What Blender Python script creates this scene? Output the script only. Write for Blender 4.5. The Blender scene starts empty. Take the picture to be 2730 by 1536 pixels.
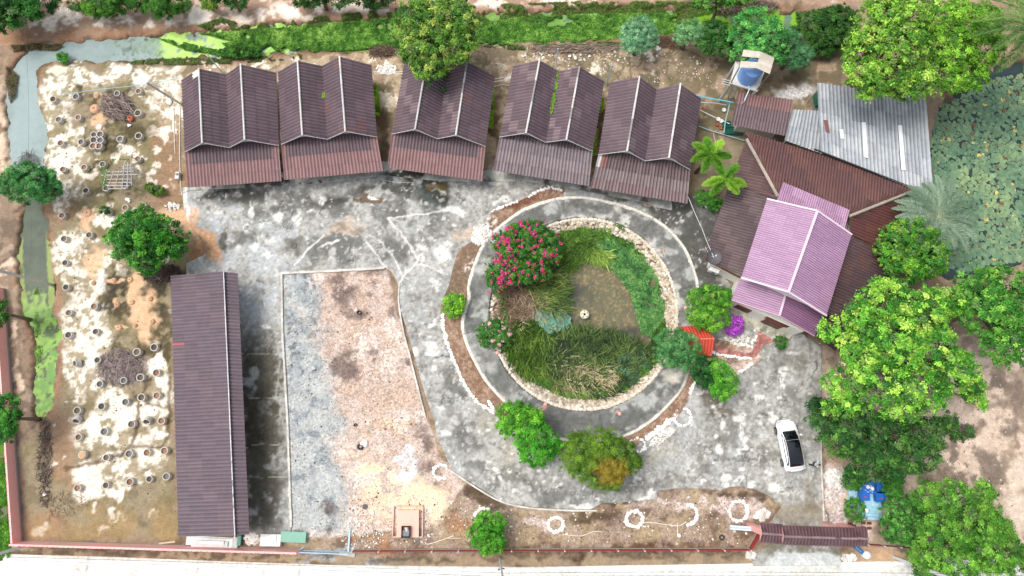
import bpy, math, random
import numpy as np
from mathutils import Vector
# ---------------------------------------------------------------- camera, sky, sun, exposure
SC = bpy.context.scene
H = 60.0; TH = math.radians(11.25); FPX = 1820.0
cam_d = bpy.data.cameras.new("camera"); cam = bpy.data.objects.new("camera", cam_d)
SC.collection.objects.link(cam); SC.camera = cam
cam_d.lens = 24.0; cam_d.sensor_width = 36.0; cam_d.clip_end = 3000
cam.location = (0, 0, H); cam.rotation_euler = (TH, 0, 0)
world = bpy.data.worlds.new("World"); SC.world = world; world.use_nodes = True
wn = world.node_tree.nodes; wl = world.node_tree.links
bg = wn['Background']; sky = wn.new('ShaderNodeTexSky'); sky.sky_type = 'NISHITA'; sky.sun_disc = False
SUN_EL = math.radians(65); SUN_AZ = math.radians(285)      # compass: the light comes from the left
sky.sun_elevation = SUN_EL; sky.sun_rotation = SUN_AZ; sky.air_density = 1.0; sky.dust_density = 3.5; sky.ozone_density = 0.6
bw = wn.new('ShaderNodeRGBToBW'); wl.new(sky.outputs[0], bw.inputs[0]); mxs = wn.new('ShaderNodeMixRGB'); mxs.inputs[0].default_value = 0.62; wl.new(sky.outputs[0], mxs.inputs[1]); wl.new(bw.outputs[0], mxs.inputs[2]); wl.new(mxs.outputs[0], bg.inputs[0]); bg.inputs[1].default_value = 0.15
sun_d = bpy.data.lights.new("sun", 'SUN'); sun = bpy.data.objects.new("sun", sun_d); SC.collection.objects.link(sun)
sun_d.energy = 1.25; sun_d.angle = math.radians(28); sun_d.color = (1.0, 0.97, 0.93)
sdir = Vector((math.sin(SUN_AZ)*math.cos(SUN_EL), math.cos(SUN_AZ)*math.cos(SUN_EL), math.sin(SUN_EL)))
sun.rotation_euler = sdir.to_track_quat('Z', 'Y').to_euler(); sun.location = (0, 0, 80)
SC.view_settings.view_transform = 'Standard'; SC.view_settings.look = 'None'
SC.view_settings.exposure = 0.60; SC.view_settings.gamma = 1.0
KC = 1.0
# ---------------------------------------------------------------- helpers
rng = np.random.default_rng(7); random.seed(7)
def lin1(c):
    c = c/255.0
    return c/12.92 if c <= 0.04045 else ((c+0.055)/1.055)**2.4
def s(r, g, b): return np.array([lin1(r)/KC, lin1(g)/KC, lin1(b)/KC])
ct, st = math.cos(TH), math.sin(TH)
def G(px, py, z=0.0):
    """point of the place at height z seen at photograph position px, py (2730 wide)"""
    x = (px-1365.0)/FPX; y = (768.0-py)/FPX
    ry = st+y*ct; rz = -ct+y*st
    t = (H-z)/(-rz)
    return np.array([x*t, ry*t, z])
def GV(px, py, z=0.0): return G(px*1.0602, py*1.0602, z)
def proj(X, Y, Z):
    dz = Z-H
    yc = Y*ct+dz*st; zc = Y*st-dz*ct
    return 1365.0+FPX*X/zc, 768.0-FPX*yc/zc
def ppm(px, py, z=0.0):
    a = G(px-5, py, z); b = G(px+5, py, z)
    return 10.0/np.linalg.norm(a-b)
def _h(ix, iy, seed):
    n = (ix.astype(np.int64)*374761393+iy.astype(np.int64)*668265263+seed*1442695041) & 0xffffffff
    n = ((n ^ (n >> 13))*1274126177) & 0xffffffff
    n = ((n ^ (n >> 16))*2246822519) & 0xffffffff
    return ((n ^ (n >> 15)) & 0xffffff)/float(0xffffff)
def vnoise(x, y, seed=0):
    ix = np.floor(x); iy = np.floor(y); fx = x-ix; fy = y-iy
    fx = fx*fx*(3-2*fx); fy = fy*fy*(3-2*fy)
    a = _h(ix, iy, seed); b = _h(ix+1, iy, seed); c = _h(ix, iy+1, seed); d = _h(ix+1, iy+1, seed)
    return (a+(b-a)*fx)*(1-fy)+(c+(d-c)*fx)*fy
def fbm(x, y, size, octv=4, seed=0):
    """0..1 noise with features of the given size in metres"""
    t = np.zeros_like(x, dtype=float); a = 1.0; w = 0; c, s_ = 0.8, 0.6
    X = x/size; Y = y/size
    for k in range(octv):
        t += a*vnoise(X, Y, seed+k*17); w += a; a *= 0.55
        X, Y = (c*X-s_*Y)*2.03+3.1, (s_*X+c*Y)*2.03+1.7
    t /= w
    return np.clip((t-0.5)*1.5+0.5, 0, 1)
def ss(a, b, x):
    t = np.clip((x-a)/(b-a), 0, 1); return t*t*(3-2*t)
def in_poly(P, x, y):
    ins = np.zeros(x.shape, bool); n = len(P)
    for i in range(n):
        x1, y1 = P[i]; x2, y2 = P[(i+1) % n]
        if y1 == y2: continue
        c = ((y1 > y) != (y2 > y)) & (x < (x2-x1)*(y-y1)/(y2-y1)+x1)
        ins ^= c
    return ins
def seg_dist(pts, x, y, closed=False):
    d = np.full(x.shape, 1e9); n = len(pts)
    for i in range(n if closed else n-1):
        x1, y1 = pts[i][:2]; x2, y2 = pts[(i+1) % n][:2]
        dx, dy = x2-x1, y2-y1; L = dx*dx+dy*dy+1e-9
        t = np.clip(((x-x1)*dx+(y-y1)*dy)/L, 0, 1)
        d = np.minimum(d, np.hypot(x-(x1+t*dx), y-(y1+t*dy)))
    return d
def smooth(pts, n=6, closed=True):
    out = []; N = len(pts)
    for i in range(N if closed else N-1):
        g = lambda k: np.array(pts[(i+k) % N] if closed else pts[min(max(i+k, 0), N-1)], float)
        p0, p1, p2, p3 = g(-1), g(0), g(1), g(2)
        for k in range(n):
            t = k/n
            out.append(tuple(0.5*((2*p1)+(-p0+p2)*t+(2*p0-5*p1+4*p2-p3)*t*t+(-p0+3*p1-3*p2+p3)*t**3)))
    if not closed: out.append(tuple(pts[-1]))
    return out
# ---------------------------------------------------------------- materials
MATS = {}
def nd(nt, t, **kw):
    n = nt.nodes.new(t)
    for k, v in kw.items(): setattr(n, k, v)
    return n
def mat(name, col=None, rough=0.8, namt=0.15, nsize=0.4, bump=0.0, bsize=0.1, metal=0.0, spec=0.5, speck=0.0, translucent=0.0, stretch=None, coat=0.0, fine=0.0, fsize=.2):
    """procedural: colour (own or the mesh's 'Col' attribute) broken up by two octaves of noise, optional pebble speckle and bump"""
    if name in MATS: return MATS[name]
    m = bpy.data.materials.new(name); m.use_nodes = True; nt = m.node_tree; L = nt.links
    b = nt.nodes['Principled BSDF']; out = nt.nodes['Material Output']
    tc = nd(nt, 'ShaderNodeNewGeometry'); src = tc.outputs['Position']
    if stretch:
        mp = nd(nt, 'ShaderNodeMapping'); mp.inputs['Scale'].default_value = stretch; L.new(src, mp.inputs[0]); src = mp.outputs[0]
    if col is None:
        a = nd(nt, 'ShaderNodeAttribute', attribute_name='Col'); c = a.outputs['Color']
    else:
        rgb = nd(nt, 'ShaderNodeRGB'); rgb.outputs[0].default_value = (*[float(v) for v in col], 1); c = rgb.outputs[0]
    n1 = nd(nt, 'ShaderNodeTexNoise'); n1.inputs['Scale'].default_value = 1/nsize; n1.inputs['Detail'].default_value = 6; n1.inputs['Roughness'].default_value = 0.65
    L.new(src, n1.inputs['Vector'])
    mr = nd(nt, 'ShaderNodeMapRange'); mr.inputs[1].default_value = 0.28; mr.inputs[2].default_value = 0.72
    mr.inputs[3].default_value = 1-namt; mr.inputs[4].default_value = 1+namt
    L.new(n1.outputs['Fac'], mr.inputs[0])
    vm = nd(nt, 'ShaderNodeVectorMath', operation='SCALE'); L.new(c, vm.inputs[0]); L.new(mr.outputs[0], vm.inputs['Scale']); c = vm.outputs[0]
    if fine > 0:
        n3 = nd(nt, 'ShaderNodeTexNoise'); n3.inputs['Scale'].default_value = 1/fsize; n3.inputs['Detail'].default_value = 5; n3.inputs['Roughness'].default_value = 0.75; L.new(src, n3.inputs['Vector'])
        m3 = nd(nt, 'ShaderNodeMapRange'); m3.inputs[1].default_value = 0.32; m3.inputs[2].default_value = 0.68; m3.inputs[3].default_value = 1-fine; m3.inputs[4].default_value = 1+fine; m3.clamp = True
        L.new(n3.outputs['Fac'], m3.inputs[0]); v3 = nd(nt, 'ShaderNodeVectorMath', operation='SCALE'); L.new(c, v3.inputs[0]); L.new(m3.outputs[0], v3.inputs['Scale']); c = v3.outputs[0]
    if speck > 0:
        v = nd(nt, 'ShaderNodeTexVoronoi'); v.inputs['Scale'].default_value = 1/0.13; L.new(src, v.inputs['Vector'])
        sp = nd(nt, 'ShaderNodeSeparateColor'); L.new(v.outputs['Color'], sp.inputs[0])
        at = nd(nt, 'ShaderNodeAttribute', attribute_name='Spk')
        m2 = nd(nt, 'ShaderNodeMath', operation='MULTIPLY'); L.new(at.outputs['Fac'], m2.inputs[0]); m2.inputs[1].default_value = speck
        ma = nd(nt, 'ShaderNodeMath', operation='SUBTRACT'); L.new(sp.outputs[0], ma.inputs[0]); ma.inputs[1].default_value = 0.5
        mm = nd(nt, 'ShaderNodeMath', operation='MULTIPLY_ADD'); L.new(ma.outputs[0], mm.inputs[0]); L.new(m2.outputs[0], mm.inputs[1]); mm.inputs[2].default_value = 1.0
        v2 = nd(nt, 'ShaderNodeVectorMath', operation='SCALE'); L.new(c, v2.inputs[0]); L.new(mm.outputs[0], v2.inputs['Scale']); c = v2.outputs[0]
    L.new(c, b.inputs['Base Color'])
    b.inputs['Roughness'].default_value = rough; b.inputs['Metallic'].default_value = metal
    b.inputs['Specular IOR Level'].default_value = spec; b.inputs['Coat Weight'].default_value = coat
    if bump > 0:
        n2 = nd(nt, 'ShaderNodeTexNoise'); n2.inputs['Scale'].default_value = 1/bsize; n2.inputs['Detail'].default_value = 4; L.new(src, n2.inputs['Vector'])
        bp = nd(nt, 'ShaderNodeBump'); bp.inputs['Strength'].default_value = bump; bp.inputs['Distance'].default_value = bsize*0.5
        L.new(n2.outputs['Fac'], bp.inputs['Height']); L.new(bp.outputs[0], b.inputs['Normal'])
    if translucent > 0:
        tr = nd(nt, 'ShaderNodeBsdfTranslucent'); L.new(c, tr.inputs[0]); mx = nd(nt, 'ShaderNodeMixShader'); mx.inputs[0].default_value = translucent
        L.new(b.outputs[0], mx.inputs[1]); L.new(tr.outputs[0], mx.inputs[2]); L.new(mx.outputs[0], out.inputs[0])
    MATS[name] = m
    return m
# ---------------------------------------------------------------- objects
def np_mesh(name, V, F, col=None, spk=None, smooth_=False):
    V = np.asarray(V, np.float32); F = np.asarray(F, np.int32)
    me = bpy.data.meshes.new(name); me.vertices.add(len(V)); me.vertices.foreach_set('co', V.ravel())
    k = F.shape[1]; me.loops.add(F.size); me.loops.foreach_set('vertex_index', F.ravel())
    me.polygons.add(len(F)); me.polygons.foreach_set('loop_start', np.arange(0, F.size, k, dtype=np.int32))
    me.update(calc_edges=True)
    if col is not None:
        a = me.color_attributes.new('Col', 'FLOAT_COLOR', 'POINT'); c4 = np.ones((len(V), 4), np.float32); c4[:, :3] = np.clip(col, 0, 1)
        a.data.foreach_set('color', c4.ravel())
    if spk is not None:
        a = me.attributes.new('Spk', 'FLOAT', 'POINT'); a.data.foreach_set('value', np.asarray(spk, np.float32))
    if smooth_: me.polygons.foreach_set('use_smooth', np.ones(len(F), bool))
    return me
def root_of(o):
    while o.parent: o = o.parent
    return o
def link(name, me, m, parent=None, loc=None):
    o = bpy.data.objects.new(name, me); SC.collection.objects.link(o)
    if m is not None and len(me.materials) == 0: me.materials.append(m)
    if parent is not None: o.parent = parent
    elif loc is not None: o.location = loc
    return o
def tag(o, label=None, cat=None, group=None, kind=None):
    if label: o['label'] = label
    if cat: o['category'] = cat
    if group: o['group'] = group
    if kind: o['kind'] = kind
    return o
def thing(name, label, cat, loc, group=None):
    o = bpy.data.objects.new(name, None); SC.collection.objects.link(o); o.empty_display_size = 0.3
    o.location = [float(v) for v in loc]
    return tag(o, label, cat, group)
def dup(root, loc, rz=0.0, label=None, group=None, sc=None):
    r = root.copy(); SC.collection.objects.link(r); r.location = [float(v) for v in loc]; r.rotation_euler = (0, 0, rz)
    if sc is not None: r.scale = (sc, sc, sc) if np.isscalar(sc) else sc
    if label: r['label'] = label
    if group: r['group'] = group
    for ch in list(root.children):
        c = ch.copy(); SC.collection.objects.link(c); c.parent = r
        for g in ch.children:
            d = g.copy(); SC.collection.objects.link(d); d.parent = c
    return r
class MB:
    """collects shapes in world coordinates, builds ONE mesh object (relative to its thing's base)"""
    def __init__(self): self.v = []; self.f = []; self.c = []; self.cc = (1, 1, 1)
    def add(self, V, F, col=None):
        n = len(self.v); V = [tuple(float(a) for a in p) for p in V]
        self.v += V; self.f += [tuple(int(i)+n for i in f) for f in F]
        self.c += [tuple(col if col is not None else self.cc)]*len(V)
        return self
    def box(self, c, sx, sy, sz, rz=0.0, col=None, taper=1.0):
        """c = centre of the bottom face"""
        V = []; cs, sn = math.cos(rz), math.sin(rz)
        for z, k in ((0, 1), (sz, taper)):
            for x, y in ((-1, -1), (1, -1), (1, 1), (-1, 1)):
                a, b = x*sx/2*k, y*sy/2*k
                V.append((c[0]+a*cs-b*sn, c[1]+a*sn+b*cs, c[2]+z))
        return self.add(V, [(3, 2, 1, 0), (4, 5, 6, 7), (0, 1, 5, 4), (1, 2, 6, 5), (2, 3, 7, 6), (3, 0, 4, 7)], col)
    def beam(self, a, b, w, h=None, col=None):
        """rectangular bar from a to b"""
        a = Vector([float(v) for v in a]); b = Vector([float(v) for v in b]); h = h or w; d = (b-a).normalized()
        up = Vector((0, 0, 1)) if abs(d.z) < 0.95 else Vector((1, 0, 0))
        sx = d.cross(up).normalized()*w/2; sy = sx.cross(d).normalized()*h/2
        V = [p+i*sx+j*sy for p in (a, b) for i, j in ((-1, -1), (1, -1), (1, 1), (-1, 1))]
        return self.add(V, [(3, 2, 1, 0), (4, 5, 6, 7), (0, 1, 5, 4), (1, 2, 6, 5), (2, 3, 7, 6), (3, 0, 4, 7)], col)
    def tube(self, pts, r, n=8, col=None, cap=True):
        pts = [Vector([float(v) for v in p]) for p in pts]; rs = r if isinstance(r, (list, tuple)) else [r]*len(pts)
        V = []; F = []; ref = None
        for i, p in enumerate(pts):
            d = (pts[min(i+1, len(pts)-1)]-pts[max(i-1, 0)]).normalized()
            if ref is None: ref = Vector((0, 0, 1)) if abs(d.z) < 0.9 else Vector((1, 0, 0))
            u = d.cross(ref).normalized(); w = u.cross(d).normalized(); ref = w
            for k in range(n):
                a = 2*math.pi*k/n; V.append(p+u*math.cos(a)*rs[i]+w*math.sin(a)*rs[i])
        for i in range(len(pts)-1):
            for k in range(n): F.append((i*n+k, i*n+(k+1) % n, (i+1)*n+(k+1) % n, (i+1)*n+k))
        if cap: F.append(tuple(range(n-1, -1, -1))); F.append(tuple((len(pts)-1)*n+k for k in range(n)))
        return self.add(V, F, col)
    def lathe(self, c, prof, n=24, col=None, sx=1.0, sy=1.0, a0=0, a1=2*math.pi):
        """prof: list of (radius, z)"""
        V = []; F = []
        for r, z in prof:
            for k in range(n): 
                a = 2*math.pi*k/n; V.append((c[0]+r*math.cos(a)*sx, c[1]+r*math.sin(a)*sy, c[2]+z))
        for i in range(len(prof)-1):
            for k in range(n): F.append((i*n+k, i*n+(k+1) % n, (i+1)*n+(k+1) % n, (i+1)*n+k))
        return self.add(V, F, col)
    def disc(self, c, r, n=16, col=None, sy=1.0, rz=0):
        V = [(c[0]+r*math.cos(2*math.pi*k/n+rz), c[1]+r*sy*math.sin(2*math.pi*k/n+rz), c[2]) for k in range(n)]
        return self.add(V, [tuple(range(n))], col)
    def prism(self, pts, z0, z1, col=None):
        n = len(pts)
        a = sum(pts[i][0]*pts[(i+1) % n][1]-pts[(i+1) % n][0]*pts[i][1] for i in range(n))
        if a < 0: pts = pts[::-1]
        V = [(p[0], p[1], z0) for p in pts]+[(p[0], p[1], z1) for p in pts]
        F = [tuple(range(n-1, -1, -1)), tuple(range(n, 2*n))]+[(i, (i+1) % n, n+(i+1) % n, n+i) for i in range(n)]
        return self.add(V, F, col)
    def rock(self, c, r, sq=0.6, col=None):
        t = (1+5**.5)/2
        B = [(-1, t, 0), (1, t, 0), (-1, -t, 0), (1, -t, 0), (0, -1, t), (0, 1, t), (0, -1, -t), (0, 1, -t), (t, 0, -1), (t, 0, 1), (-t, 0, -1), (-t, 0, 1)]
        F = [(0, 11, 5), (0, 5, 1), (0, 1, 7), (0, 7, 10), (0, 10, 11), (1, 5, 9), (5, 11, 4), (11, 10, 2), (10, 7, 6), (7, 1, 8), (3, 9, 4), (3, 4, 2), (3, 2, 6), (3, 6, 8), (3, 8, 9), (4, 9, 5), (2, 4, 11), (6, 2, 10), (8, 6, 7), (9, 8, 1)]
        a = random.uniform(0, 6.28); el = random.uniform(0.75, 1.3); V = []
        for x, y, z in B:
            k = r/1.9*random.uniform(0.75, 1.25); x, y, z = x*k*el, y*k/el, z*k*sq
            V.append((c[0]+x*math.cos(a)-y*math.sin(a), c[1]+x*math.sin(a)+y*math.cos(a), c[2]+z+r*sq*0.55))
        return self.add(V, F, col)
    def build(self, name, m, parent=None, loc=None, smooth_=False, colour=False):
        if parent is not None: L = root_of(parent).location
        elif loc is not None: L = Vector([float(v) for v in loc])
        else: L = Vector((0, 0, 0))
        me = bpy.data.meshes.new(name); me.from_pydata([(p[0]-L[0], p[1]-L[1], p[2]-L[2]) for p in self.v], [], self.f)
        if colour or m.name.startswith('c_'):
            a = me.color_attributes.new('Col', 'FLOAT_COLOR', 'POINT')
            a.data.foreach_set('color', np.array([(*c, 1) for c in self.c], np.float32).ravel())
        if smooth_: me.polygons.foreach_set('use_smooth', np.ones(len(me.polygons), bool))
        return link(name, me, m, parent, L if parent is None else None)
# ---------------------------------------------------------------- ground painting (soil colours, stains, worn patches)
class Canvas:
    def __init__(self, X, Y, Z, base):
        self.X, self.Y, self.Z = X, Y, Z
        self.u, self.v = proj(X, Y, Z)
        self.far = (H*FPX/1820.0)
        w = 16
        self.wu = self.u+w*(fbm(X, Y, 1.6, 4, 101)-.5)*2.6+22*(fbm(X, Y, .45, 2, 131)-.5)*.7; self.wv = self.v+w*(fbm(X, Y, 1.6, 4, 202)-.5)*2.6+22*(fbm(X, Y, .45, 2, 231)-.5)*.7
        self.C = np.tile(np.asarray(base, float), (X.size, 1)); self.spk = np.full(X.size, 0.25)
    def mix(self, m, col, spk=None, var=0.1, seed=5):
        idx = np.nonzero(m > 0.003)[0]
        if len(idx) == 0: return
        mm = m[idx][:, None]
        k = 1+var*(fbm(self.X[idx], self.Y[idx], 0.6, 3, seed)-.5)*2
        self.C[idx] = self.C[idx]*(1-mm)+np.asarray(col)[None, :]*k[:, None]*mm
        if spk is not None: self.spk[idx] = self.spk[idx]*(1-m[idx])+spk*m[idx]
    def blob(self, px, py, rx, ry, soft=0.25, rot=0.0, warp=1.0):
        du = self.u+(self.wu-self.u)*warp-px; dv = self.v+(self.wv-self.v)*warp-py
        m = np.zeros(self.u.size); near = np.nonzero((abs(du) < rx*1.7+ry*abs(math.sin(rot))*2+5) & (abs(dv) < ry*1.7+rx*abs(math.sin(rot))*2+5))[0]
        c, s_ = math.cos(rot), math.sin(rot); a = (du[near]*c+dv[near]*s_)/rx; b = (-du[near]*s_+dv[near]*c)/ry
        m[near] = 1-ss(1-soft, 1+soft, np.hypot(a, b))
        return m
    def blobs(self, L, soft=0.25, warp=1.0, k=1.0602):
        m = np.zeros(self.u.size)
        for b in L:
            m = np.maximum(m, self.blob(b[0]*k, b[1]*k, b[2]*k, b[3]*k, soft, math.radians(b[4]) if len(b) > 4 else 0, warp))
        return m
    def poly(self, P, soft=8, warp=0.6, k=1.0):
        P = [(p[0]*k, p[1]*k) for p in P]; xs = [p[0] for p in P]; ys = [p[1] for p in P]
        U = self.u+(self.wu-self.u)*warp; V = self.v+(self.wv-self.v)*warp
        m = np.zeros(U.size); near = np.nonzero((U > min(xs)-soft*2) & (U < max(xs)+soft*2) & (V > min(ys)-soft*2) & (V < max(ys)+soft*2))[0]
        ins = in_poly(P, U[near], V[near]); d = seg_dist(P, U[near], V[near], True); d = np.where(ins, d, -d)
        m[near] = ss(-soft, soft, d)
        return m
    def line(self, P, w, soft=2.0, warp=0.15, k=1.0, brk=0.0, seed=9):
        P = [(p[0]*k, p[1]*k) for p in P]
        U = self.u+(self.wu-self.u)*warp; V = self.v+(self.wv-self.v)*warp
        xs = [p[0] for p in P]; ys = [p[1] for p in P]
        m = np.zeros(U.size); near = np.nonzero((U > min(xs)-w*2-9) & (U < max(xs)+w*2+9) & (V > min(ys)-w*2-9) & (V < max(ys)+w*2+9))[0]
        m[near] = 1-ss(w-soft, w+soft, seg_dist(P, U[near], V[near]))
        if brk > 0: m *= ss(brk-.15, brk+.15, fbm(self.X, self.Y, .7, 3, seed))
        return m
    def n(self, size, seed, octv=4): return fbm(self.X, self.Y, size, octv, seed)
# ditch, ponds (photo positions of the water's edge)
DITCH = smooth([(95,126),(160,122),(220,116),(300,112),(400,98),(470,94),(560,86),(700,72),(900,62),(1060,48),(1300,40),(1500,34),(1700,30),(1900,32),(2150,40),(2150,88),(1900,84),(1700,100),(1500,108),(1300,122),(1050,128),(900,132),(720,144),(560,150),(420,158),(330,166),(230,166),(170,160),(128,172),(104,190),(100,240),(108,300),(122,360),(120,440),(110,500),(112,540),(128,590),(132,650),(134,700),(137,760),(142,830),(156,880),(158,960),(146,1020),(138,1080),(112,1120),(98,1090),(92,1020),(104,960),(88,890),(72,840),(58,760),(52,680),(56,600),(68,560),(64,520),(40,470),(32,400),(24,330),(18,270),(26,220),(50,160)], 3)
LILY = smooth([(2500,300),(2560,240),(2640,190),(2760,170),(2900,200),(2900,700),(2760,690),(2640,715),(2560,740),(2490,720),(2450,660),(2440,560),(2470,450),(2490,380)], 4)
PC = (1557, 838); PR = (257, 263)
def terrain(X, Y):
    u, v = proj(X, Y, np.full(X.shape, -0.3))
    z = (fbm(X, Y, 3.0, 3, 77)-.5)*0.05
    near = (u > -200) & (u < 2300) & (v > -150) & (v < 1200)
    d = np.full(X.shape, -99.0); i = np.nonzero(near)[0]
    P = DITCH; dd = seg_dist(P, u[i], v[i], True); ins = in_poly(P, u[i], v[i]); d[i] = np.where(ins, dd, -dd)
    jag = 26*(fbm(X, Y, 1.0, 4, 5)-.5)
    z = z-0.85*ss(-12, 12, d+jag)
    i = np.nonzero((u > 2350))[0]; d = np.full(X.shape, -99.0)
    dd = seg_dist(LILY, u[i], v[i], True); ins = in_poly(LILY, u[i], v[i]); d[i] = np.where(ins, dd, -dd)
    z = z-1.1*ss(-12, 12, d+jag)
    u0, v0 = proj(X, Y, np.zeros(X.shape)); r = np.hypot((u0-PC[0])/PR[0], (v0-PC[1])/PR[1])
    z = np.where(r < 1.02, -0.05, z)-1.1*(1-ss(0.78, 0.985, r))*(r < 1.02)
    z = z+0.10*np.exp(-(((u0-300)/55)**2+((v0-975)/45)**2))
    return z
def grid_axis(a, b, step, far, grow=1.35):
    L = list(np.arange(a, b+1e-6, step)); s_ = step
    lo = [a]; 
    while lo[-1] > -far: s_ *= grow; lo.append(lo[-1]-s_)
    s_ = step; hi = [L[-1]]
    while hi[-1] < far: s_ *= grow; hi.append(hi[-1]+s_)
    return np.array(lo[:0:-1]+L+hi[1:])
GS = 0.105
ax = grid_axis(-50.5, 50.5, GS, 900); ay = grid_axis(-14.5, 42.5, GS, 900)
gx, gy = np.meshgrid(ax, ay); gx = gx.ravel(); gy = gy.ravel(); gz = terrain(gx, gy)
nx, ny = len(ax), len(ay)
g = Canvas(gx, gy, gz, s(146, 126, 106))
n2 = g.n(2.2, 1); n1 = g.n(0.9, 2); nf = g.n(0.3, 3, 3); nb = g.n(5.0, 4)
u, v = g.u, g.v
g.mix(ss(.45, .75, n2), s(118, 98, 78)); g.mix(ss(.55, .8, n1)*.6, s(172, 146, 122))
# beyond the frame: dull scrubland
out = np.clip(ss(0, 400, -u)+ss(2730, 3100, u)+ss(0, 300, -v)+ss(1560, 1900, v), 0, 1)
g.mix(out*ss(.35, .6, nb), s(96, 110, 60), var=.3)
# --- far bank (top)
top = g.poly([(-60,-80),(2800,-80),(2800,20),(2200,10),(1500,20),(1150,45),(1000,70),(860,60),(640,78),(520,96),(300,108),(60,118),(-60,130)], 10)
g.mix(top, s(168, 140, 118))
wp = g.blobs([(95,45,18,20),(135,50,22,24),(165,40,20,22),(190,55,25,16),(240,52,30,18),(300,62,50,13),(330,55,60,16),(420,58,30,14),(510,42,35,18),(560,48,30,16),(600,50,22,18),(660,42,26,18),(720,35,40,20),(800,32,45,18),(860,12,60,22),(930,18,40,18),(1260,15,50,14),(1400,5,50,10)], .45)
g.mix(wp*ss(.33, .52, n1*.5+n2*.5), s(252, 238, 220)); g.mix(top*ss(.5, .62, n2)*ss(.5,.3,n1)*.7, s(226, 205, 184))
g.mix(g.blobs([(40,95,60,22),(150,98,90,16),(330,92,120,12),(480,82,70,10)], .5)*ss(.3, .6, n1), s(158, 122, 94))
g.mix(g.blobs([(1500,20,80,18),(1900,18,140,22),(1330,25,60,15),(1750,8,60,14)], .5)*ss(.35,.6,n1)*.8, s(92, 84, 58))
# --- ditch banks
db = seg_dist(DITCH, u, v, True)*np.where(in_poly(DITCH, u, v), -1, 1)
g.mix((1-ss(4, 34, db+14*(n1-.5)))*.85, s(150, 116, 92)); g.mix((1-ss(-2, 8, db))*.8, s(92, 84, 66))
g.mix((u < 130)*(db > 3)*(v > 560)*.8*ss(.4, .6, n1), s(112, 98, 84)); g.mix((u < 130)*(db > 6)*(v > 200)*.6*ss(.5, .62, n2), s(186, 166, 144))
g.mix(g.blobs([(15,420,20,70),(10,330,16,50),(20,230,18,40),(30,660,20,12),(30,690,20,10),(20,720,14,16),(28,830,14,30),(35,900,16,30),(40,960,14,26)], .4)*ss(.35,.5,n1), s(214, 190, 165))
g.mix(g.blobs([(110,1100,22,60),(118,1200,20,60),(110,1280,22,40)], .5)*ss(.35,.6,n1), s(78, 70, 66))
# --- planted field on the left
FIELD = [(115,178),(160,162),(300,168),(480,176),(486,520),(530,640),(495,735),(455,740),(470,1400),(470,1440),(70,1440),(60,1180),(150,1120),(170,1000),(165,880),(150,760),(142,600),(125,500),(130,380),(108,280)]
fm = g.poly(FIELD, 9); g.mix(fm, s(148, 134, 108))
g.mix(fm*ss(.42, .66, n2)*.85, s(128, 118, 84)); g.mix(fm*ss(.6,.8,n1)*.5, s(104, 94, 66))
g.mix(fm*ss(430,470,u)*.0, s(120,100,80))
g.mix(g.blobs([(430,370,40,120),(420,480,40,60),(150,520,40,40),(450,430,30,60)], .4)*.85, s(152, 122, 96), spk=.5)
g.mix(g.blobs([(150,1100,40,60),(165,1180,30,40),(120,1000,16,80),(140,800,14,120),(130,700,12,90),(100,1330,60,40),(170,1120,30,40)], .5)*.85, s(164, 132, 106))
dark = g.blobs([(270,260,50,34),(245,300,35,20),(330,330,60,26),(280,365,50,28),(310,300,20,40),(290,485,66,18),(350,420,18,20),(290,455,50,20),(285,715,40,60),(305,760,30,60),(310,850,70,28),(388,740,28,80),(405,820,20,60),(370,880,30,20),(360,960,20,26),(395,1040,12,40),(300,1105,14,8),(430,930,12,160),(210,350,20,40),(250,240,14,12),(330,180,10,40),(195,220,10,40),(300,225,50,8),(240,420,40,8),(390,1390,60,12)], .5)
g.mix(dark*ss(.25, .55, n1)*.9, s(82, 74, 52))
g.mix(g.blobs([(285,725,34,60),(388,735,26,70),(350,985,14,30),(300,1110,14,10)], .5)*ss(.35,.6,n1)*.8, s(62, 58, 48))
white = g.blobs([(135,230,36,38),(200,198,56,20),(255,200,40,18),(300,190,26,26),(355,200,40,22),(400,215,46,28),(445,205,26,30),(405,265,34,42),(440,300,24,36),(470,250,24,40),(140,290,28,44),(120,215,18,30),(165,365,30,26),(150,390,24,40),(205,380,22,16),(150,450,26,60),(190,440,20,44),(205,490,20,22),(160,520,20,16),(205,340,16,22),(320,385,24,18),(300,370,14,14),(345,440,16,22),(330,535,30,12),(270,545,50,14),(225,600,36,14),(180,605,26,22),(165,640,24,24),(260,650,44,20),(235,700,34,34),(190,660,20,40),(185,720,22,50),(220,760,24,30),(190,800,36,32),(235,800,28,34),(200,850,44,34),(255,850,26,40),(190,900,36,38),(225,900,34,28),(200,940,30,24),(195,980,22,30),(240,960,24,30),(385,930,26,34),(405,965,28,34),(400,905,20,18),(420,1000,26,26),(290,1010,30,26),(310,1050,66,22),(260,1060,60,34),(350,1045,40,22),(390,1055,34,26),(240,1100,60,26),(320,1115,60,16),(200,1060,26,26),(410,1095,26,26),(330,1150,44,24),(385,1150,26,34),(270,1165,26,22),(230,1190,44,24),(300,1185,34,18),(215,1235,34,28),(265,1225,44,24),(350,1205,30,10),(300,1240,14,22),(270,1332,18,9),(408,1225,12,10),(230,1285,8,10),(285,1290,8,10),(305,1305,14,7),(390,1290,9,9),(100,1330,20,10)], .38)
wn_ = .34+.0*n1
g.mix(white*ss(.35, .52, .6*n1+.4*nf)*.96, s(240, 230, 212), var=.08, spk=.12)
g.mix(white*ss(.48, .37, .62*n1+.38*nf)*.6, s(178, 164, 136))
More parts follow.
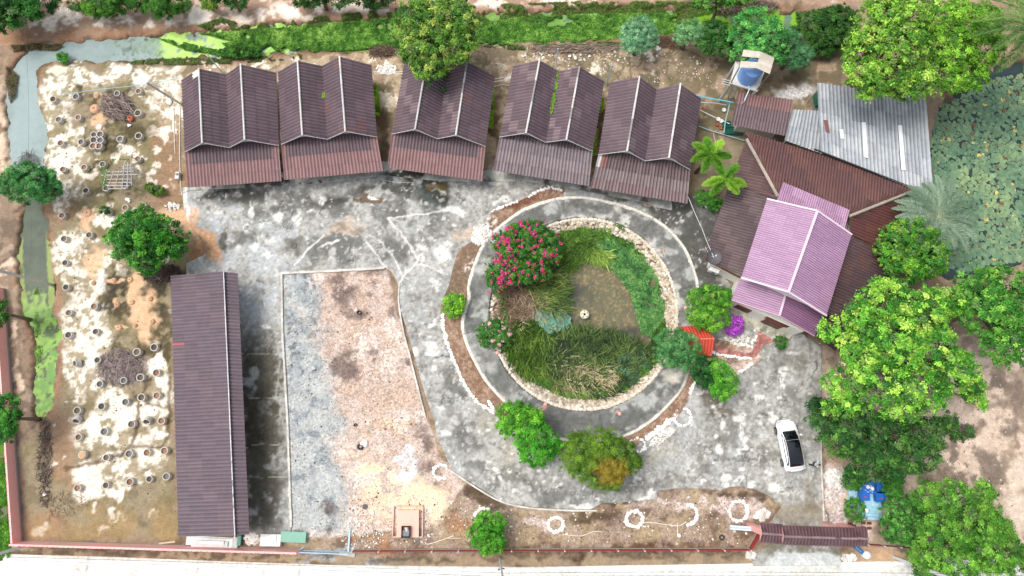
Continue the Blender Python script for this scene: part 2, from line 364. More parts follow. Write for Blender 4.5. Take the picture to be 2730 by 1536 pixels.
g.mix(fm*ss(.62, .70, .6*n1+.4*n2)*ss(480, 440, u)*(v < 1250)*.7*(1-dark), s(250, 238, 220))
g.mix(g.blobs([(222,540,30,12),(215,560,14,20),(336,735,16,40),(355,790,34,40),(372,830,26,34),(345,700,20,18),(290,765,12,9),(295,825,10,8),(480,560,34,26),(505,600,24,40),(520,640,14,26),(455,545,40,18),(235,665,18,40),(292,700,18,8),(250,290,18,12),(245,310,12,12)], .35)*.9, s(222, 182, 144), var=.1)
g.mix(g.blobs([(500,610,10,40),(480,640,14,30)], .5)*.7, s(150,104,66))
bp = g.blob(300*1.0602, 925*1.0602, 58*1.06, 50*1.06, .2)
g.mix(bp, s(150, 136, 130), spk=1.2, var=.35); g.mix(bp*ss(.5, .7, nf), s(100, 86, 80))
g.mix(g.blobs([(415,690,55,26)], .4)*ss(.3,.5,n1), s(84, 70, 62), spk=.8)
g.mix(g.line([(162,1180),(240,1172),(300,1150),(330,1120),(345,1085),(352,1040),(362,1000),(372,960)], 5, 4, .5, 1.0602)*.8, s(96, 76, 54))
g.mix(g.line([(418,880),(425,960),(430,1040),(428,1100),(390,1125),(330,1130)], 4, 3, .4, 1.0602)*.75, s(92, 74, 54))
g.mix(g.blobs([(410,1380,90,14),(330,1395,120,8),(110,1300,50,14)], .5)*ss(.4,.6,n1)*.7, s(112, 84, 62))
g.mix((fm*ss(1240*1.06, 1300*1.06, v))*ss(.35,.6,n2)*.6, s(166, 140, 100))
# small sand mounds where planters stood
# --- behind the row of huts
bk = g.poly([(480,170),(1000,140),(1100,120),(1300,115),(1450,118),(1700,122),(1900,130),(2250,110),(2250,300),(2000,480),(1870,560),(1860,560),(500,560)], 8)
g.mix(bk, s(168, 146, 122)); g.mix(bk*ss(.4, .6, n2), s(134, 120, 96))
g.mix(bk*ss(1330, 1420, u)*ss(.3, .5, n1), s(120, 108, 84)); g.mix(bk*ss(.52,.66,n1)*ss(1900,1700,u)*.8, s(190,170,142), spk=.6)
g.mix(g.blobs([(1430,190,26,18),(1370,185,18,12),(1350,180,20,14),(1500,180,14,20),(1630,150,8,30),(960,160,18,18),(975,235,26,40),(1290,200,22,16),(1250,160,18,14),(640,170,40,8),(540,165,40,10),(760,160,30,10)], .4)*ss(.3,.45,n1), s(240, 226, 204), spk=.8)
g.mix(g.blobs([(1540,195,40,25),(1460,165,20,16),(1640,200,60,30),(1240,165,10,10),(965,290,20,20),(1740,290,60,30)], .5)*ss(.4,.6,n1)*.8, s(92, 86, 66))
g.mix(g.blobs([(955,300,20,60),(965,380,14,60),(1245,330,14,90),(1510,330,12,80)], .5)*.8, s(96, 78, 60))
g.mix(g.blobs([(2005,225,50,22),(1975,240,40,16),(2020,240,30,14)], .4), s(200, 196, 190), spk=1.5)
g.mix(g.blobs([(1980,200,40,14),(2060,140,30,20),(1900,200,60,14)], .5)*.7, s(104, 84, 66))
# --- garden strip by the road, bottom
st_ = g.poly([(780,1250),(900,1180),(1170,1150),(1300,1310),(1400,1345),(1570,1355),(1750,1325),(1760,1300),(2010,1300),(2090,1350),(2010,1400),(2000,1470),(760,1480)], 6)
g.mix(st_, s(148, 128, 108), spk=1.0); g.mix(st_*ss(.42,.6,n1), s(118, 98, 82), spk=.9); g.mix(st_*ss(.5,.7,n2)*.8, s(168, 148, 118), spk=.8); g.mix(st_*ss(.52,.64,g.n(1.3,19))*.4, s(180,160,146), spk=1.3)
g.mix(g.blobs([(930,1330,60,70),(900,1300,40,30),(960,1370,40,30),(1150,1320,30,22),(870,1230,40,20)], .5)*ss(.3,.55,n1)*.8, s(164, 122, 90), spk=1.2)
g.mix(g.blobs([(1250,1300,50,20),(1340,1310,70,14),(1700,1270,50,16),(1640,1262,60,16),(1800,1265,60,20),(1900,1280,30,24)], .5)*ss(.35,.55,n1)*.9, s(206, 186, 176), spk=1.4)
g.mix(g.blobs([(1180,1240,50,20),(1230,1270,50,14),(1500,1300,60,14),(1260,1290,40,12),(1560,1260,60,8),(1840,1240,60,8),(1910,1260,30,10)], .5)*ss(.3,.5,n1)*.9, s(84, 70, 54), spk=.6)
g.mix(g.line([(1300,1392),(1420,1396),(1560,1388),(1700,1378),(1800,1385),(1870,1370)], 9, 8, 1.0, 1.0602)*ss(.4,.55,n1)*.9, s(92, 66, 50), spk=.8)
g.mix(g.line([(900,1400),(1100,1402),(1300,1400)], 7, 6, 1.0, 1.0602)*ss(.35,.55,n1)*.8, s(104, 74, 54), spk=.8)
g.mix(g.blobs([(1040,1355,14,24)], .4)*ss(.4,.55,nf)*.8, s(120, 116, 108))
# --- gravelled rectangle
GR = g.poly([(751,729),(1029,716),(1050,800),(1066,850),(1100,980),(1130,1090),(1180,1220),(1240,1290),(1150,1400),(925,1430),(780,1440),(765,1100),(757,900)], 5, .4)
g.mix(GR, s(196, 176, 162), spk=1.1)
g.mix(GR*ss(.4,.6,n1)*.5, s(186, 158, 136), spk=1.5); g.mix(GR*ss(.55,.75,n2)*.6, s(228, 208, 196), spk=1.5)
bl = g.poly([(700,730),(830,728),(838,850),(880,1000),(905,1100),(900,1180),(905,1240),(930,1330),(935,1425),(770,1460),(700,1100)], 40, 1.5)*GR
g.mix(bl, s(180, 182, 178), spk=.8); g.mix(bl*ss(.45,.65,n1)*.7, s(152, 158, 160), spk=1.0)
g.mix(bl*ss(.60,.68,.5*n1+.5*nf)*.4, s(104, 110, 114)); g.mix(g.blobs([(770,700,50,22),(740,860,10,60),(790,830,14,40)], .5)*ss(.5,.6,nf)*bl*.8, s(96, 98, 98))
g.mix(g.blobs([(875,910,34,30),(885,945,34,26),(850,930,16,40),(900,780,40,14),(840,700,20,16),(930,890,20,14),(870,740,30,30),(1040,900,26,30),(1060,1080,30,26),(1070,1130,30,30),(1010,790,30,26),(940,735,16,12),(960,690,60,12),(1000,730,16,30),(820,1280,30,16),(815,1330,30,14),(1090,1190,30,30)], .6)*ss(.25, .6, n1)*.8*np.maximum(GR,st_), s(98, 84, 80), spk=1.0)
g.mix(g.blobs([(985,1220,70,40),(1000,1270,70,40),(950,1190,70,20),(1090,1260,40,40),(1050,1230,50,26)], .5)*ss(.22,.42,n1)*.9, s(232, 210, 176), var=.06, spk=.25)
g.mix(g.blobs([(930,1150,50,20),(880,1110,40,24),(1000,1060,60,40)], .5)*ss(.3,.6,n1)*.5, s(226, 196, 168), spk=1.5)
g.mix(g.blobs([(1025,1180,34,26),(1030,1150,20,26)], .5)*ss(.2,.5,n1)*.9, s(222, 222, 228), spk=1.2)
# --- right-hand side yard
rt = g.poly([(2190,925),(2300,900),(2900,900),(2900,1600),(2330,1480),(2190,1400)], 7)
g.mix(rt, s(206, 184, 164), spk=.35); g.mix(rt*ss(.42,.6,n2*.6+n1*.4), s(168, 148, 128)); g.mix(rt*ss(.6,.75,n1)*.6, s(128, 112, 98))
g.mix(g.blobs([(2500,960,70,30),(2560,1000,40,30),(2420,1160,70,40),(2480,1180,60,30),(2380,1210,60,30),(2540,1060,14,30),(2430,1230,40,20)], .5)*ss(.3,.5,n1)*.85, s(120, 106, 94))
g.mix(g.blobs([(2410,1060,50,26),(2570,1190,30,40),(2560,1280,40,40),(2470,1010,40,20),(2440,1110,30,12)], .5)*.8, s(222, 202, 182))
g.mix(g.poly([(2195,1240),(2260,1230),(2262,1380),(2250,1420),(2190,1400)], 8)*ss(.25,.4,n1), s(204, 190, 182), spk=1.6)
g.mix(g.poly([(2190,1100),(2260,1100),(2260,1250),(2195,1240)], 10)*.8, s(190, 162, 138), spk=.6)
g.mix(g.line([(2190,1130),(2195,1300),(2205,1400)], 6, 5, .7)*.8, s(112, 98, 84))
g.mix(g.blobs([(2200,1395,60,14),(2160,1390,40,8),(2290,1385,30,14),(2320,1375,26,16)], .5)*.8, s(92, 78, 62))
# corner by the house front: pink chippings
g.mix(g.poly([(1830,850),(1960,830),(2090,900),(2100,950),(2070,960),(1985,1000),(1930,1040),(1850,1000)], 6)*1.0, s(214, 190, 176), spk=1.4)
g.mix(g.blobs([(1870,900,50,16),(1830,880,20,20),(1800,920,16,30)], .5)*ss(.3,.5,n1)*.9, s(110, 96, 76))
g.mix(g.poly([(1900,845),(2000,880),(1995,900),(1920,895)], 5)*ss(.35,.5,n1), s(150, 112, 86), spk=1)
# side of huts to house (pots corner)
g.mix(g.poly([(1860,440),(1990,300),(2010,380),(1960,470),(1900,560),(1860,560)], 8)*.8, s(136, 124, 102))
# --- verge by the road
vg = g.poly([(-60,1468),(60,1455),(200,1452),(750,1462),(950,1478),(1400,1480),(2000,1470),(2330,1460),(2500,1490),(2500,1512),(1400,1512),(900,1506),(600,1492),(0,1476),(-60,1478)], 5)
g.mix(vg, s(158, 138, 112)); g.mix(vg*ss(.4,.6,n1)*ss(750,600,u), s(118, 94, 74)); g.mix(g.blobs([(860,1400,110,16)], .4)*ss(.3,.5,n1)*.9, s(170, 172, 170), spk=1.0); g.mix(vg*ss(.55,.7,n1)*.6, s(128, 118, 98)); 
g.mix(vg*ss(2260,2320,u), s(190,158,126))
g.mix(g.line([(0,1392),(250,1386),(700,1398),(940,1402),(1200,1404),(1870,1394)], 6, 5, .7, 1.0602)*.7*ss(.3,.5,n1), s(86, 70, 58))
g.mix(g.blobs([(1467,1400,12,20)], .5)*.9, s(82,62,46))
lf = g.poly([(-400,1150),(30,1150),(45,1440),(20,1460),(-400,1480)], 5); g.mix(lf, s(112, 112, 92)); g.mix(lf*ss(.4,.5,n1), s(84, 120, 40), var=.3)
# cut the ground colour and make the mesh
m_ground = mat('soil', None, rough=.93, namt=.14, nsize=.5, bump=.35, bsize=.12, spec=.2, speck=.5, fine=.14, fsize=.22)
ii = (np.arange(ny-1)[:, None]*nx+np.arange(nx-1)[None, :]).ravel()
F = np.stack([ii, ii+1, ii+nx+1, ii+nx], 1)
me = np_mesh('ground', np.stack([gx, gy, gz], 1), F, g.C, g.spk, True)
tag(link('ground', me, m_ground), kind='structure')
GRD = g
# ---------------------------------------------------------------- sheets of concrete etc. laid over the ground
def sheet(name, P, z, m, paint, base, step=0.11, kind='structure', skirt=0.12, hole=None, px=True, zpx=None, rim=None):
    """flat slab with an exact outline; P and hole in photo positions at height z"""
    W = [tuple(G(p[0], p[1], z if zpx is None else zpx)[:2]) for p in P]
    hw = [tuple(G(p[0], p[1], z)[:2]) for p in hole] if hole else None
    xs = [p[0] for p in W]; ys = [p[1] for p in W]
    axx = np.arange(min(xs)-step, max(xs)+2*step, step); ayy = np.arange(min(ys)-step, max(ys)+2*step, step)
    X, Y = np.meshgrid(axx, ayy); X = X.ravel(); Y = Y.ravel(); nX, nY = len(axx), len(ayy)
    ins = in_poly(W, X, Y)
    if hw: ins &= ~in_poly(hw, X, Y)
    i0 = (np.arange(nY-1)[:, None]*nX+np.arange(nX-1)[None, :]).ravel()
    Fq = np.stack([i0, i0+1, i0+nX+1, i0+nX], 1); keep = ins[Fq].sum(1) >= 2; Fq = Fq[keep]
    used = np.unique(Fq); mp = -np.ones(X.size, int); mp[used] = np.arange(len(used)); Fq = mp[Fq]
    X, Y, ins = X[used], Y[used], ins[used]
    cnt = np.bincount(Fq.ravel(), minlength=len(used)); edge = (cnt < 4)
    out_ = np.nonzero(~ins | edge)[0]
    segs = [(W[i], W[(i+1) % len(W)]) for i in range(len(W))]+([(hw[i], hw[(i+1) % len(hw)]) for i in range(len(hw))] if hw else [])
    bx = X[out_].copy(); by = Y[out_].copy(); bd = np.full(len(out_), 1e9); nxp = bx.copy(); nyp = by.copy()
    for (x1, y1), (x2, y2) in segs:
        dx, dy = x2-x1, y2-y1; t = np.clip(((bx-x1)*dx+(by-y1)*dy)/(dx*dx+dy*dy+1e-12), 0, 1)
        qx, qy = x1+t*dx, y1+t*dy; d = np.hypot(bx-qx, by-qy); k = d < bd
        bd[k] = d[k]; nxp[k] = qx[k]; nyp[k] = qy[k]
    X[out_] = nxp; Y[out_] = nyp
    Z = np.full(X.size, z)+(fbm(X, Y, 2.5, 2, 3)-.5)*.01
    c = Canvas(X, Y, Z, base); paint(c)
    # skirt
    e = np.concatenate([Fq[:, [0, 1]], Fq[:, [1, 2]], Fq[:, [2, 3]], Fq[:, [3, 0]]]); es = np.sort(e, 1)
    key = es[:, 0].astype(np.int64)*10**7+es[:, 1]; uq, inv, cn = np.unique(key, return_inverse=True, return_counts=True)
    be = e[cn[inv] == 1]; bv = np.unique(be); lm = -np.ones(X.size, int); lm[bv] = np.arange(len(bv))+X.size
    V = np.concatenate([np.stack([X, Y, Z], 1), np.stack([X[bv], Y[bv], Z[bv]-skirt], 1)])
    Fs = np.stack([be[:, 1], be[:, 0], lm[be[:, 0]], lm[be[:, 1]]], 1)
    me = np_mesh(name, V, np.concatenate([Fq, Fs]), np.concatenate([c.C, c.C[bv]*.9]), np.concatenate([c.spk, c.spk[bv]]))
    o = link(name, me, m)
    if kind: o['kind'] = kind
    return o
m_conc = mat('c_concrete', None, rough=.85, namt=.16, nsize=.6, bump=.15, bsize=.15, spec=.3, speck=.3, fine=.24, fsize=.28)
YARD = [(486,500),(740,478),(1020,440),(1290,470),(1570,488),(1840,520),(1935,540),(1905,640),(1900,700),(1960,770),(2110,870),(2191,925),(2190,1100),(2192,1250),(2196,1390),(2240,1400),(2243,1508),(2005,1510),(2010,1480),(2070,1440),(2050,1398),(2084,1352),(2050,1322),(2010,1303),(1950,1297),(1920,1309),(1885,1303),(1800,1303),(1756,1308),(1750,1331),(1700,1335),(1650,1341),(1605,1342),(1576,1358),(1500,1358),(1400,1350),(1345,1342),(1290,1308),(1240,1278),(1207,1256),(1190,1220),(1165,1165),(1158,1120),(1140,1072),(1118,1000),(1095,915),(1068,825),(1062,760),(1045,725),(1029,714),(751,727),(757,900),(766,1100),(772,1210),(776,1418),(655,1430),(650,1300),(630,900),(610,735),(497,735),(497,702),(545,680),(535,640),(505,600),(490,560)]
def paint_yard(c):
    n1, n2, nf = c.n(.9, 11), c.n(2.4, 12), c.n(.25, 13, 3); c.spk[:] = .25
    c.mix(ss(.4,.6,n2), s(160,158,150)); c.mix(ss(.5,.68,n1)*.55, s(124,122,114)); c.mix(ss(.5,.75,nf)*.4, s(192,192,186)); c.mix(ss(.5,.25,nf)*.35, s(92,92,86))
    c.mix(ss(.48,.66,c.n(1.6,14))*.4, s(172,174,172))
    # dark weathered zones
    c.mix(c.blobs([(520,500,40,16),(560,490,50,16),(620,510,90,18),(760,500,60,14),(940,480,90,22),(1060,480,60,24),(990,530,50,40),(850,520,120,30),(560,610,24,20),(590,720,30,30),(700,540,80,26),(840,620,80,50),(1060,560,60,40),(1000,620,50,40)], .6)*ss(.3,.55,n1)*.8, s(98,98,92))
    c.mix(c.blobs([(660,1060,50,220),(640,960,50,120),(690,930,30,90),(650,1250,70,100)], .45)*ss(.12,.4,n1)*.92, s(84,80,66))
    c.mix(c.blobs([(640,1080,30,60),(650,1010,30,40)], .5)*.6, s(66,60,46))
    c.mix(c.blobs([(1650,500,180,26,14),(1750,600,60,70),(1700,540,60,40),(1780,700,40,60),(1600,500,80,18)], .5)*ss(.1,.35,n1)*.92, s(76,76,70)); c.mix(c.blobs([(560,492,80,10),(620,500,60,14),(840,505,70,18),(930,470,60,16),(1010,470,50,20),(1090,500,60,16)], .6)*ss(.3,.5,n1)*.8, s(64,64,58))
    c.mix(c.blobs([(1810,600,30,60),(1770,650,24,40),(1800,740,60,26)], .5)*.8, s(74,72,66))
    c.mix(c.blobs([(1440,1260,160,22,3),(1360,1230,80,40,20),(1250,1190,80,50,35),(1180,1100,40,80),(1150,960,40,60),(1160,900,30,40),(1540,1220,100,26),(1370,1190,50,30)], .5)*ss(.3,.55,n1)*.75, s(104,104,98))
    c.mix(c.blobs([(1990,930,60,40),(2010,1000,60,40),(1870,1100,60,40),(1800,1170,60,40),(1930,1150,40,40),(1700,1200,60,20),(1960,900,40,24),(2030,960,20,30)], .6)*ss(.3,.6,n1)*.6, s(112,110,100))
    c.mix(c.blobs([(1765,960,34,18),(1800,1000,30,30),(1815,1030,28,26),(1300,1060,24,16)], .4)*.8, s(96,84,70))
    c.mix(c.blobs([(1300,1130,60,60),(1240,1010,30,60),(1235,1070,30,30),(1640,1150,60,14,-30)], .6)*ss(.2,.5,n2)*.5, s(176,170,152))
    # pale zone left, worn patches
    c.mix(c.blobs([(640,650,90,60),(700,620,60,60),(660,760,60,60),(560,560,60,40),(480,540,20,60)], .6)*ss(.25,.5,n1)*.6, s(196,200,202))
    sp = c.n(.55, 21, 3)
    dkm = 1-c.blobs([(660,1080,60,260)], .3)
    c.mix(dkm*ss(.80,.85,sp)*ss(.3,.5,n2)*.4, s(214,214,208), var=.1)
    c.mix(dkm*ss(.9,.95,c.n(.32,31,2))*.5, s(226,226,222))
    wb = c.blobs([(856,535,12,14),(824,567,7,6),(745,579,17,13),(791,588,15,12),(795,601,7,7),(952,535,8,10),(981,527,10,9),(716,640,14,8),(711,676,11,8),(1180,555,34,8,10),(1150,545,20,5,10),(1224,567,22,9,20),(1177,676,22,20),(1197,657,16,9),(1190,690,8,12),(1162,753,10,13),(1168,770,6,6),(1180,716,4,6),(1122,659,14,10),(1118,690,8,14),(1211,604,4,4),(1111,619,4,4),(1123,617,3,3),(1343,524,16,10),(1320,535,14,7,-30),(880,652,24,4,-15),(673,568,9,14),(662,612,8,18,20),(580,566,9,7),(602,524,5,5),(682,659,12,12),(668,775,8,8),(615,637,10,6),(630,660,12,7),(700,600,6,12),(490,530,7,25),(717,872,18,5),(1107,938,11,11),(1153,930,15,13),(1155,866,13,7),(1165,854,5,7),(1153,897,9,5),(1155,946,22,7),(1122,893,3,5),(1153,988,7,8),(1180,1081,8,8),(1169,1128,5,8),(1191,1153,11,7),(1282,1145,4,3),(1299,1144,4,3),(1315,1255,17,6,15),(1330,1272,12,5,50),(1372,1308,10,5,15),(1361,1257,4,4),(1210,1217,3,3),(1266,1215,4,3),(1365,1208,5,3),(2087,1001,11,17),(2090,1029,10,10),(2076,1062,8,6),(2057,1076,8,6),(1969,1112,16,8),(1982,1131,6,14),(2062,1123,16,13),(2053,1106,8,6),(1927,1134,7,10),(1911,1167,6,8),(1982,1164,6,14),(1991,1177,6,10),(1988,1197,10,9),(1975,1210,6,9),(1916,1199,10,13),(1911,1164,6,8),(1977,1252,10,7),(1935,1271,14,9),(1937,1290,10,10),(1879,1279,8,6),(1869,1288,4,8),(1966,1271,14,6),(1999,1293,17,10),(2071,1302,27,15,25),(2084,1340,6,6),(2051,1260,8,5),(1737,1315,12,13),(1717,1329,17,5),(1549,1354,25,5),(1455,1249,7,6),(1437,1253,5,6),(1423,1285,4,4),(1403,1282,4,4),(1300,1220,5,3),(1490,1300,5,4),(1500,1290,4,4),(1600,1330,14,3),(2020,1060,10,8),(1900,1080,6,5),(1960,1000,5,4)], .3, .4, 1.0)
    c.mix(wb*ss(.2,.36,n1*.3+nf*.7)*.85, s(226,225,216), var=.1)
    c.mix(c.blobs([(810,610,50,12,-20),(880,590,40,10,-10),(900,560,40,16)], .4)*.0, s(190,170,150))
    c.mix(c.blobs([(860,575,44,12,-12),(1175,590,34,16,-30),(1165,880,8,60)], .35)*.75, s(196,176,156))
    c.mix(c.blobs([(890,578,22,10),(850,575,12,6)], .6)*.6, s(120,104,84))
    c.mix(c.blobs([(925,498,38,20)], .15), s(112,96,80), spk=1.2); c.mix(c.blobs([(927,490,12,9)], .2), s(240,236,230))
    # puddle and wet stains
    c.mix(c.blobs([(1085,475,42,18),(1095,500,26,30),(1060,462,50,10)], .3)*ss(.2,.4,n1), s(58,60,52)); c.mix(c.blobs([(1100,480,18,8)], .3)*.8, s(98,76,30))
    c.mix(c.line([(1045,470),(1075,500),(1090,520)], 8, 6, .6, 1.0602)*.8, s(84,92,90))
    c.mix(c.blobs([(740,620,30,14),(738,618,16,8),(610,605,30,18)], .6)*.8, s(96,94,84))
    c.mix(c.blobs([(560,605,16,14),(555,590,10,6)], .3)*.8, s(82,80,66))
    # sand washed over the left edge
    c.mix(c.poly([(490,545),(540,600),(580,650),(600,700),(560,690),(530,650)], 10, .8, 1.0)*.95, s(222,172,128)); c.mix(c.poly([(520,620),(560,680),(545,690),(500,640)], 8, .8)*.7, s(142,98,62))
    # white upstands, joints and cracks
    W_ = s(240,238,230)
    for P, w in (([(712,690),(820,683),(968,674)], 4.5), ([(712,690),(710,760),(712,830),(720,960),(724,1060),(728,1200),(733,1320)], 5), ([(735,668),(770,635),(815,590)], 3.5), ([(925,590),(960,610),(985,640),(1000,665),(1010,690)], 2.5),
                 ([(970,675),(945,640),(915,605)], 3), ([(1450,1284),(1600,1270),(1700,1250)], 5), ([(465,470),(470,520),(478,590)], 6)):
        c.mix(.7*c.line(P, w*.6, 1.8, .25, 1.0602, .05, int(w*10)), W_, var=.05)
    for P, w in (([(1034,582),(1060,610),(1085,645),(1103,672),(1113,695)], 3.6), ([(1034,582),(1080,575),(1130,570),(1195,560)], 3.4), ([(1113,695),(1095,715),(1075,740),(1064,762)], 4.5), ([(1112,706),(1150,714),(1196,728)], 3)):
        c.mix(.7*c.line(P, w*.6, 1.8, .25, 1.0, .05, int(w*10)), W_, var=.05)
    for P in ([(620,832),(705,826)], [(625,890),(712,888)], [(628,1000),(718,1000)], [(635,1120),(722,1120)], [(640,1200),(724,1200)], [(705,910),(692,1000),(722,1100)]):
        c.mix(c.line(P, 1.5, 1.2, .2, 1.0602, .3)*.7, s(186,184,170))
    c.mix(c.blobs([(700,1010,12,80),(695,1160,12,40),(700,940,8,50)], .5)*ss(.4,.6,nf)*.6, s(170,168,158))
    dk = s(74,72,66)
    for P in ([(600,470),(615,530),(640,590),(650,620)], [(700,470),(715,530),(725,600)], [(800,490),(806,540)], [(1160,470),(1170,520)], [(880,620),(885,700)], [(1395,470),(1380,520)], [(1810,545),(1800,640)], [(1740,530),(1745,640)],
              [(1050,925),(1110,905),(1150,895)], [(1090,1010),(1140,1000),(1200,985)], [(1900,1130),(1860,1190),(1870,1240)], [(1610,1140),(1640,1180),(1700,1200)], [(2060,910),(2020,990)], [(2100,1290),(2160,1300),(2190,1330)], [(2020,1200),(1960,1240),(1880,1260)], [(1800,1210),(1815,1240),(1812,1280)], [(1290,1190),(1340,1215),(1420,1232)], [(1230,1100),(1280,1140)], [(1480,1225),(1490,1283)], [(1640,1215),(1650,1250)], [(1760,1100),(1790,1150),(1850,1160),(1960,1165)], [(1880,1000),(1930,1060)], [(1960,940),(1975,1010),(1950,1090),(1965,1150)], [(560,480),(556,560),(575,640)], [(900,480),(905,560)], [(1010,560),(1005,500),(1020,470)], [(1090,800),(1050,830)], [(1130,900),(1060,915)], [(660,700),(650,820)], [(640,560),(700,570),(760,560)], [(940,700),(1000,720)]):
        c.mix(c.line(P, 1.6, 1.4, .9, 1.0602, .3)*.75, dk)
    # driveway end and apron
    c.mix(c.poly([(2005,1350),(2200,1330),(2200,1400),(2060,1400)], 10)*.7, s(150,138,116)); c.mix(c.blobs([(2010,1330,30,16),(2040,1250,20,40),(1990,1350,60,8)], .5)*ss(.3,.5,n1)*.6, s(120,110,92))
    c.mix(c.poly([(2000,1440),(2245,1440),(2245,1475),(2005,1480)], 6)*ss(.3,.5,n1)*.8, s(120,116,98)); c.mix(c.poly([(2060,1482),(2090,1474),(2235,1474),(2245,1515),(2050,1515)], 4), s(196,200,196))
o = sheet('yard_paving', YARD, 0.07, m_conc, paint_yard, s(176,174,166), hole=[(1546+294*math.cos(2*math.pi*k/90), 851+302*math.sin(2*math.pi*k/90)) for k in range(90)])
# road
def paint_road(c):
    n1, n2 = c.n(1.2, 41), c.n(4, 42); c.spk[:] = .05
    c.mix(ss(.45,.7,n2)*.8, s(214,213,205)); c.mix(ss(.6,.8,n1)*.5, s(198,197,187))
    c.mix(c.line([(-300,1465),(0,1476),(600,1498),(900,1507),(1400,1512),(2300,1500),(2800,1496)], 10, 6, .3)*.6, s(205,203,190))
    for x in (235,530,800,1060,1235,1430,1640,1932,2087,2235,2420): c.mix(c.line([(x,1470),(x-6,1620)], 1.4, 1.2, .1)*.7, s(150,150,142))
    c.mix(c.line([(-300,1484),(0,1490),(600,1512),(1060,1520),(1400,1520),(2000,1506),(2330,1501),(2800,1492)], 3.2, 1.2, .05), s(253,253,252), var=.02)
    c.mix(c.poly([(1300,1522),(1900,1514),(2330,1508),(2730,1500),(2730,1620),(1300,1620)], 5)*.6*ss(.2,.6,n1), s(212,211,200))
o = sheet('road', [(-900,1450),(-300,1466),(0,1477),(300,1485),(600,1497),(900,1507),(1400,1512),(1700,1507),(2300,1498),(2800,1488),(3600,1478),(3600,1950),(-900,1950)], 0.04, m_conc, paint_road, s(232,231,225), step=.2)

# kerbs standing round the gravel and along the paving
def kerb(label, P, w=.22, h=.16, col=None, k=1.0602):
    w *= .85
    b = MB(); pts = [GV(p[0], p[1], 0) if k != 1.0 else G(p[0], p[1], 0) for p in smooth(P, 4, False)]
    L = [0]
    for i in range(len(pts)-1):
        a, c = pts[i], pts[i+1]; n = max(1, int(np.linalg.norm(c-a)/.7))
        for j in range(n):
            p = a+(c-a)*j/n; q = a+(c-a)*(j+1)/n; hh = h+random.uniform(-.01, .012)
            b.beam((p[0], p[1], hh/2), (q[0], q[1], hh/2), w*random.uniform(.85, 1.15), hh, (col if col is not None else s(218,214,204))*random.uniform(.74, 1.04))
    tag(b.build('kerb', m_conc, None, pts[0]), label, 'kerb')
kerb('long white kerb between the stained concrete strip and the blue-grey gravel', [(709,688),(710,760),(711,830),(716,920),(721,1010),(724,1060),(727,1150),(730,1230),(733,1325)], .2)
kerb('white kerb along the top of the gravelled rectangle', [(709,688),(820,683),(968,675)], .22)
kerb('whitish kerb curving down between pink gravel and grey paving', [(1005,712),(1003,760),(1014,830),(1032,900),(1052,980),(1070,1050)], .16)
kerb('pale kerb of the paving above the garden strip, left of the olive tree', [(1110,1170),(1140,1188),(1200,1228),(1262,1262),(1330,1277),(1420,1283),(1500,1284)], .16)
kerb('thin pale kerb at the right edge of the paving beside the parked car', [(2063,1020),(2063,1100),(2064,1180),(2068,1250),(2070,1310)], .12)
# ---------------------------------------------------------------- planting bed, round path, pond
def ell(cx, cy, rx, ry, n=72, jag=0): return [(cx+rx*math.cos(2*math.pi*k/n)*(1+random.uniform(-jag, jag)), cy+ry*math.sin(2*math.pi*k/n)*(1+random.uniform(-jag, jag))) for k in range(n)]
OUTER = smooth([(1245,800),(1246,760),(1255,725),(1282,657),(1321,610),(1371,571),(1410,549),(1483,527),(1555,524),(1635,538),(1704,560),(1773,599),(1828,660),(1855,726),(1864,767),(1866,850),(1858,930),(1842,985),(1820,1040),(1764,1103),(1720,1138),(1670,1164),(1600,1178),(1540,1182),(1450,1160),(1390,1115),(1346,1076),(1296,1021),(1266,971),(1238,910),(1229,855)], 4)
BED = smooth([(1440,500),(1400,528),(1360,545),(1310,566),(1293,601),(1262,640),(1224,668),(1206,720),(1197,759),(1180,800),(1176,836),(1191,910),(1211,966),(1241,1029),(1274,1076),(1321,1108),(1390,1160),(1440,1200),(1540,1215),(1640,1200),(1690,1192),(1720,1172),(1800,1118),(1841,1055),(1858,1015),(1880,985),(1960,1000),(2030,955),(1990,920),(1895,900),(1850,850),(1845,770),(1830,700),(1780,630),(1690,570),(1600,545),(1540,535),(1500,527),(1505,506),(1480,498)], 4)
INNER = ell(PC[0], PC[1], PR[0]-3, PR[1]-3, 90)
def paint_bed(c):
    n1, nf = c.n(.7, 51), c.n(.2, 52, 3); c.spk[:] = .7
    c.mix(ss(.4,.6,n1), s(150,122,100), spk=.8); c.mix(ss(.55,.7,nf)*.5, s(186,162,142))
    c.mix(c.poly([(1270,560),(1180,760),(1170,880),(1300,700),(1340,600)], 8)*ss(.3,.5,n1)*.7, s(110,96,78))
    c.mix(c.blobs([(1330,545,40,30),(1180,650,14,50)], .5)*0, s(0,0,0))
    c.mix(c.poly([(1345,545),(1440,500),(1440,530),(1370,560)], 6)*.8, s(108,66,48))
    c.mix(c.poly([(1880,960),(1960,935),(2100,900),(2090,960),(1990,1000),(1920,1040),(1880,1000)], 8), s(196,172,158), spk=1.3)
    c.mix(c.blobs([(1810,905,60,14),(1790,1130,20,16)], .5)*ss(.2,.5,n1)*.8, s(104,94,76))
    c.mix(c.blobs([(1225,575,14,26),(1170,660,8,20)], .5)*ss(.4,.6,nf), s(220,208,196), spk=1.2)
    c.mix(c.poly([(1730,1160),(1810,1110),(1850,1050),(1870,1100),(1760,1190),(1690,1200)], 6), s(226,222,220), spk=1.2)
sheet('planting_bed', BED, 0.10, m_ground, paint_bed, s(132,104,84), hole=ell(1546,851,290,298,90))
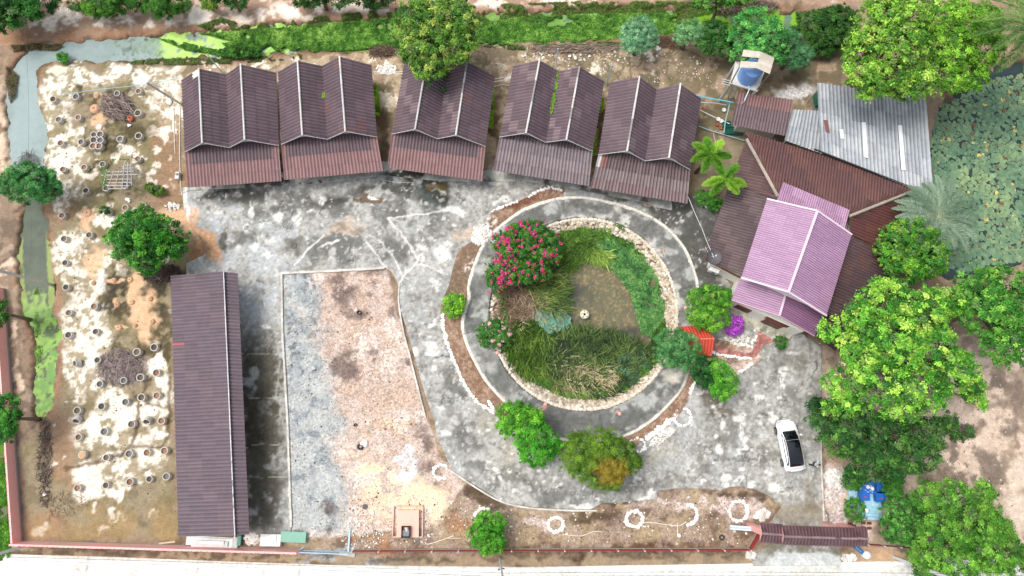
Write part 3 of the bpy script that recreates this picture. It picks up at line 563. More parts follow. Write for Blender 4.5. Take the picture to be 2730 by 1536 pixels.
def paint_path(c):
    n1, n2, nf = c.n(.8, 61), c.n(2, 62), c.n(.25, 63, 3)
    c.mix(ss(.3,.5,n2)*.85, s(120,121,117)); c.mix(ss(.6,.4,n1)*.5, s(96,96,92)); c.mix(ss(.55,.7,n1)*.6, s(186,186,180)); c.mix(ss(.45,.3,n1)*ss(.5,.7,nf)*.6, s(90,90,86))
    c.mix(c.blobs([(1560,560,60,14,25),(1640,640,40,24,45),(1700,740,16,30)], .6)*ss(.3,.6,n1)*.7, s(206,202,192))
    c.mix(c.blobs([(1390,1060,130,24),(1260,960,50,40),(1180,740,20,40),(1700,960,20,20),(1620,1060,80,26),(1480,520,60,12)], .6)*ss(.3,.55,n1)*.85, s(92,92,88))
    c.mix(c.blobs([(1690,940,26,16,-40),(1470,560,20,8)], .5)*.8, s(212,206,190))
    c.mix(c.blobs([(1775,718,8,8),(1460,1102,8,8),(1340,1076,8,8),(1650,1105,7,7)], .2, k=1.0)*.7, s(226,178,160))
    d = seg_dist(OUTER, c.u, c.v, True)
    c.mix((1-ss(6, 8.5, d+5*(n1-.5)))*(1-ss(1780,1860,c.u)*ss(900,1000,c.v)*.7), s(226,220,206), var=.04)
    for P in ([(1060+90,760),(1235,758)], [(1580,700),(1700,640)], [(1320,1000),(1390,950)]): pass
    dk = s(60,58,54)
    for a in (20, 75, 118, 165, 205, 250, 300, 340):
        r = math.radians(a+6); P = [(PC[0]+k*math.cos(r)*PR[0], PC[1]+k*math.sin(r)*PR[1]) for k in (1.0, 1.3)]
        c.mix(c.line(P, 1.5, 1.3, .3)*.6, dk)
sheet('round_path', OUTER, 0.16, m_conc, paint_path, s(156,155,149), hole=INNER, skirt=.3)
# narrow gutter round the pond between path and stone wall: soil shows (terrain); the stone bank is one heap of stones nobody counts
def stones(name, pts, rad, cols, label=None, kind='stuff', m=None):
    b = MB()
    for (x, y, z) in pts:
        b.rock((x, y, z), rad*random.uniform(.6, 1.35), .55, cols[random.randrange(len(cols))]*random.uniform(.85, 1.1))
    o = b.build(name, m or m_stone)
    return tag(o, label, 'stones' if label else None, kind=kind)
m_stone = mat('c_stone', None, rough=.85, namt=.12, nsize=.15, bump=.2, bsize=.06)
def tz(x, y): return float(terrain(np.array([x]), np.array([y]))[0])
SC_ = [s(206,192,170), s(222,214,198), s(186,170,148), s(206,188,162), s(164,150,130)]
pts = []
for k in range(2900):
    a = random.uniform(0, 2*math.pi); dg = math.degrees(a) % 360
    wd = .80 if (dg > 265 or dg < 30) else (.87 if dg < 150 else .86)
    r = random.uniform(wd, .955)
    if 150 < dg < 262 and random.random() < .55: continue
    p = G(PC[0]+PR[0]*r*math.cos(a), PC[1]+PR[1]*r*math.sin(a), -.2-.5*(0.96-r)/.16)
    pts.append((p[0], p[1], tz(p[0], p[1])))
stones('pond_bank_stones', pts, .17, SC_, 'cream rubble stones covering the sloping bank of the round pond')
# coping of whitish stones on the bank's top (the low wall)
def paint_cop(c):
    c.mix(ss(.4,.6,c.n(.3,71,3)), s(222,214,200)); c.mix(ss(.6,.7,c.n(.2,72,2)), s(160,150,136)); c.spk[:] = .8
b = MB()
for k in range(420):
    a = 2*math.pi*k/420+random.uniform(-.005, .005); dg = math.degrees(a) % 360
    if 178 < dg < 235 and random.random() < .8: continue
    p = G(PC[0]+PR[0]*.965*math.cos(a), PC[1]+PR[1]*.965*math.sin(a), 0)
    b.rock((p[0], p[1], tz(p[0], p[1])+.05), random.uniform(.13, .2), .6, SC_[random.choice((0, 1, 1))]*random.uniform(.9, 1.1))
tag(b.build('pond_wall', m_stone), 'ring of whitish stones capping the low wall round the pond', 'wall')
# water
def water_mat_unused(name, col, rough=.12, namt=.3, nsize=1.2, bump=.03):
    return mat(name, col, rough=rough, namt=namt, nsize=nsize, bump=bump, bsize=.4, spec=.5)
m_pondw = mat('c_pond_water', None, rough=.4, namt=.15, nsize=.3, bump=.1, bsize=.1, spec=.3)
m_dw = mat('c_ditch_water', None, rough=.3, namt=.08, nsize=.8, bump=.02, bsize=.5, spec=.12)
def paint_pond(c):
    n1, nf = c.n(.9, 81), c.n(.16, 82, 2)
    c.mix(ss(.45,.6,nf)*.7, s(120,110,78)); c.mix(ss(.5,.7,n1)*.5, s(84,82,62)); c.mix(ss(.7,.8,nf), s(150,130,90))
    c.mix(ss(.35,.6,n1)*.3, s(110,112,84))
    c.mix(c.blobs([(1380,700,40,30),(1400,820,40,30),(1560,850,60,30),(1420,740,60,40)], .5)*.8, s(54,58,56))
sheet('pond_water', ell(PC[0], PC[1], 232, 238, 60), -0.8, m_pondw, paint_pond, s(104,98,74))
def paint_ditch(c):
    n1, n2, nf = c.n(.9, 91), c.n(2, 92), c.n(.22, 93, 3); u, v = c.wu, c.wv
    c.mix(ss(.3,.7,n2)*.5, s(136,150,146)); c.mix(ss(440,540,v)*(u < 200), s(78,88,74)); c.mix(ss(480,600,v)*(u < 200)*ss(.4,.6,n1)*.6, s(92,100,82))
    dd = seg_dist(DITCH, c.u, c.v, True)
    c.mix((1-ss(7,10,dd+5*(n1-.5)))*ss(600,650,v)*(u < 200)*.9, s(140,156,84))
    c.mix(c.blob(64,720,10,22,.6)*.8, s(72,66,30))
    al = s(134,172,76)
    c.mix(np.clip(ss(790,850,v+30*(n1-.5))*(u < 200)*1.4*(ss(.25,.45,n1)+ss(860,960,v)),0,1), al, var=.14)
    c.mix(c.blobs([(80,755,12,30),(115,765,14,36),(85,790,14,20)], .4)*ss(.3,.5,n1), s(140,170,84))
    c.mix(ss(800,850,v)*(u < 200)*ss(.56,.66,n1)*.8, s(96,140,66)); c.mix(ss(800,850,v)*(u < 200)*ss(.66,.74,c.n(.5,97)), s(84,96,66))
    t = ss(330,520,u+60*(n2-.5))*(v < 200)
    c.mix(t*ss(.35,.5,n1)*.8, s(150,176,130)); c.mix(ss(240,420,u)*(v < 200)*ss(.52,.62,nf)*.7, s(120,146,110)); c.mix(ss(.66,.75,c.n(.5,95))*ss(250,400,u)*(v<200)*.8, s(70,84,76))
    c.mix(ss(420,470,u+50*(n1-.5))*(v < 200)*ss(.2,.4,n1), s(184,222,118), var=.12); c.mix(ss(520,640,u)*ss(.45,.6,n1)*.8, s(140,190,90))
    c.mix(ss(760,900,u)*.6, s(70,110,50)); c.mix(ss(1780,1830,u)*ss(.3,.5,n1), s(128,180,50))
def grow(P, k):
    n = len(P); a = sum(P[i][0]*P[(i+1) % n][1]-P[(i+1) % n][0]*P[i][1] for i in range(n)); sg = 1 if a > 0 else -1; o = []
    for i in range(n):
        dx, dy = P[(i+1) % n][0]-P[i-1][0], P[(i+1) % n][1]-P[i-1][1]; L = math.hypot(dx, dy)+1e-9; o.append((P[i][0]+sg*dy/L*k, P[i][1]-sg*dx/L*k))
    return o
sheet('ditch_water', grow(DITCH, 9), -0.30, m_dw, paint_ditch, s(150,166,164), step=.12)
def paint_lily(c):
    c.mix(ss(.4,.6,c.n(1.5,96))*.5, s(64,76,84))
sheet('lily_pond_water', grow(LILY, 10), -0.45, m_dw, paint_lily, s(54,68,62), step=.3)
# ---------------------------------------------------------------- foliage helpers
m_leaf = mat('c_leaf', None, rough=.55, namt=.1, nsize=.3, spec=.25, translucent=.15)
m_bark = mat('bark', s(120,100,82), rough=.9, namt=.3, nsize=.1, bump=.5, bsize=.05)
m_twig = mat('c_twig', None, rough=.9, namt=.25, nsize=.15)
def unit(v): return v/np.maximum(np.linalg.norm(v, axis=1, keepdims=True), 1e-9)
def leaf_mesh(P, N, col, L, W, name, wmax=None, fold=0.0, dirs=None):
    """rhombic leaves at P, normals N, lengths L, widths W (arrays)"""
    n = len(P); R = rng.normal(size=(n, 3)) if dirs is None else dirs
    T = unit(R-N*(R*N).sum(1, keepdims=True)); B = np.cross(N, T)
    L = L[:, None]; W = W[:, None]
    V = np.stack([P-T*L*.5, P+B*W*.5-T*L*.05, P+T*L*.5, P-B*W*.5-T*L*.05], 1).reshape(-1, 3)
    F = np.arange(4*n).reshape(n, 4)
    return V, F, np.repeat(col, 4, axis=0)
def crown_data(blobs, pal, ll=.22, lw=.12, cr=.55, cover=3.0, jit=.35, low=-.35, fine=0.0, flat=1.0, up=0.5):
    """blobs: (x,y,z,rx,ry,rz). Sub-clumps on the shell of each blob, leaves on each clump. Returns P,N,col,L,W"""
    Ps, Ns, Cs = [], [], []
    pal = [np.asarray(p) for p in pal]
    for (x, y, z, rx, ry, rz) in blobs:
        R = (rx+ry)/2; nc = max(5, int(4.2*(R/cr)**2*jit**0*1.0))
        D = rng.normal(size=(nc*3, 3)); D = unit(D); D = D[D[:, 2] > low][:nc]; nc = len(D)
        rad = 1-np.abs(rng.normal(0, .16, nc)); rad = np.clip(rad+rng.uniform(-.05, .12, nc), .45, 1.12); tip = rng.uniform(0, 1, nc) < .16; rad[tip] = rng.uniform(1.08, 1.28, tip.sum())
        C = D*rad[:, None]*np.array([rx, ry, rz])+np.array([x, y, z])
        cs = cr*rng.uniform(.5, 1.3, nc)*np.where(tip, .6, 1)
        t = rng.beta(1.3, 1.3, nc)*(len(pal)-1); i = np.minimum(t.astype(int), len(pal)-2); f = (t-i)[:, None]
        PA = np.array(pal); cc = PA[i]*(1-f)+PA[i+1]*f; cc = cc*rng.uniform(.72, 1.15, nc)[:, None]; dl = (rng.uniform(0, 1, nc) < .13)[:, None]; cc = np.where(dl, cc*.6+s(104,116,84)*.4, cc)
        area = 2*math.pi*cs**2; nl = np.maximum(6, (area*cover/(ll*lw*.5)/2.2)).astype(int)
        idx = np.repeat(np.arange(nc), nl); n = len(idx)
        d = unit(rng.normal(size=(n, 3))); d[:, 2] = np.abs(d[:, 2])*.9-.15+0.0
        rr = np.abs(rng.normal(.62, .34, n))
        P = C[idx]+d*(cs[idx]*rr)[:, None]*np.array([1, 1, flat*.75])
        N = unit(d*.7+D[idx]*.35+np.array([0, 0, up])+rng.normal(0, .38, (n, 3)))
        Ps.append(P); Ns.append(N); Cs.append(cc[idx]*rng.uniform(.6, 1.4, n)[:, None])
        # inner filling so that the crown is not see-through, darkened to stand for inner shade
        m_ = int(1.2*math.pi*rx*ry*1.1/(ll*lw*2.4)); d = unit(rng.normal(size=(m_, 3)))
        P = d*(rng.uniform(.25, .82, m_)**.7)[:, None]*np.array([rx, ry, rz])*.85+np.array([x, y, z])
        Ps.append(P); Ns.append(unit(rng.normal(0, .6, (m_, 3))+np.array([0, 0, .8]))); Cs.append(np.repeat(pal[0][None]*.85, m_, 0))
    P = np.concatenate(Ps); n = len(P)
    return P, np.concatenate(Ns), np.concatenate(Cs), ll*rng.uniform(.7, 1.35, n), lw*rng.uniform(.7, 1.3, n)
def crown_blobs(px, z):
    out = []
    for b in px:
        x, y, rx, ry = b[:4]; h = b[4]; rz_ = b[5] if len(b) > 5 else None
        k = ppm(x*1.0602, y*1.0602, h*.75)
        rx_, ry_ = rx*1.0602/k, ry*1.0602/k; rz = rz_ or min(.75*(rx_+ry_)/2, h*.48)
        c = G(x*1.0602, y*1.0602, h-rz*.85)
        out.append((c[0], c[1], max(h-rz, rz*.55), rx_, ry_, rz))
    return out
def tree(label, px, pal, name='broadleaf_tree', cat='tree', trunk=.16, group=None, extra=None, limbs=5, bark=None, **kw):
    """px: crown lobes as (x, y, rx, ry, top height) in photo positions"""
    bl = crown_blobs(px, 0); w = [b[3]*b[4] for b in bl]; W = sum(w)
    bx = sum(b[0]*k for b, k in zip(bl, w))/W; by = sum(b[1]*k for b, k in zip(bl, w))/W
    base = np.array([bx, by, max(-.9, min(0.02, tz(bx, by)))])
    t = thing(name, label, cat, base, group)
    P, N, C, L_, W_ = crown_data(bl, pal, **kw)
    if extra is not None: P, N, C, L_, W_ = extra(P, N, C, L_, W_, bl)
    P[:, 2] = np.maximum(P[:, 2], base[2]+.04)
    C = C*1.2; C = C*.96+(C@np.array([.3, .6, .1]))[:, None]*.04; dead = rng.uniform(0, 1, len(C)) < .012; C[dead] = s(150,124,70)
    V, F, CC = leaf_mesh(P, N, C, L_, W_, 'crown')
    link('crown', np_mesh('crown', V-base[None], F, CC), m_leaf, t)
    b = MB(); zt = min(x[2] for x in bl); main = [base+[0, 0, -.3], base+np.array([.05, .03, zt*.4]), base+np.array([0, .05, max(zt*.75, .3)])]
    b.tube(main, [trunk*1.3, trunk, trunk*.8], 8)
    top = main[-1]
    for q in bl:
        for k in range(max(1, limbs//len(bl)+1)):
            a = random.uniform(0, 6.28); e = np.array([q[0]+math.cos(a)*q[3]*.55, q[1]+math.sin(a)*q[4]*.55, q[2]+q[5]*.25])
            mid = (top+e)/2+np.array([0, 0, .1]); b.tube([top, mid, e], [trunk*.55, trunk*.35, trunk*.12], 6)
    b.build('trunk', bark or m_bark, t, smooth_=True)
    return t
def scatter(P, n, k=1.0602, z=0.0):
    P = [(p[0]*k, p[1]*k) for p in P]; xs = [p[0] for p in P]; ys = [p[1] for p in P]; out = []
    got = 0; U = []; V = []
    while got < n:
        u = rng.uniform(min(xs), max(xs), n); v = rng.uniform(min(ys), max(ys), n); i = in_poly(P, u, v); U.append(u[i]); V.append(v[i]); got += i.sum()
    u = np.concatenate(U)[:n]; v = np.concatenate(V)[:n]
    x = (u-1365)/FPX; y = (768-v)/FPX; ry = st+y*ct; rz = -ct+y*st; t = (H-z)/(-rz)
    return x*t, ry*t, u, v
def cover(name, label, polys, pal, n, h=(.05, .35), ll=.2, lw=.12, cat='ground cover', z=None, patch=1.2, thr=0.0, k=1.0602, seed=0, up=.9):
    """leafy ground cover: countless small leaves, one object"""
    Ps, Cs = [], []; pal = np.array(pal)
    for P in polys:
        m = int(n*P[1]) if isinstance(P, tuple) and isinstance(P[1], float) else n
        pl = P[0] if isinstance(P, tuple) and isinstance(P[1], float) else P
        X, Y, u, v = scatter(pl, m, k, z if z is not None else -.2)
        q = fbm(X, Y, patch, 3, 300+seed); keep = q > thr; X, Y, q = X[keep], Y[keep], q[keep]
        zz = terrain(X, Y) if z is None else np.full(len(X), z); zz = np.maximum(zz, -.28) if z is None else zz
        q2 = fbm(X, Y, .5, 2, 400+seed); hh = h[0]+(h[1]-h[0])*q2*rng.uniform(.3, 1, len(X))
        Ps.append(np.stack([X, Y, zz+hh], 1)); t = np.clip(q*.6+q2*.5+rng.normal(0, .12, len(X))-.05, 0, .999)*(len(pal)-1); i = t.astype(int); f = (t-i)[:, None]
        Cs.append((pal[i]*(1-f)+pal[np.minimum(i+1, len(pal)-1)]*f)*rng.uniform(.8, 1.2, len(X))[:, None])
    P = np.concatenate(Ps); C = np.concatenate(Cs); n = len(P)
    N = unit(rng.normal(0, .45, (n, 3))+np.array([0, 0, up]))
    V, F, CC = leaf_mesh(P, N, C, ll*rng.uniform(.6, 1.4, n), lw*rng.uniform(.6, 1.4, n), name)
    return tag(link(name, np_mesh(name, V, F, CC), m_leaf), label, cat, kind='stuff')
def blades(X, Y, Z, C, L, W, lean, bend=.5, az=None, spread=.6):
    """grass blades: two-segment tapering strips. az = direction of lean"""
    n = len(X); a = (rng.uniform(0, 2*math.pi, n) if az is None else az+rng.normal(0, spread, n))
    d = np.stack([np.cos(a), np.sin(a), np.zeros(n)], 1); sd = np.stack([-np.sin(a), np.cos(a), np.zeros(n)], 1); up = np.array([0, 0, 1.])
    P0 = np.stack([X, Y, Z], 1); lean = lean*rng.uniform(.6, 1.3, n)[:, None] if np.isscalar(lean) else lean[:, None]
    L = L[:, None]; W = W[:, None]*.5
    P1 = P0+(d*np.sin(lean)+up*np.cos(lean))*L*.5
    l2 = np.minimum(lean+bend, 1.65); P2 = P1+(d*np.sin(l2)+up*np.cos(l2))*L*.5
    P2[:, 2] = np.maximum(P2[:, 2], Z+.02)
    V = np.stack([P0-sd*W, P0+sd*W, P1+sd*W, P1-sd*W, P2+sd*W*.15, P2-sd*W*.15], 1).reshape(-1, 3)
    b = np.arange(n)[:, None]*6
    F = np.concatenate([b+np.array([0, 1, 2, 3]), b+np.array([3, 2, 4, 5])])
    return V, F, np.repeat(C, 6, 0)
def reeds(name, label, specs, cat='reeds', m=None):
    Vs, Fs, Cs = [], [], []; off = 0
    for sp in specs:
        X, Y, u, v = scatter(sp['poly'], sp['n'], 1.0602, -.6); n = len(X)
        Z = np.full(n, sp.get('z', -.75)); q = fbm(X, Y, sp.get('patch', .45), 3, sp.get('seed', 1)); pal = np.array(sp['pal'])
        t = np.clip(q+rng.normal(0, .18, n), 0, .999)*(len(pal)-1); i = t.astype(int); f = (t-i)[:, None]
        C = (pal[i]*(1-f)+pal[np.minimum(i+1, len(pal)-1)]*f)*rng.uniform(.75, 1.2, n)[:, None]
        az = sp.get('az'); az = None if az is None else math.radians(az)+(q-.5)*sp.get('swirl', 2.0)
        V, F, CC = blades(X, Y, Z, C, sp['L']*rng.uniform(.5, 1.2, n), sp['W']*rng.uniform(.6, 1.3, n), sp.get('lean', .8), sp.get('bend', .6), az, sp.get('spread', .5))
        Vs.append(V); Fs.append(F+off); Cs.append(CC); off += len(V)
    return tag(link(name, np_mesh(name, np.concatenate(Vs), np.concatenate(Fs), np.concatenate(Cs)), m or m_leaf), label, cat, kind='stuff')
def brush(name, label, px, py, rx, ry, n, cols, L=1.6, z=0.0, cat='brushwood', kind='stuff', h=.5, r=.012, dirs=None):
    """heap of dry twigs"""
    b = MB(); k = ppm(px, py, z)
    for i in range(n):
        a = random.uniform(0, 6.28); q = math.sqrt(random.random()); c = G(px+rx*q*math.cos(a), py+ry*q*math.sin(a), z)
        d = random.uniform(0, 6.28) if dirs is None else math.radians(dirs+random.uniform(-30, 30))
        l = L*random.uniform(.3, 1); z0 = z+random.uniform(.03, h)*(1-q*.7); cc = cols[random.randrange(len(cols))]*random.uniform(.7, 1.15)
        p0 = c+np.array([-math.cos(d)*l/2, -math.sin(d)*l/2, z0-z]); p2 = c+np.array([math.cos(d)*l/2, math.sin(d)*l/2, z0-z+random.uniform(-.1, .25)])
        p1 = (p0+p2)/2+np.array([random.uniform(-.12, .12)*l, random.uniform(-.12, .12)*l, .05])
        p0[2] = max(p0[2], z+.02); p2[2] = max(p2[2], z+.02)
        b.tube([p0, p1, p2], [r*1.6, r*1.2, r*.5], 3, cc, cap=False)
    return tag(b.build(name, m_twig), label, cat, kind=kind)
def palm_unused(): pass
def palm(label, px, py, h, r, pal, n=11, name='palm_tree', leafl=.5, droop=1.0, group=None, trunk=.13, base=None, az0=0, az1=360, W=.05, lift=.55, npin=46, rach=None, plume=False):
    c = G(px, py, h); bs = G(*(base or (px, py)), 0); t = thing(name, label, 'palm', bs, group)
    b = MB(); b.tube([bs+[0, 0, -.2], (bs+c)/2+[.05, 0, 0], c-[0, 0, .1]], [trunk*1.5, trunk, trunk*.8], 10); b.build('trunk', m_bark, t, smooth_=True)
    pal = np.array(pal)
    for i in range(n):
        a = math.radians(az0+(az1-az0)*(i+random.uniform(-.25, .25))/n); rr = r*random.uniform(.85, 1.1); el = lift*random.uniform(.5, 1.4)
        d = np.array([math.cos(a), math.sin(a), 0]); sd = np.array([-math.sin(a), math.cos(a), 0])
        S = np.linspace(0, 1, npin); Pc = c+d*(rr*S)[:, None]+np.array([0, 0, 1])*(el*rr*(S-droop*1.5*S**2))[:, None]
        Vs, Cs = [], []; q = rng.uniform(0, 1)
        cl = pal[0]*(1-q)+pal[-1]*q
        Pl = []; Nn = []; Dd = []
        for sg in (-1, 1):
            for j in range(3):
                Sj = np.clip(S+rng.uniform(-.02, .02, npin), .08, 1); pc = c+d*(rr*Sj)[:, None]+np.array([0, 0, 1])*(el*rr*(Sj-droop*1.5*Sj**2))[:, None]
                ll = leafl*(np.sin(np.pi*np.clip(Sj*.93+.07, 0, 1))**.6)*rng.uniform(.8, 1.1, npin)
                dr = unit(sg*sd*(.8-.35*j*.5)+d*(.55+.2*Sj[:, None])+np.array([0, 0, 1])*(.35-.5*j*.5-.2)+rng.normal(0, .08, (npin, 3)))
                Pl.append((pc+dr*ll[:, None]*.5, dr, ll))
        if plume:
            for q in range(len(Pl)):
                pc = Pl[q][0]-Pl[q][1]*Pl[q][2][:, None]*.5; dr = unit(d*.55+rng.normal(0, .6, (npin, 3))+np.array([0, 0, .15])); Pl[q] = (pc+dr*Pl[q][2][:, None]*.5, dr, Pl[q][2])
        P = np.concatenate([p[0] for p in Pl]); D = np.concatenate([p[1] for p in Pl]); LL = np.concatenate([p[2] for p in Pl])
        N = unit(np.cross(D, np.tile(d, (len(D), 1)))*1.0+np.array([0, 0, 1.2])+rng.normal(0, .2, (len(D), 3)))
        N = unit(N-D*(N*D).sum(1, keepdims=True))
        col = cl[None]*rng.uniform(.75, 1.25, len(P))[:, None]
        V, F, CC = leaf_mesh(P, N, col, LL, np.full(len(P), W), 'frond', dirs=D)
        rb = MB(); rb.tube(list(Pc[::5]), [.035*(1-.8*k/len(Pc[::5])) for k in range(len(Pc[::5]))], 4, (pal[0]*1.2 if rach is None else rach), cap=False)
        V = np.concatenate([V, np.array(rb.v)]); o = 4*len(P); F = np.concatenate([F, np.array(rb.f)+o]); CC = np.concatenate([CC, np.array(rb.c)])
        link('frond', np_mesh('frond', V-bs[None], F, CC), m_leaf, t)
    return t
# palettes (young leaves paler and yellower)
YG = [s(70,112,24), s(104,150,34), s(146,184,48), s(178,208,66)]
GR_ = [s(40,92,28), s(64,126,36), s(92,152,48), s(118,176,60)]
DG = [s(34,70,26), s(50,96,34), s(72,120,42)]
BG = [s(56,112,66), s(86,146,90), s(126,180,126)]
BR = [s(52,120,20), s(84,158,28), s(120,188,40)]
OL = [s(74,108,24), s(98,134,32), s(124,156,40)]
# ---------------------------------------------------------------- trees and shrubs
tree('tall yellow-green tree overhanging the roof of the middle row house', [(1050,60,55,62,8),(1130,50,62,60,8.6),(1100,110,85,55,8.4),(1045,120,40,40,7.4),(1155,110,40,45,7.5),(1085,165,46,34,7),(1100,20,60,50,8)], [s(46,92,26), s(72,124,34), s(116,158,50), s(178,194,86)], cr=.4, ll=.2, lw=.11, cover=2.4)
tree('low spreading feathery green tree leaning across the left-hand ditch', [(70,440,50,28,4.4),(100,455,45,30,4.2),(40,465,38,30,3.8),(75,480,58,26,3.6),(118,478,32,28,3.4),(20,450,22,18,3.4)], [s(30,96,44), s(58,134,58), s(104,170,92)], cr=.34, ll=.26, lw=.05, cover=2.6)
tree('spiky-edged deep green tree among the concrete rings, nearest the long shed', [(360,600,62,62,6),(330,570,42,36,5),(405,580,40,36,5.2),(310,620,36,28,4.6),(420,625,42,26,4.4),(365,655,36,32,4.2),(285,595,22,16,4),(455,595,20,14,4),(360,540,26,20,4.4),(365,680,12,12,3.6)], [s(24,92,20), s(48,128,26), s(92,166,36)], cr=.36, ll=.22, lw=.1, cover=2.5)
tg = 'leafy trees on the far bank along the top edge'
tree('dark green tree filling the top left corner', [(20,20,60,40,4.5),(75,-5,66,36,4.5),(-20,-30,70,50,5),(0,50,40,26,3.6)], [s(28,84,26), s(46,112,34), s(74,140,50)], group=tg, low=-.95, cr=.45, ll=.28, lw=.09)
tree('fine-leaved green tree on the far bank, second from the top left corner', [(225,-2,55,26,3.2),(250,12,44,24,3),(290,4,50,26,3.2),(240,22,34,12,2)], [s(40,92,22), s(66,120,30), s(96,150,40)], group=tg, low=-.95, cr=.4, ll=.28, lw=.07)
tree('fine-leaved green tree with a pointed lower tip on the far bank', [(360,-4,50,26,3.2),(400,8,44,24,3.2),(415,24,24,18,2.6),(440,0,36,28,3)], [s(40,92,24), s(62,120,30), s(90,150,42)], group=tg, low=-.95, cr=.4, ll=.28, lw=.07)
tree('small dark green treetop cut by the top edge above the leftmost houses', [(595,-2,34,20,2.6),(560,-10,30,14,2.6)], DG, group=tg, low=-.95, cr=.35)
tree('small olive bush on the pale far bank near the top edge', [(520,5,22,16,2)], OL, name='shrub', cat='shrub', group=tg, low=-.95, cr=.3, trunk=.05)
tree('dark green treetop cut by the top edge above the second row house', [(780,-8,46,20,2.8),(845,-5,40,16,2.6)], DG, group=tg, low=-.95, cr=.35)
tree('dark treetop cut by the top edge left of the tall yellow-green tree', [(930,-8,50,20,2.6)], DG, group=tg, low=-.95, cr=.35)
tree('bright green treetop cut by the top edge above the weeds, right of the middle', [(1780,0,36,22,4),(1850,-14,50,20,4.5)], GR_, group=tg, low=-.95, cr=.35)
tree('rounded pale feathery tree at the weedy bank, behind the fourth row house', [(1607,78,40,34,4.2),(1590,100,28,28,3.5),(1625,98,30,28,3.6),(1606,116,26,18,3)], [s(84,146,100), s(126,184,134), s(170,216,168)], cr=.26, ll=.22, lw=.035, cover=2.4, up=.3)
tree('smaller pale feathery tree on the weedy bank, right of the rounded one', [(1735,76,34,26,3.6),(1718,92,20,20,3),(1752,92,18,14,3)], [s(80,142,80), s(120,176,112), s(158,204,144)], cr=.25, ll=.22, lw=.04, cover=2.2, up=.3)
tree('dark green bushy tree between the pale feathery tree and the water tank', [(1800,80,34,30,3.4),(1785,110,34,28,3),(1820,110,26,26,3)], [s(34,80,30), s(52,106,36), s(80,134,46)], cr=.3, ll=.18, lw=.09)
tree('vivid green tree standing behind the blue water tank', [(1900,60,46,40,5.5),(1930,90,52,42,5.8),(1870,95,34,30,4.6),(1900,125,40,34,5),(1865,140,24,16,3.5),(1950,130,30,28,4.6)], [s(40,112,50), s(68,152,66), s(118,192,86)], cr=.34, ll=.2, lw=.09)
tree('grey-green feathery tree to the right of the water tank', [(1985,110,34,30,4.2),(2015,135,30,26,3.8),(2005,155,26,16,3.2)], BG, cr=.28, ll=.22, lw=.04, up=.3)
tree('shaggy dark green shrub mass on the bank left of the big top right tree', [(2060,70,60,44,2.6),(2105,50,50,36,2.6),(2075,110,46,26,2.2),(2120,80,36,30,2.3)], [s(30,70,22), s(46,96,30), s(74,122,42)], name='shrub', cat='shrub', cr=.3, ll=.16, lw=.08, trunk=.06)
tree('huge yellow-green tree overhanging the grey sheet roof, left of its finer-leaved neighbour', [(2225,40,60,50,11),(2290,30,60,50,11.5),(2200,100,56,44,10.5),(2280,110,60,50,11),(2170,180,50,38,9.5),(2240,190,56,42,10),(2300,195,56,44,9.8),(2195,225,40,22,8.5),(2280,232,44,20,8.4),(2160,140,36,30,9)], [s(50,104,24), s(88,144,34), s(128,178,50), s(170,204,80)], cr=.42, ll=.22, lw=.12, cover=2.4, trunk=.3)
tree('fine-leaved bright green tree in the top right corner beside the lily pond', [(2400,50,66,56,9.5),(2460,60,60,56,9),(2400,130,60,54,9),(2470,120,50,50,8.6),(2380,190,50,44,8.2),(2440,190,40,36,7.8),(2350,110,40,60,9)], [s(66,124,24), s(110,170,38), s(152,204,56)], cr=.34, ll=.15, lw=.09, cover=2.3, trunk=.28)
tree('dense rounded green tree between the big house and the lily pond', [(2290,600,60,50,6),(2255,640,46,48,5.4),(2325,640,52,52,5.8),(2290,670,60,40,5.2),(2345,605,34,36,5)], [s(34,92,26), s(58,126,32), s(94,158,36), s(130,176,44)], cr=.34, ll=.19, lw=.11, trunk=.2)
tree('large tree with clumps of lime green leaves covering the corner by the house', [(2240,760,70,50,9),(2180,800,50,40,8),(2320,790,66,50,9),(2260,860,76,60,9.6),(2340,880,66,60,9.4),(2170,890,50,44,8.2),(2110,830,46,30,7),(2400,930,56,50,8.4),(2220,960,80,50,9),(2320,990,60,40,8.6),(2130,960,52,40,7.6),(2440,970,36,30,7),(2130,1020,50,26,7),(2270,1030,40,26,7.6),(2230,730,40,30,8),(2370,760,50,40,8),(2460,1010,20,24,6)], [s(38,96,26), s(64,134,34), s(102,170,46), s(146,202,60), s(190,224,92)], cr=.4, ll=.21, lw=.12, cover=2.3, trunk=.35, limbs=20)
tree('green tree at the right edge between lily pond and the lime green tree', [(2470,720,50,50,8),(2530,720,60,50,8.4),(2500,790,66,60,8.6),(2560,800,50,70,8.4),(2530,870,50,46,8),(2430,750,36,40,7.4)], [s(38,94,28), s(58,124,36), s(92,158,50), s(134,190,66)], cr=.38, ll=.21, lw=.11, cover=2.3, trunk=.25)
tree('low dark green tree in front of the lime green one, beside the parked car', [(2100,1050,60,44,5),(2170,1070,66,46,5.4),(2250,1090,66,46,5.2),(2330,1100,54,44,5),(2120,1110,56,34,4.6),(2210,1140,66,40,4.8),(2300,1150,60,34,4.4),(2180,1180,50,26,4),(2060,1030,26,24,4.4),(2380,1070,30,30,4.4),(2265,1180,36,20,3.8)], [s(24,66,26), s(36,86,32), s(60,114,42), s(104,152,56)], cr=.36, ll=.24, lw=.08, cover=1.9, trunk=.25, limbs=16)
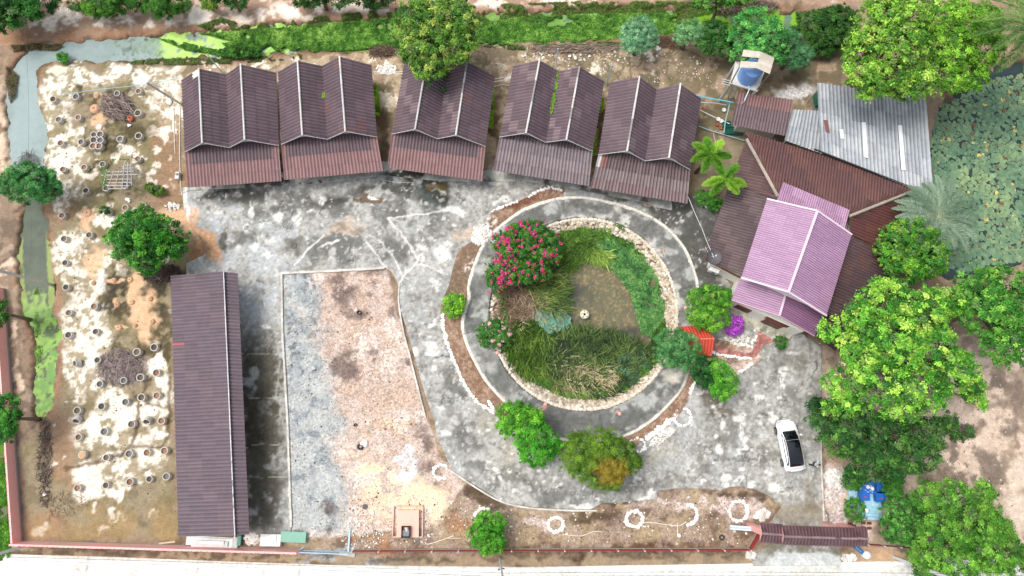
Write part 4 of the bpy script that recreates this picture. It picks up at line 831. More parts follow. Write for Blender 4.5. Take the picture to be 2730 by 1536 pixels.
tree('big yellow-green bushy tree in the bottom right corner over the road pole', [(2400,1260,50,44,6),(2340,1250,40,36,5),(2450,1320,66,56,6.6),(2380,1340,60,50,6.2),(2500,1380,66,56,6.4),(2420,1410,70,44,6),(2330,1400,40,34,4.6),(2470,1240,30,26,5),(2540,1400,40,40,5.4),(2490,1310,44,36,6),(2350,1440,50,24,4.6)], [s(44,94,22), s(68,128,32), s(98,158,44), s(128,182,58)], cr=.36, ll=.16, lw=.08, cover=2.4, trunk=.22)
tree('domed shrub with upright pale-tipped leaf rosettes right of the blue terrace', [(2272,1290,46,44,2.8),(2300,1310,36,40,2.6),(2255,1330,36,32,2.4),(2285,1348,36,20,2.2)], [s(40,100,34), s(74,144,52), s(120,182,76)], name='shrub', cat='shrub', cr=.2, ll=.18, lw=.08, cover=3, up=.2, trunk=.06)
sg = 'clipped round shrubs around the blue terrace'
tree('clipped round shrub at the upper left corner of the blue terrace', [(2146,1208,26,24,2.0),(2160,1196,24,18,2.0)], [s(28,82,20), s(52,116,28), s(78,146,38)], name='clipped_shrub', cat='shrub', group=sg, cr=.16, ll=.09, lw=.05, cover=2.5, trunk=.05)
tree('clipped round shrub at the lower left of the blue terrace, beside the globe lamp', [(2151,1281,26,27,2.0)], [s(34,92,20), s(58,126,28), s(84,154,38)], name='clipped_shrub', cat='shrub', group=sg, cr=.16, ll=.09, lw=.05, cover=2.5, trunk=.05)
tree('tall clipped shrub standing along the right side of the blue terrace', [(2245,1205,26,26,2.2),(2247,1232,24,22,2.1),(2236,1190,18,16,2)], [s(28,86,20), s(50,118,28), s(74,142,38)], name='clipped_shrub', cat='shrub', group=sg, cr=.16, ll=.09, lw=.05, cover=2.5, trunk=.05)
def rust(P, N, C, L, W, bl):
    c0 = GV(1535, 1185, 3.2); d = np.hypot((P[:, 0]-c0[0])/1.7, (P[:, 1]-c0[1])/1.3); q = fbm(P[:, 0], P[:, 1], .4, 3, 9)
    m = ss(1.1, .6, d+.6*(q-.5))[:, None]; C = C*(1-m*.85)+s(150,128,34)[None]*m*.85
    return P, N, C, L, W
tree('broad rounded olive green tree with a rusty yellow patch, below the round path', [(1500,1120,62,42,4.6),(1465,1150,50,42,4.2),(1550,1150,50,44,4.4),(1510,1175,60,44,4.4),(1530,1200,40,30,3.8),(1450,1120,34,30,3.6),(1585,1160,26,24,3.4)], [s(66,104,22), s(88,128,28), s(114,150,36)], cr=.3, ll=.11, lw=.06, cover=2.0, extra=rust)
tree('bright green tree right below the round path, upper one of a pair', [(1290,1045,44,32,3.8),(1325,1050,40,30,3.8),(1305,1075,46,28,3.4)], BR, cr=.28, ll=.17, lw=.09)
tree('bright green tree at the kerb, lower one of the pair left of the olive tree', [(1345,1090,44,30,3.8),(1370,1115,36,36,3.8),(1345,1140,40,28,3.4),(1325,1110,28,26,3.2)], [s(36,112,20), s(64,148,28), s(96,176,36)], cr=.28, ll=.17, lw=.09)
tree('small round lime green bush in the bed left of the round path', [(1142,760,26,22,1.6),(1140,780,24,18,1.5)], [s(70,140,24), s(116,182,36), s(160,208,50)], name='shrub', cat='shrub', cr=.2, ll=.12, lw=.07, trunk=.05)
tree('bright green tree between the house front and the little red roof', [(1785,755,46,36,4),(1770,790,40,32,4),(1800,800,32,34,3.8),(1820,750,20,24,3.4),(1755,750,24,22,3.4)], [s(50,112,22), s(84,150,32), s(130,186,46)], cr=.28, ll=.15, lw=.08)
tree('soft grey-green feathery tree partly hiding the little red roof', [(1690,855,36,28,3.4),(1725,870,34,34,3.6),(1690,890,36,30,3.4),(1720,910,32,22,3),(1670,870,20,22,2.8),(1740,900,18,20,2.8)], [s(50,112,54), s(80,144,76), s(116,170,100)], cr=.24, ll=.16, lw=.04, cover=1.9)
tree('dark green upright tree just below the little red roof', [(1765,930,26,34,3.4),(1775,955,22,24,3)], [s(18,66,26), s(30,86,32), s(48,112,40)], cr=.24, ll=.16, lw=.06)
tree('light green loose-crowned tree on the paving below the little red roof', [(1800,925,28,22,3.2),(1825,955,30,26,3.6),(1820,985,28,22,3.2),(1800,960,22,22,3)], [s(54,128,24), s(88,164,34), s(124,192,48)], cr=.25, ll=.15, lw=.06, cover=2.0)
tree('dense egg-shaped bright green tree by the red rail fence at the road', [(1230,1318,38,30,3),(1225,1345,44,34,3.2),(1233,1368,36,26,2.8)], [s(40,116,18), s(72,150,26), s(112,184,38)], cr=.2, ll=.12, lw=.07, cover=2.6)
tree('green tree cut by the left edge beside the pink wall', [(10,1030,34,36,5),(0,1070,34,44,4.8),(18,1060,28,30,4.4)], [s(28,96,24), s(50,124,32), s(84,156,46)], cr=.34, ll=.2, lw=.08)
tree('small treetop at the left edge above the pink wall', [(-4,780,20,26,4),(0,800,16,20,3.6)], [s(30,92,24), s(52,122,32), s(84,150,46)], cr=.3, ll=.2, lw=.08)
tree('bright green little bush standing in the ditch water near its bend', [(157,143,13,12,.8),(163,150,9,8,.6)], [s(50,120,30), s(88,162,50)], name='shrub', cat='shrub', cr=.18, ll=.12, lw=.06, trunk=.03)
tree('low spreading green bush on the gravel between the rings and the leftmost house', [(380,470,14,9,.7),(395,480,16,11,.8),(405,486,9,7,.6)], [s(60,96,26), s(96,134,40)], name='shrub', cat='shrub', cr=.18, ll=.1, lw=.06, trunk=.03)
tree('leafy green shrub growing below the two palms beside the house', [(1780,503,24,18,1.4),(1800,512,20,16,1.3),(1768,492,16,14,1.2)], [s(34,96,24), s(62,132,36), s(96,164,50)], name='shrub', cat='shrub', cr=.22, ll=.18, lw=.05, trunk=.04)
tree('clipped ball shrub at the end of the house forecourt', [(1965,862,16,16,1.3)], [s(28,84,22), s(52,116,30), s(96,146,40)], name='clipped_shrub', cat='shrub', cr=.14, ll=.09, lw=.05, trunk=.04)
rg = 'low dark shrubs on the sandy yard'
for x, y, rx, ry, lb in ((2382,1070,22,20,'largest of the low dark shrubs, against the edge of the dark tree'), (2412,1100,15,10,'oval low dark shrub on bare sand below the ring of shrubs'), (2440,1085,9,12,'small upright dark shrub right of the grey brush patch'), (2405,1062,8,8,'smallest dark shrub above the grey brush patch')):
    tree(lb, [(x, y, rx, ry, .8)], [s(44,86,34), s(66,114,46), s(92,140,60)], name='shrub', cat='shrub', group=rg, cr=.2, ll=.12, lw=.06, trunk=.03)
# flowers
def petals(cols, frac, region=None, size=.13):
    def f(P, N, C, L, W, bl):
        q = fbm(P[:, 0]*1.0, P[:, 1], .28, 2, 55); hi = P[:, 2] > np.percentile(P[:, 2], 35)
        pick = (q > 1-frac) & hi & (rng.uniform(0, 1, len(P)) < .6)
        if region is not None: pick &= region(P)
        cc = np.array(cols)[rng.integers(0, len(cols), pick.sum())]; C = C.copy(); C[pick] = cc*rng.uniform(.8, 1.2, pick.sum())[:, None]
        P = P.copy(); P[pick] += N[pick]*.08; W = W.copy(); L = L.copy(); W[pick] = size; L[pick] = size
        return P, N, C, L, W
    return f
tree('sprawling bougainvillea covered in magenta flowers at the pond rim', [(1330,590,60,36,3),(1370,630,40,44,2.8),(1310,640,60,44,3),(1270,610,30,30,2.4),(1275,680,50,36,2.6),(1250,710,26,30,2.2),(1340,680,44,34,2.6),(1295,580,24,18,2.4)], [s(34,86,24), s(56,118,32), s(90,152,44)], name='bougainvillea', cat='bush', cr=.26, ll=.15, lw=.06, cover=1.9, extra=petals([s(226,40,140), s(206,30,90), s(234,80,170), s(190,24,80)], .27, size=.12), trunk=.08)
tree('small round bush covered in violet flowers in front of the house', [(1847,818,22,22,1.5),(1840,830,16,14,1.3)], [s(60,70,50), s(84,90,60), s(100,110,70)], name='bougainvillea', cat='bush', cr=.2, ll=.12, lw=.06, cover=2, extra=petals([s(190,70,206), s(160,50,180), s(206,110,220)], .95, size=.12), trunk=.05)
tree('low green bush with scattered pale pink flowers on the left rim of the round path', [(1240,830,36,30,1.6),(1225,850,24,22,1.3),(1260,850,28,26,1.4)], [s(46,104,34), s(70,132,46), s(96,156,60)], name='flowering_bush', cat='bush', cr=.2, ll=.13, lw=.04, cover=1.6, extra=petals([s(236,190,190), s(226,150,170)], .14, size=.1), trunk=.04)
# palms
pg = 'green foxtail palms beside the row houses'
palm('green palm with leaning trunk, upper one of the pair between houses', 1893, 412, 5.2, 1.9, [s(96,156,52), s(180,220,84)], n=7, group=pg, base=(1856,460), leafl=.5, W=.06, npin=260, droop=.9, plume=True)
palm('green palm with five plump fronds, lower one of the pair', 1932, 479, 5.0, 1.9, [s(96,156,52), s(180,220,88)], n=6, group=pg, base=(1902,512), leafl=.5, W=.06, npin=260, droop=.9, plume=True)
palm('silvery grey-green palm between the grey sheet roof and the lily pond', 2499, 577, 4.5, 3.6, [s(96,124,98), s(150,172,146)], n=34, leafl=.6, W=.05, npin=80, droop=.75, trunk=.28, rach=s(150,160,130))
palm('tall green coconut palm cut off by the right edge, top corner', 2760, 70, 11, 3.9, [s(70,112,50), s(128,160,86)], n=14, leafl=.9, W=.06, npin=50, droop=1.1, trunk=.2)
# ---------------------------------------------------------------- ground cover and weeds
W1 = [s(54,88,36), s(66,112,40), s(88,142,50), s(122,172,64), s(164,204,104)]
cover('ditch_weeds', 'bright green water weeds and creepers filling the ditch along the top', [([(700,72),(860,58),(1000,50),(1000,118),(880,128),(760,132),(700,120)], .8), ([(520,88),(600,80),(700,72),(720,132),(640,136),(600,110)], .16), ([(560,112),(640,100),(700,120),(690,138),(600,138)], .3), ([(1180,62),(1330,44),(1500,38),(1700,34),(1700,96),(1500,104),(1300,116),(1180,110)], 1.0), ([(400,98),(470,110),(560,130),(640,142),(560,140),(470,128)], .06)], W1, 52000, (.05, .35), .15, .1, seed=1, z=-.22, thr=.22, patch=1.6)
cover('bank_weeds', 'olive and brown-green weeds on the far bank of the ditch', [([(500,86),(620,66),(780,50),(1000,24),(1000,52),(860,62),(700,78),(560,92)], .7), ([(1180,20),(1400,10),(1700,8),(1700,36),(1450,44),(1200,66)], 1.2), ([(500,70),(560,50),(600,60),(560,90)], .12), ([(2000,30),(2130,25),(2130,75),(2010,75)], .4), ([(1700,10),(1860,10),(1900,60),(1700,60)], .3)], [s(112,102,68), s(108,112,58), s(88,116,50), s(112,144,62)], 22000, (.02, .3), .16, .06, seed=2, thr=.46, patch=.9)
cover('bank_scrub', 'dark scrubby weeds along the near bank of the ditch', [([(340,152),(450,146),(560,150),(640,142),(760,138),(760,152),(620,162),(440,168),(330,164)], 1.0), ([(1190,118),(1350,116),(1500,108),(1620,112),(1480,124),(1300,130)], .8)], [s(84,84,54), s(82,102,48), s(100,116,60), s(106,140,66)], 8000, (.02, .3), .15, .06, seed=3, thr=.42, patch=.8)
cover('bush_row', 'dark green leafy bushes along the bank behind the leftmost house', [([(555,128),(610,122),(660,128),(660,150),(600,156),(550,148)], 1.0)], [s(34,74,26), s(56,110,36), s(90,146,50)], 4200, (.2, 1.0), .17, .09, seed=4)
cover('ditch_edge_reeds', 'brown tufts of drying weeds on the outer edge of the ditch bend', [([(38,120),(110,110),(160,116),(140,128),(80,126),(40,136)], 1.0), ([(22,170),(46,190),(40,240),(26,260),(20,220)], .8)], [s(96,84,56), s(118,104,70), s(86,98,50)], 2600, (.02, .5), .18, .04, seed=5, thr=.25)
cover('wall_grass', 'bright green grass strip outside the pink wall at the left edge', [([(-20,1150),(18,1150),(32,1360),(30,1400),(-20,1420)], 1.0)], [s(50,100,30), s(84,146,40), s(120,180,60)], 8000, (.02, .35), .2, .05, seed=6, thr=.2)
cover('gutter_weeds', 'yellow-green creeper growing in the gaps beside the row houses', [([(940,215),(955,225),(958,300),(945,300)], .35), ([(1236,235),(1244,240),(1240,330),(1230,330)], .3), ([(1508,255),(1516,262),(1512,290),(1503,290)], .15), ([(1490,330),(1500,330),(1495,400),(1486,400)], .15)], [s(70,120,24), s(140,190,40), s(176,214,60)], 2400, (.3, 1.6), .16, .09, z=0.0, seed=7)
cover('ditch_greens', 'darker weeds trailing along the left side of the lower ditch', [([(66,760),(90,760),(100,820),(108,880),(96,930),(84,880),(70,820)], .5), ([(95,720),(100,760),(85,790),(78,750)], .3)], [s(86,120,40), s(110,150,50)], 2200, (-.06, .1), .12, .06, z=-.25, seed=8, thr=.45)
# pond plants
PP = [s(58,96,34), s(90,132,52), s(140,170,86)]
reeds('pond_reeds', 'tangled green and straw-coloured reeds leaning over the pond', [
    dict(poly=[(1300,700),(1330,690),(1390,680),(1410,700),(1415,770),(1390,790),(1350,780)], n=1500, L=1.5, W=.085, pal=[s(40,64,28), s(78,108,42), s(150,164,84)], az=-20, swirl=1.2, lean=1.0, seed=2),
    dict(poly=[(1265,700),(1340,700),(1400,740),(1380,790),(1320,800),(1290,870),(1270,860),(1262,780)], n=1500, L=1.6, W=.06, pal=[s(84,64,50), s(150,126,100), s(206,186,160)], lean=1.1, az=200, swirl=4, seed=3),
    dict(poly=[(1262,860),(1300,800),(1360,800),(1380,850),(1370,930),(1330,940),(1290,910)], n=2400, L=1.5, W=.085, pal=[s(38,64,20), s(74,108,34), s(130,156,66)], az=250, swirl=1.6, lean=.9, seed=4),
    dict(poly=[(1380,850),(1440,835),(1520,840),(1640,885),(1645,910),(1600,960),(1540,1000),(1420,990),(1350,950),(1360,880)], n=5200, L=1.3, W=.08, pal=[s(26,44,28), s(58,86,42), s(140,162,84)], az=60, swirl=4.0, lean=.9, seed=5),
    dict(poly=[(1390,900),(1440,890),(1540,930),(1520,980),(1460,985),(1400,960)], n=1800, L=1.5, W=.06, pal=[s(120,104,76), s(200,186,140), s(224,206,176)], az=-40, swirl=2.5, lean=1.2, seed=6),
    dict(poly=[(1470,620),(1510,615),(1530,640),(1515,660),(1480,650)], n=260, L=1.2, W=.1, pal=[s(90,130,50), s(170,196,90)], az=-60, swirl=1.2, lean=.9, seed=7),
    dict(poly=[(1400,610),(1440,590),(1500,590),(1480,640),(1440,680),(1400,670)], n=1500, L=1.0, W=.08, pal=[s(40,66,24), s(80,116,40), s(110,140,54)], lean=.8, seed=8),
], cat='reeds')
cover('pond_grass', 'bright green floating grass on the right side of the pond', [([(1440,590),(1500,575),(1570,590),(1620,630),(1655,690),(1672,750),(1668,800),(1640,850),(1612,840),(1600,790),(1580,730),(1540,680),(1480,630)], 1.0)], [s(52,104,56), s(86,144,76), s(122,176,100), s(150,186,104)], 20000, (.02, .4), .24, .07, z=-.78, seed=11, thr=.14, up=.6, patch=.8)
cover('pond_edge_plants', 'mixed dark and mid green plants round the inner edge of the pond', [([(1400,590),(1440,575),(1530,570),(1600,590),(1650,650),(1600,640),(1540,600),(1460,610),(1410,650)], .8), ([(1640,840),(1670,800),(1680,870),(1640,940),(1580,985),(1500,1005),(1420,1000),(1340,960),(1290,900),(1265,830),(1285,830),(1320,910),(1400,965),(1500,985),(1570,965),(1630,900)], 1.4), ([(1255,740),(1275,740),(1280,840),(1262,830)], .2)], [s(38,66,28), s(64,108,38), s(100,148,54), s(140,176,80)], 9000, (.05, .5), .17, .07, z=-.62, seed=12)
cover('pond_weeds', 'small weeds in the gutter between round path and pond wall', [([(1530,556),(1545,552),(1580,566),(1576,582),(1545,572)], .3), ([(1560,566),(1640,600),(1700,660),(1690,664),(1620,606),(1560,580)], .35)], [s(50,90,34), s(84,130,54)], 1200, (.02, .3), .13, .06, z=-.02, seed=13, thr=.3)
# lotus leaves in the round pond and lily pads on the big pond
def pads(name, label, P, n, r, pal, z, k=1.0602, tilt=.05, cup=0, seed=0, thr=0.0):
    X, Y, u, v = scatter(P, n, k, z); q = fbm(X, Y, 2.5, 3, seed); kp = fbm(X, Y, 1.5, 3, seed+5) > thr; X, Y, q = X[kp], Y[kp], q[kp]; n = len(X)
    R = r*rng.uniform(.55, 1.25, n); a0 = rng.uniform(0, 6.28, n); K = 10; ang = np.linspace(.22, 2*math.pi-.22, K)
    pal = np.array(pal); t = np.clip(q*.7+rng.uniform(0, .45, n), 0, .999)*(len(pal)-1); i = t.astype(int); f = (t-i)[:, None]; C = (pal[i]*(1-f)+pal[np.minimum(i+1, len(pal)-1)]*f)*rng.uniform(.8, 1.15, n)[:, None]
    y_ = rng.uniform(0, 1, n) < .018; C[y_] = s(214,190,110)*rng.uniform(.7, 1.1, (y_.sum(), 1)); d_ = rng.uniform(0, 1, n) < .03; C[d_] = s(120,96,70)
    Z = z+rng.uniform(.005, .07, n)
    c = np.stack([X, Y, Z], 1)[:, None, :]; tx = rng.normal(0, tilt, n)[:, None]; ty = rng.normal(0, tilt, n)[:, None]
    A = a0[:, None]+ang[None]; dx = np.cos(A)*R[:, None]; dy = np.sin(A)*R[:, None]
    ringv = c+np.stack([dx, dy, dx*tx+dy*ty+cup*R[:, None]*.2*np.ones_like(dx)], 2)
    V = np.concatenate([c, ringv], 1).reshape(-1, 3); b = np.arange(n)[:, None]*(K+1)
    F = np.concatenate([b+np.array([0, j, j+1]) for j in range(1, K)])
    o = link(name, np_mesh(name, V, F, np.repeat(C, K+1, 0)), m_pad); return tag(o, label, 'lily pads', kind='stuff')
m_pad = mat('c_pad', None, rough=.6, namt=.14, nsize=.15, spec=.2)
pads('lily_pads', 'countless round blue-green lily pads covering the big pond at the right', [(2326,280),(2400,250),(2500,200),(2620,180),(2720,200),(2720,650),(2600,650),(2480,670),(2420,690),(2355,660),(2320,620),(2340,540),(2335,470),(2345,420)], 6200, .19, [s(76,106,86), s(98,130,102), s(116,144,110), s(144,166,118)], -.44, seed=3)
pads('lotus_leaves', 'cluster of large grey-green lotus leaves in the middle of the round pond', [(1352,785),(1400,780),(1432,800),(1425,830),(1380,835),(1350,810)], 240, .26, [s(84,128,110), s(120,164,140)], -.45, tilt=.3, cup=1, seed=4)
pads('lotus_leaves', 'scattered small lotus leaves near the right bank of the round pond', [(1560,895),(1620,880),(1640,930),(1590,960),(1550,930)], 90, .22, [s(60,104,80), s(100,140,116)], -.4, tilt=.3, cup=1, seed=5)
# brushwood
brush('brush_heap', 'grey-violet heap of dry twigs in the middle of the ring field', 318, 980, 60, 50, 620, [s(156,142,138), s(180,166,160), s(128,112,106)], .9, h=.4, r=.012)
brush('dead_branches', 'bare pale branches of a felled bush near the orange jar', 318, 290, 42, 34, 260, [s(176,160,152), s(140,124,118), s(110,92,84)], 1.8, h=.9, r=.02, dirs=-35, cat='branches')
brush('brush_heap', 'black and brown twigs piled in the dry lower end of the ditch', 122, 1230, 20, 120, 520, [s(80,70,66), s(104,90,82), s(136,120,110)], 1.0, z=-.1, h=.35, r=.013)
brush('brush_heap', 'dark brushwood beneath the spiky green tree by the shed', 430, 730, 50, 26, 420, [s(84,68,62), s(110,92,84), s(66,54,50)], 1.1, h=.4, r=.013)
brush('brush_heap', 'tangle of dead roots on the bank between the second and third house', 1020, 140, 36, 12, 240, [s(96,76,62), s(126,104,88)], 1.2, h=.4, r=.016)
brush('brush_heap', 'line of grey driftwood along the bank behind the fourth and fifth house', 1540, 130, 120, 12, 420, [s(150,134,118), s(110,92,78), s(176,160,144)], 1.4, h=.3, r=.016, dirs=8)
brush('brush_heap', 'brown dead brush piled below the two feathery trees', 1790, 112, 46, 14, 340, [s(140,112,92), s(104,82,68)], 1.3, h=.5, r=.014)
brush('brush_heap', 'grey leafless scrub on the far bank near the top edge', 1990, 20, 80, 18, 500, [s(120,100,88), s(90,74,64), s(150,134,122)], 1.3, h=.6, r=.014)
brush('brush_heap', 'patch of grey dry twigs among the low shrubs on the sandy yard', 2575, 1150, 24, 20, 260, [s(140,126,122), s(110,96,92)], .7, h=.25, r=.01)
brush('dead_twigs', 'dead twigs poking up from the ditch above the leaning feathery tree', 80, 430, 24, 22, 130, [s(110,110,110), s(150,146,140)], 1.3, z=-.3, h=.8, r=.012, cat='branches')
# ---------------------------------------------------------------- corrugated roofs
m_roof = mat('c_roof', None, rough=.55, namt=.10, nsize=.5, spec=.45)
m_roofg = mat('c_roof_grey', None, rough=.8, namt=.16, nsize=.5, spec=.3)
m_pink = mat('c_roof_gloss', None, rough=.38, namt=.04, nsize=.8, spec=.55)
m_cem = mat('c_cement', None, rough=.85, namt=.12, nsize=.25, bump=.15, bsize=.08)
m_paint = mat('c_paint', None, rough=.5, namt=.06, nsize=.3)
m_metal = mat('c_metal', None, rough=.35, namt=.08, nsize=.3, metal=.6)
m_plastic = mat('c_plastic', None, rough=.4, namt=.05, nsize=.3)
m_soil = mat('c_pot_soil', None, rough=.95, namt=.3, nsize=.08, bump=.4, bsize=.05)
BR1 = s(112,92,98); BR2 = s(98,80,86); BR3 = s(128,100,102); REDB = s(124,82,76); DKB = s(84,70,74)
def corr(b, A, B, C, D, pitch=.32, amp=.042, rows=4, col=None, lapz=.022, cell=3, seed=0, par=False):
    """corrugated sheeting on the quad A,B (top edge) C,D (bottom edge: C below B, D below A); ribs run down from top to bottom"""
    A, B, C, D = [np.array(p, float) for p in (A, B, C, D)]
    n = max(2, int(round(max(np.linalg.norm(B-A), np.linalg.norm(C-D))/pitch))); K = 6; N = n*K
    nrm = np.cross(B-A, D-A); nrm /= np.linalg.norm(nrm)
    if nrm[2] < 0: nrm = -nrm
    R = np.random.default_rng(seed+int(abs(A[0]*13+A[1]*7)*10))
    for r in range(rows):
        t0 = r/rows; t1 = min(1, (r+1)/rows+(.03 if r < rows-1 else 0))
        V = []; CL = []
        for q, (t, dz) in enumerate(((t0, 0 if r else 0), (t1, lapz))):
            S = np.linspace(0, 1, N+1); S2 = S
            if par:
                e = (C-D)/np.linalg.norm(C-D) if np.linalg.norm(C-D) > np.linalg.norm(B-A) else (B-A)/np.linalg.norm(B-A); o_ = [float((p-A)@e) for p in (A, B, C, D)]; lo, hi = min(o_), max(o_)
                xl = o_[0]*(1-t)+o_[3]*t; xr = o_[1]*(1-t)+o_[2]*t; S2 = (np.clip(lo+S*(hi-lo), xl, xr)-xl)/max(xr-xl, 1e-6)
            P = (A*(1-t)+D*t)[None]*(1-S2[:, None])+(B*(1-t)+C*t)[None]*S2[:, None]
            V.append(P+nrm[None]*(amp*np.cos(S*n*2*np.pi)+dz-(.012 if q == 0 and r else 0))[:, None])
        for q in (0, 1):
            for j in range(N+1):
                ci = j//(K*cell); u = ((ci*7919+r*104729+seed*31) % 1009)/1009.0
                c = col(S[j], r, u, j) if callable(col) else np.asarray(col)*(.93+.14*u)
                CL.append(np.asarray(c)*(.93+.14*(((j//K)*8821+r*331+seed*97) % 577)/577.0))
        base = len(b.v); b.v += [tuple(map(float, p)) for p in np.concatenate(V)]; b.c += [tuple(c) for c in CL]
        b.f += [(base+j, base+N+1+j, base+N+2+j, base+j+1) for j in range(N)]
    return b
def cap(b, p, q, w=.16, t=.06, col=None, tiles=.9):
    p = np.array(p, float); q = np.array(q, float); n = max(2, int(np.linalg.norm(q-p)/tiles))
    for i in range(n):
        a = p+(q-p)*i/n; c = p+(q-p)*((i+1)/n+.01); a2 = a+[0, 0, random.uniform(0, .02)]; c2 = c+[0, 0, random.uniform(.0, .03)]
        b.tube([a2, c2], [w*.5, w*.56], 6, np.asarray(col)*(random.uniform(.8, 1.05) if random.random() > .08 else .45))
WHT = s(214,210,204)
# ---------------------------------------------------------------- the row of five double-gabled houses
HOUSES = [
 dict(lb='leftmost house of the row, its roof having a white patch at one corner', L0=(484,215), R1=(531,184), V=(603,199), R2=(642,172.5), R0=(737,194.6), l0=(493,404), r1=(539.6,379.5), v=(611,392), r2=(652.8,371), r0=(743,386.5), c0=(501,500.7), c1=(751,483), cs=0),
 dict(lb='second house from the left in the row, with a tiny plant in its roof valley', L0=(741.4,193), R1=(793.8,163), V=(858.7,176.6), R2=(905.6,152), R0=(990.4,174.4), l0=(749.7,383.7), r1=(806.3,358.8), v=(872.5,370), r2=(920.8,349), r0=(1005,364), c0=(758.8,480), c1=(1021,456.6), cs=0),
 dict(lb='middle house of the row, its double gable roof partly covered by the overhanging tree', L0=(1078,168), R1=(1141.6,142), V=(1194,179.4), R2=(1245,165.6), R0=(1319.6,204), l0=(1045,356), r1=(1107,343.6), v=(1166,368.5), r2=(1216,359), r0=(1294.8,389), c0=(1032.6,448), c1=(1285,482.8), cs=0),
 dict(lb='fourth house of the row, with green weeds down its roof valley and greyer front roof', L0=(1368,176.6), R1=(1438.6,161.5), V=(1489.7,190.5), R2=(1545,179.4), R0=(1611,218), l0=(1332,364), r1=(1402.8,353), v=(1455,378), r2=(1510.4,371), r0=(1580,402), c0=(1315.5,455), c1=(1569.7,496.6), cs=1),
 dict(lb='rightmost house of the row, double gable roof next to the two palms', L0=(1626,221), R1=(1705,205.6), V=(1750.5,238.8), R2=(1814,225), R0=(1869,263.6), l0=(1596,411), r1=(1672,401.4), v=(1720,427.6), r2=(1783.7,419), r0=(1840,451), c0=(1574,500.7), c1=(1832,543.5), cs=2)]
ZE, ZR, ZV, ZC0, ZC1 = 2.75, 4.0, 2.95, 2.55, 2.2
def house(d, k):
    E = lambda n, z: G(*d[n], z)
    L0, R1, V_, R2, R0 = E('L0', ZE), E('R1', ZR), E('V', ZV), E('R2', ZR), E('R0', ZE)
    l0, r1, v_, r2, r0 = E('l0', ZE), E('r1', ZR), E('v', ZV), E('r2', ZR), E('r0', ZE)
    ctr = (L0+R0+l0+r0)/4; base = np.array([ctr[0], ctr[1], 0.0])
    t = thing('row_house', d['lb'], 'house', base, 'row of double gabled brown roofed houses')
    # walls
    inn = lambda P, q: P*(1-q)+ctr*q
    a, b_, c, e = inn(L0, .07), inn(R0, .07), inn(r0, .06), inn(l0, .06)
    w = MB(); wc = s(214,206,190)
    c = inn(r0, .16); e = inn(l0, .16); w.prism([a[:2], b_[:2], c[:2], e[:2]], 0, 2.5, wc)
    for P, Q in ((l0, (v_, r1)), (v_, (r0, r2))):
        A, (B, Cc) = P, Q
        for back in (0, 1):
            s0 = {0: (l0, r1, v_) if P is l0 else (v_, r2, r0), 1: (L0, R1, V_) if P is l0 else (V_, R2, R0)}[back]
            g3 = [inn(p, .16 if back == 0 else .055)-np.array([0, 0, .12]) for p in s0]; lo = [np.array([g3[0][0], g3[0][1], 2.45]), np.array([g3[2][0], g3[2][1], 2.45])]
            w.add([lo[0], lo[1], g3[2], g3[1], g3[0]], [(0, 1, 2, 3, 4)], wc)
    w.build('wall', m_cem, t)
    # roof of four sheeted slopes
    rb = MB(); sd = k*11
    pal = (s(100,83,89), s(106,88,93), s(96,79,85))
    worn = [(.1, .9), None][0]
    def cf(face):
        def f(S, r, u, j):
            c = pal[int(u*3) % 3]*(.97+.06*u)
            if d['cs'] >= 1 and face in (0, 2): c = c*1.08
            if k in (2, 3) and face in (0, 2) and u > .78: c = c*.7+s(170,150,150)*.3       # worn sheets
            if k == 0 and face == 0 and S < .09 and r == 0: c = s(236,234,228)
            if k in (3, 4) and face in (1, 3) and .45 < u < .52: c = c*.8+s(160,146,146)*.2
            if k in (1, 2) and face in (2, 3) and .3 < u < .4: c = c*.6+REDB*.4
            return c*(1.08-.34*((j % 6) in (2, 3, 4)))  # rib troughs coloured darker, standing in for shade in the grooves
        return f
    corr(rb, L0, l0, r1, R1, rows=1) if False else None
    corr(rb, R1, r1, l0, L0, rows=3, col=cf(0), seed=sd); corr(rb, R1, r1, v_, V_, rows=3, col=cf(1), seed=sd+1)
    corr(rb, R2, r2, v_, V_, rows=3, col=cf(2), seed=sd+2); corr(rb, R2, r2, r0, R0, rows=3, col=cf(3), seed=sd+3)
    roof = rb.build('roof', m_roof, t)
    for p, q in ((R1, r1), (R2, r2)):
        cb = MB(); up = np.array([0, 0, .05]); ov = (q-p)*.006
        cap(cb, p+up-ov, q+up+ov, .17, col=WHT if k != 2 else s(204,200,194)); cb.build('ridge_cap', m_cem, roof)
    gb = MB(); gb.beam(V_+[0, 0, -.06], v_+[0, 0, -.06], .16, .05, s(120,112,108)); gb.build('valley_gutter', m_cem, roof)
    bb = MB(); fo = (l0-L0)/np.linalg.norm(l0-L0)*.05
    for p, q in ((l0, r1), (r1, v_), (v_, r2), (r2, r0)): bb = MB(); bb.beam(p+fo-[0, 0, .04], q+fo-[0, 0, .04], .04, .10, s(196,192,188)); bb.build('barge_board', m_paint, roof)
    # front canopy
    cA, cB = G(*d['l0'], ZC0)+0*l0, G(*d['r0'], ZC0); dirv = (l0-L0)/np.linalg.norm(l0-L0); top = .9
    C0, C1 = G(*d['c0'], ZC1), G(*d['c1'], ZC1)
    tA = cA+(cA-C0)*.34; tB = cB+(cB-C1)*.34
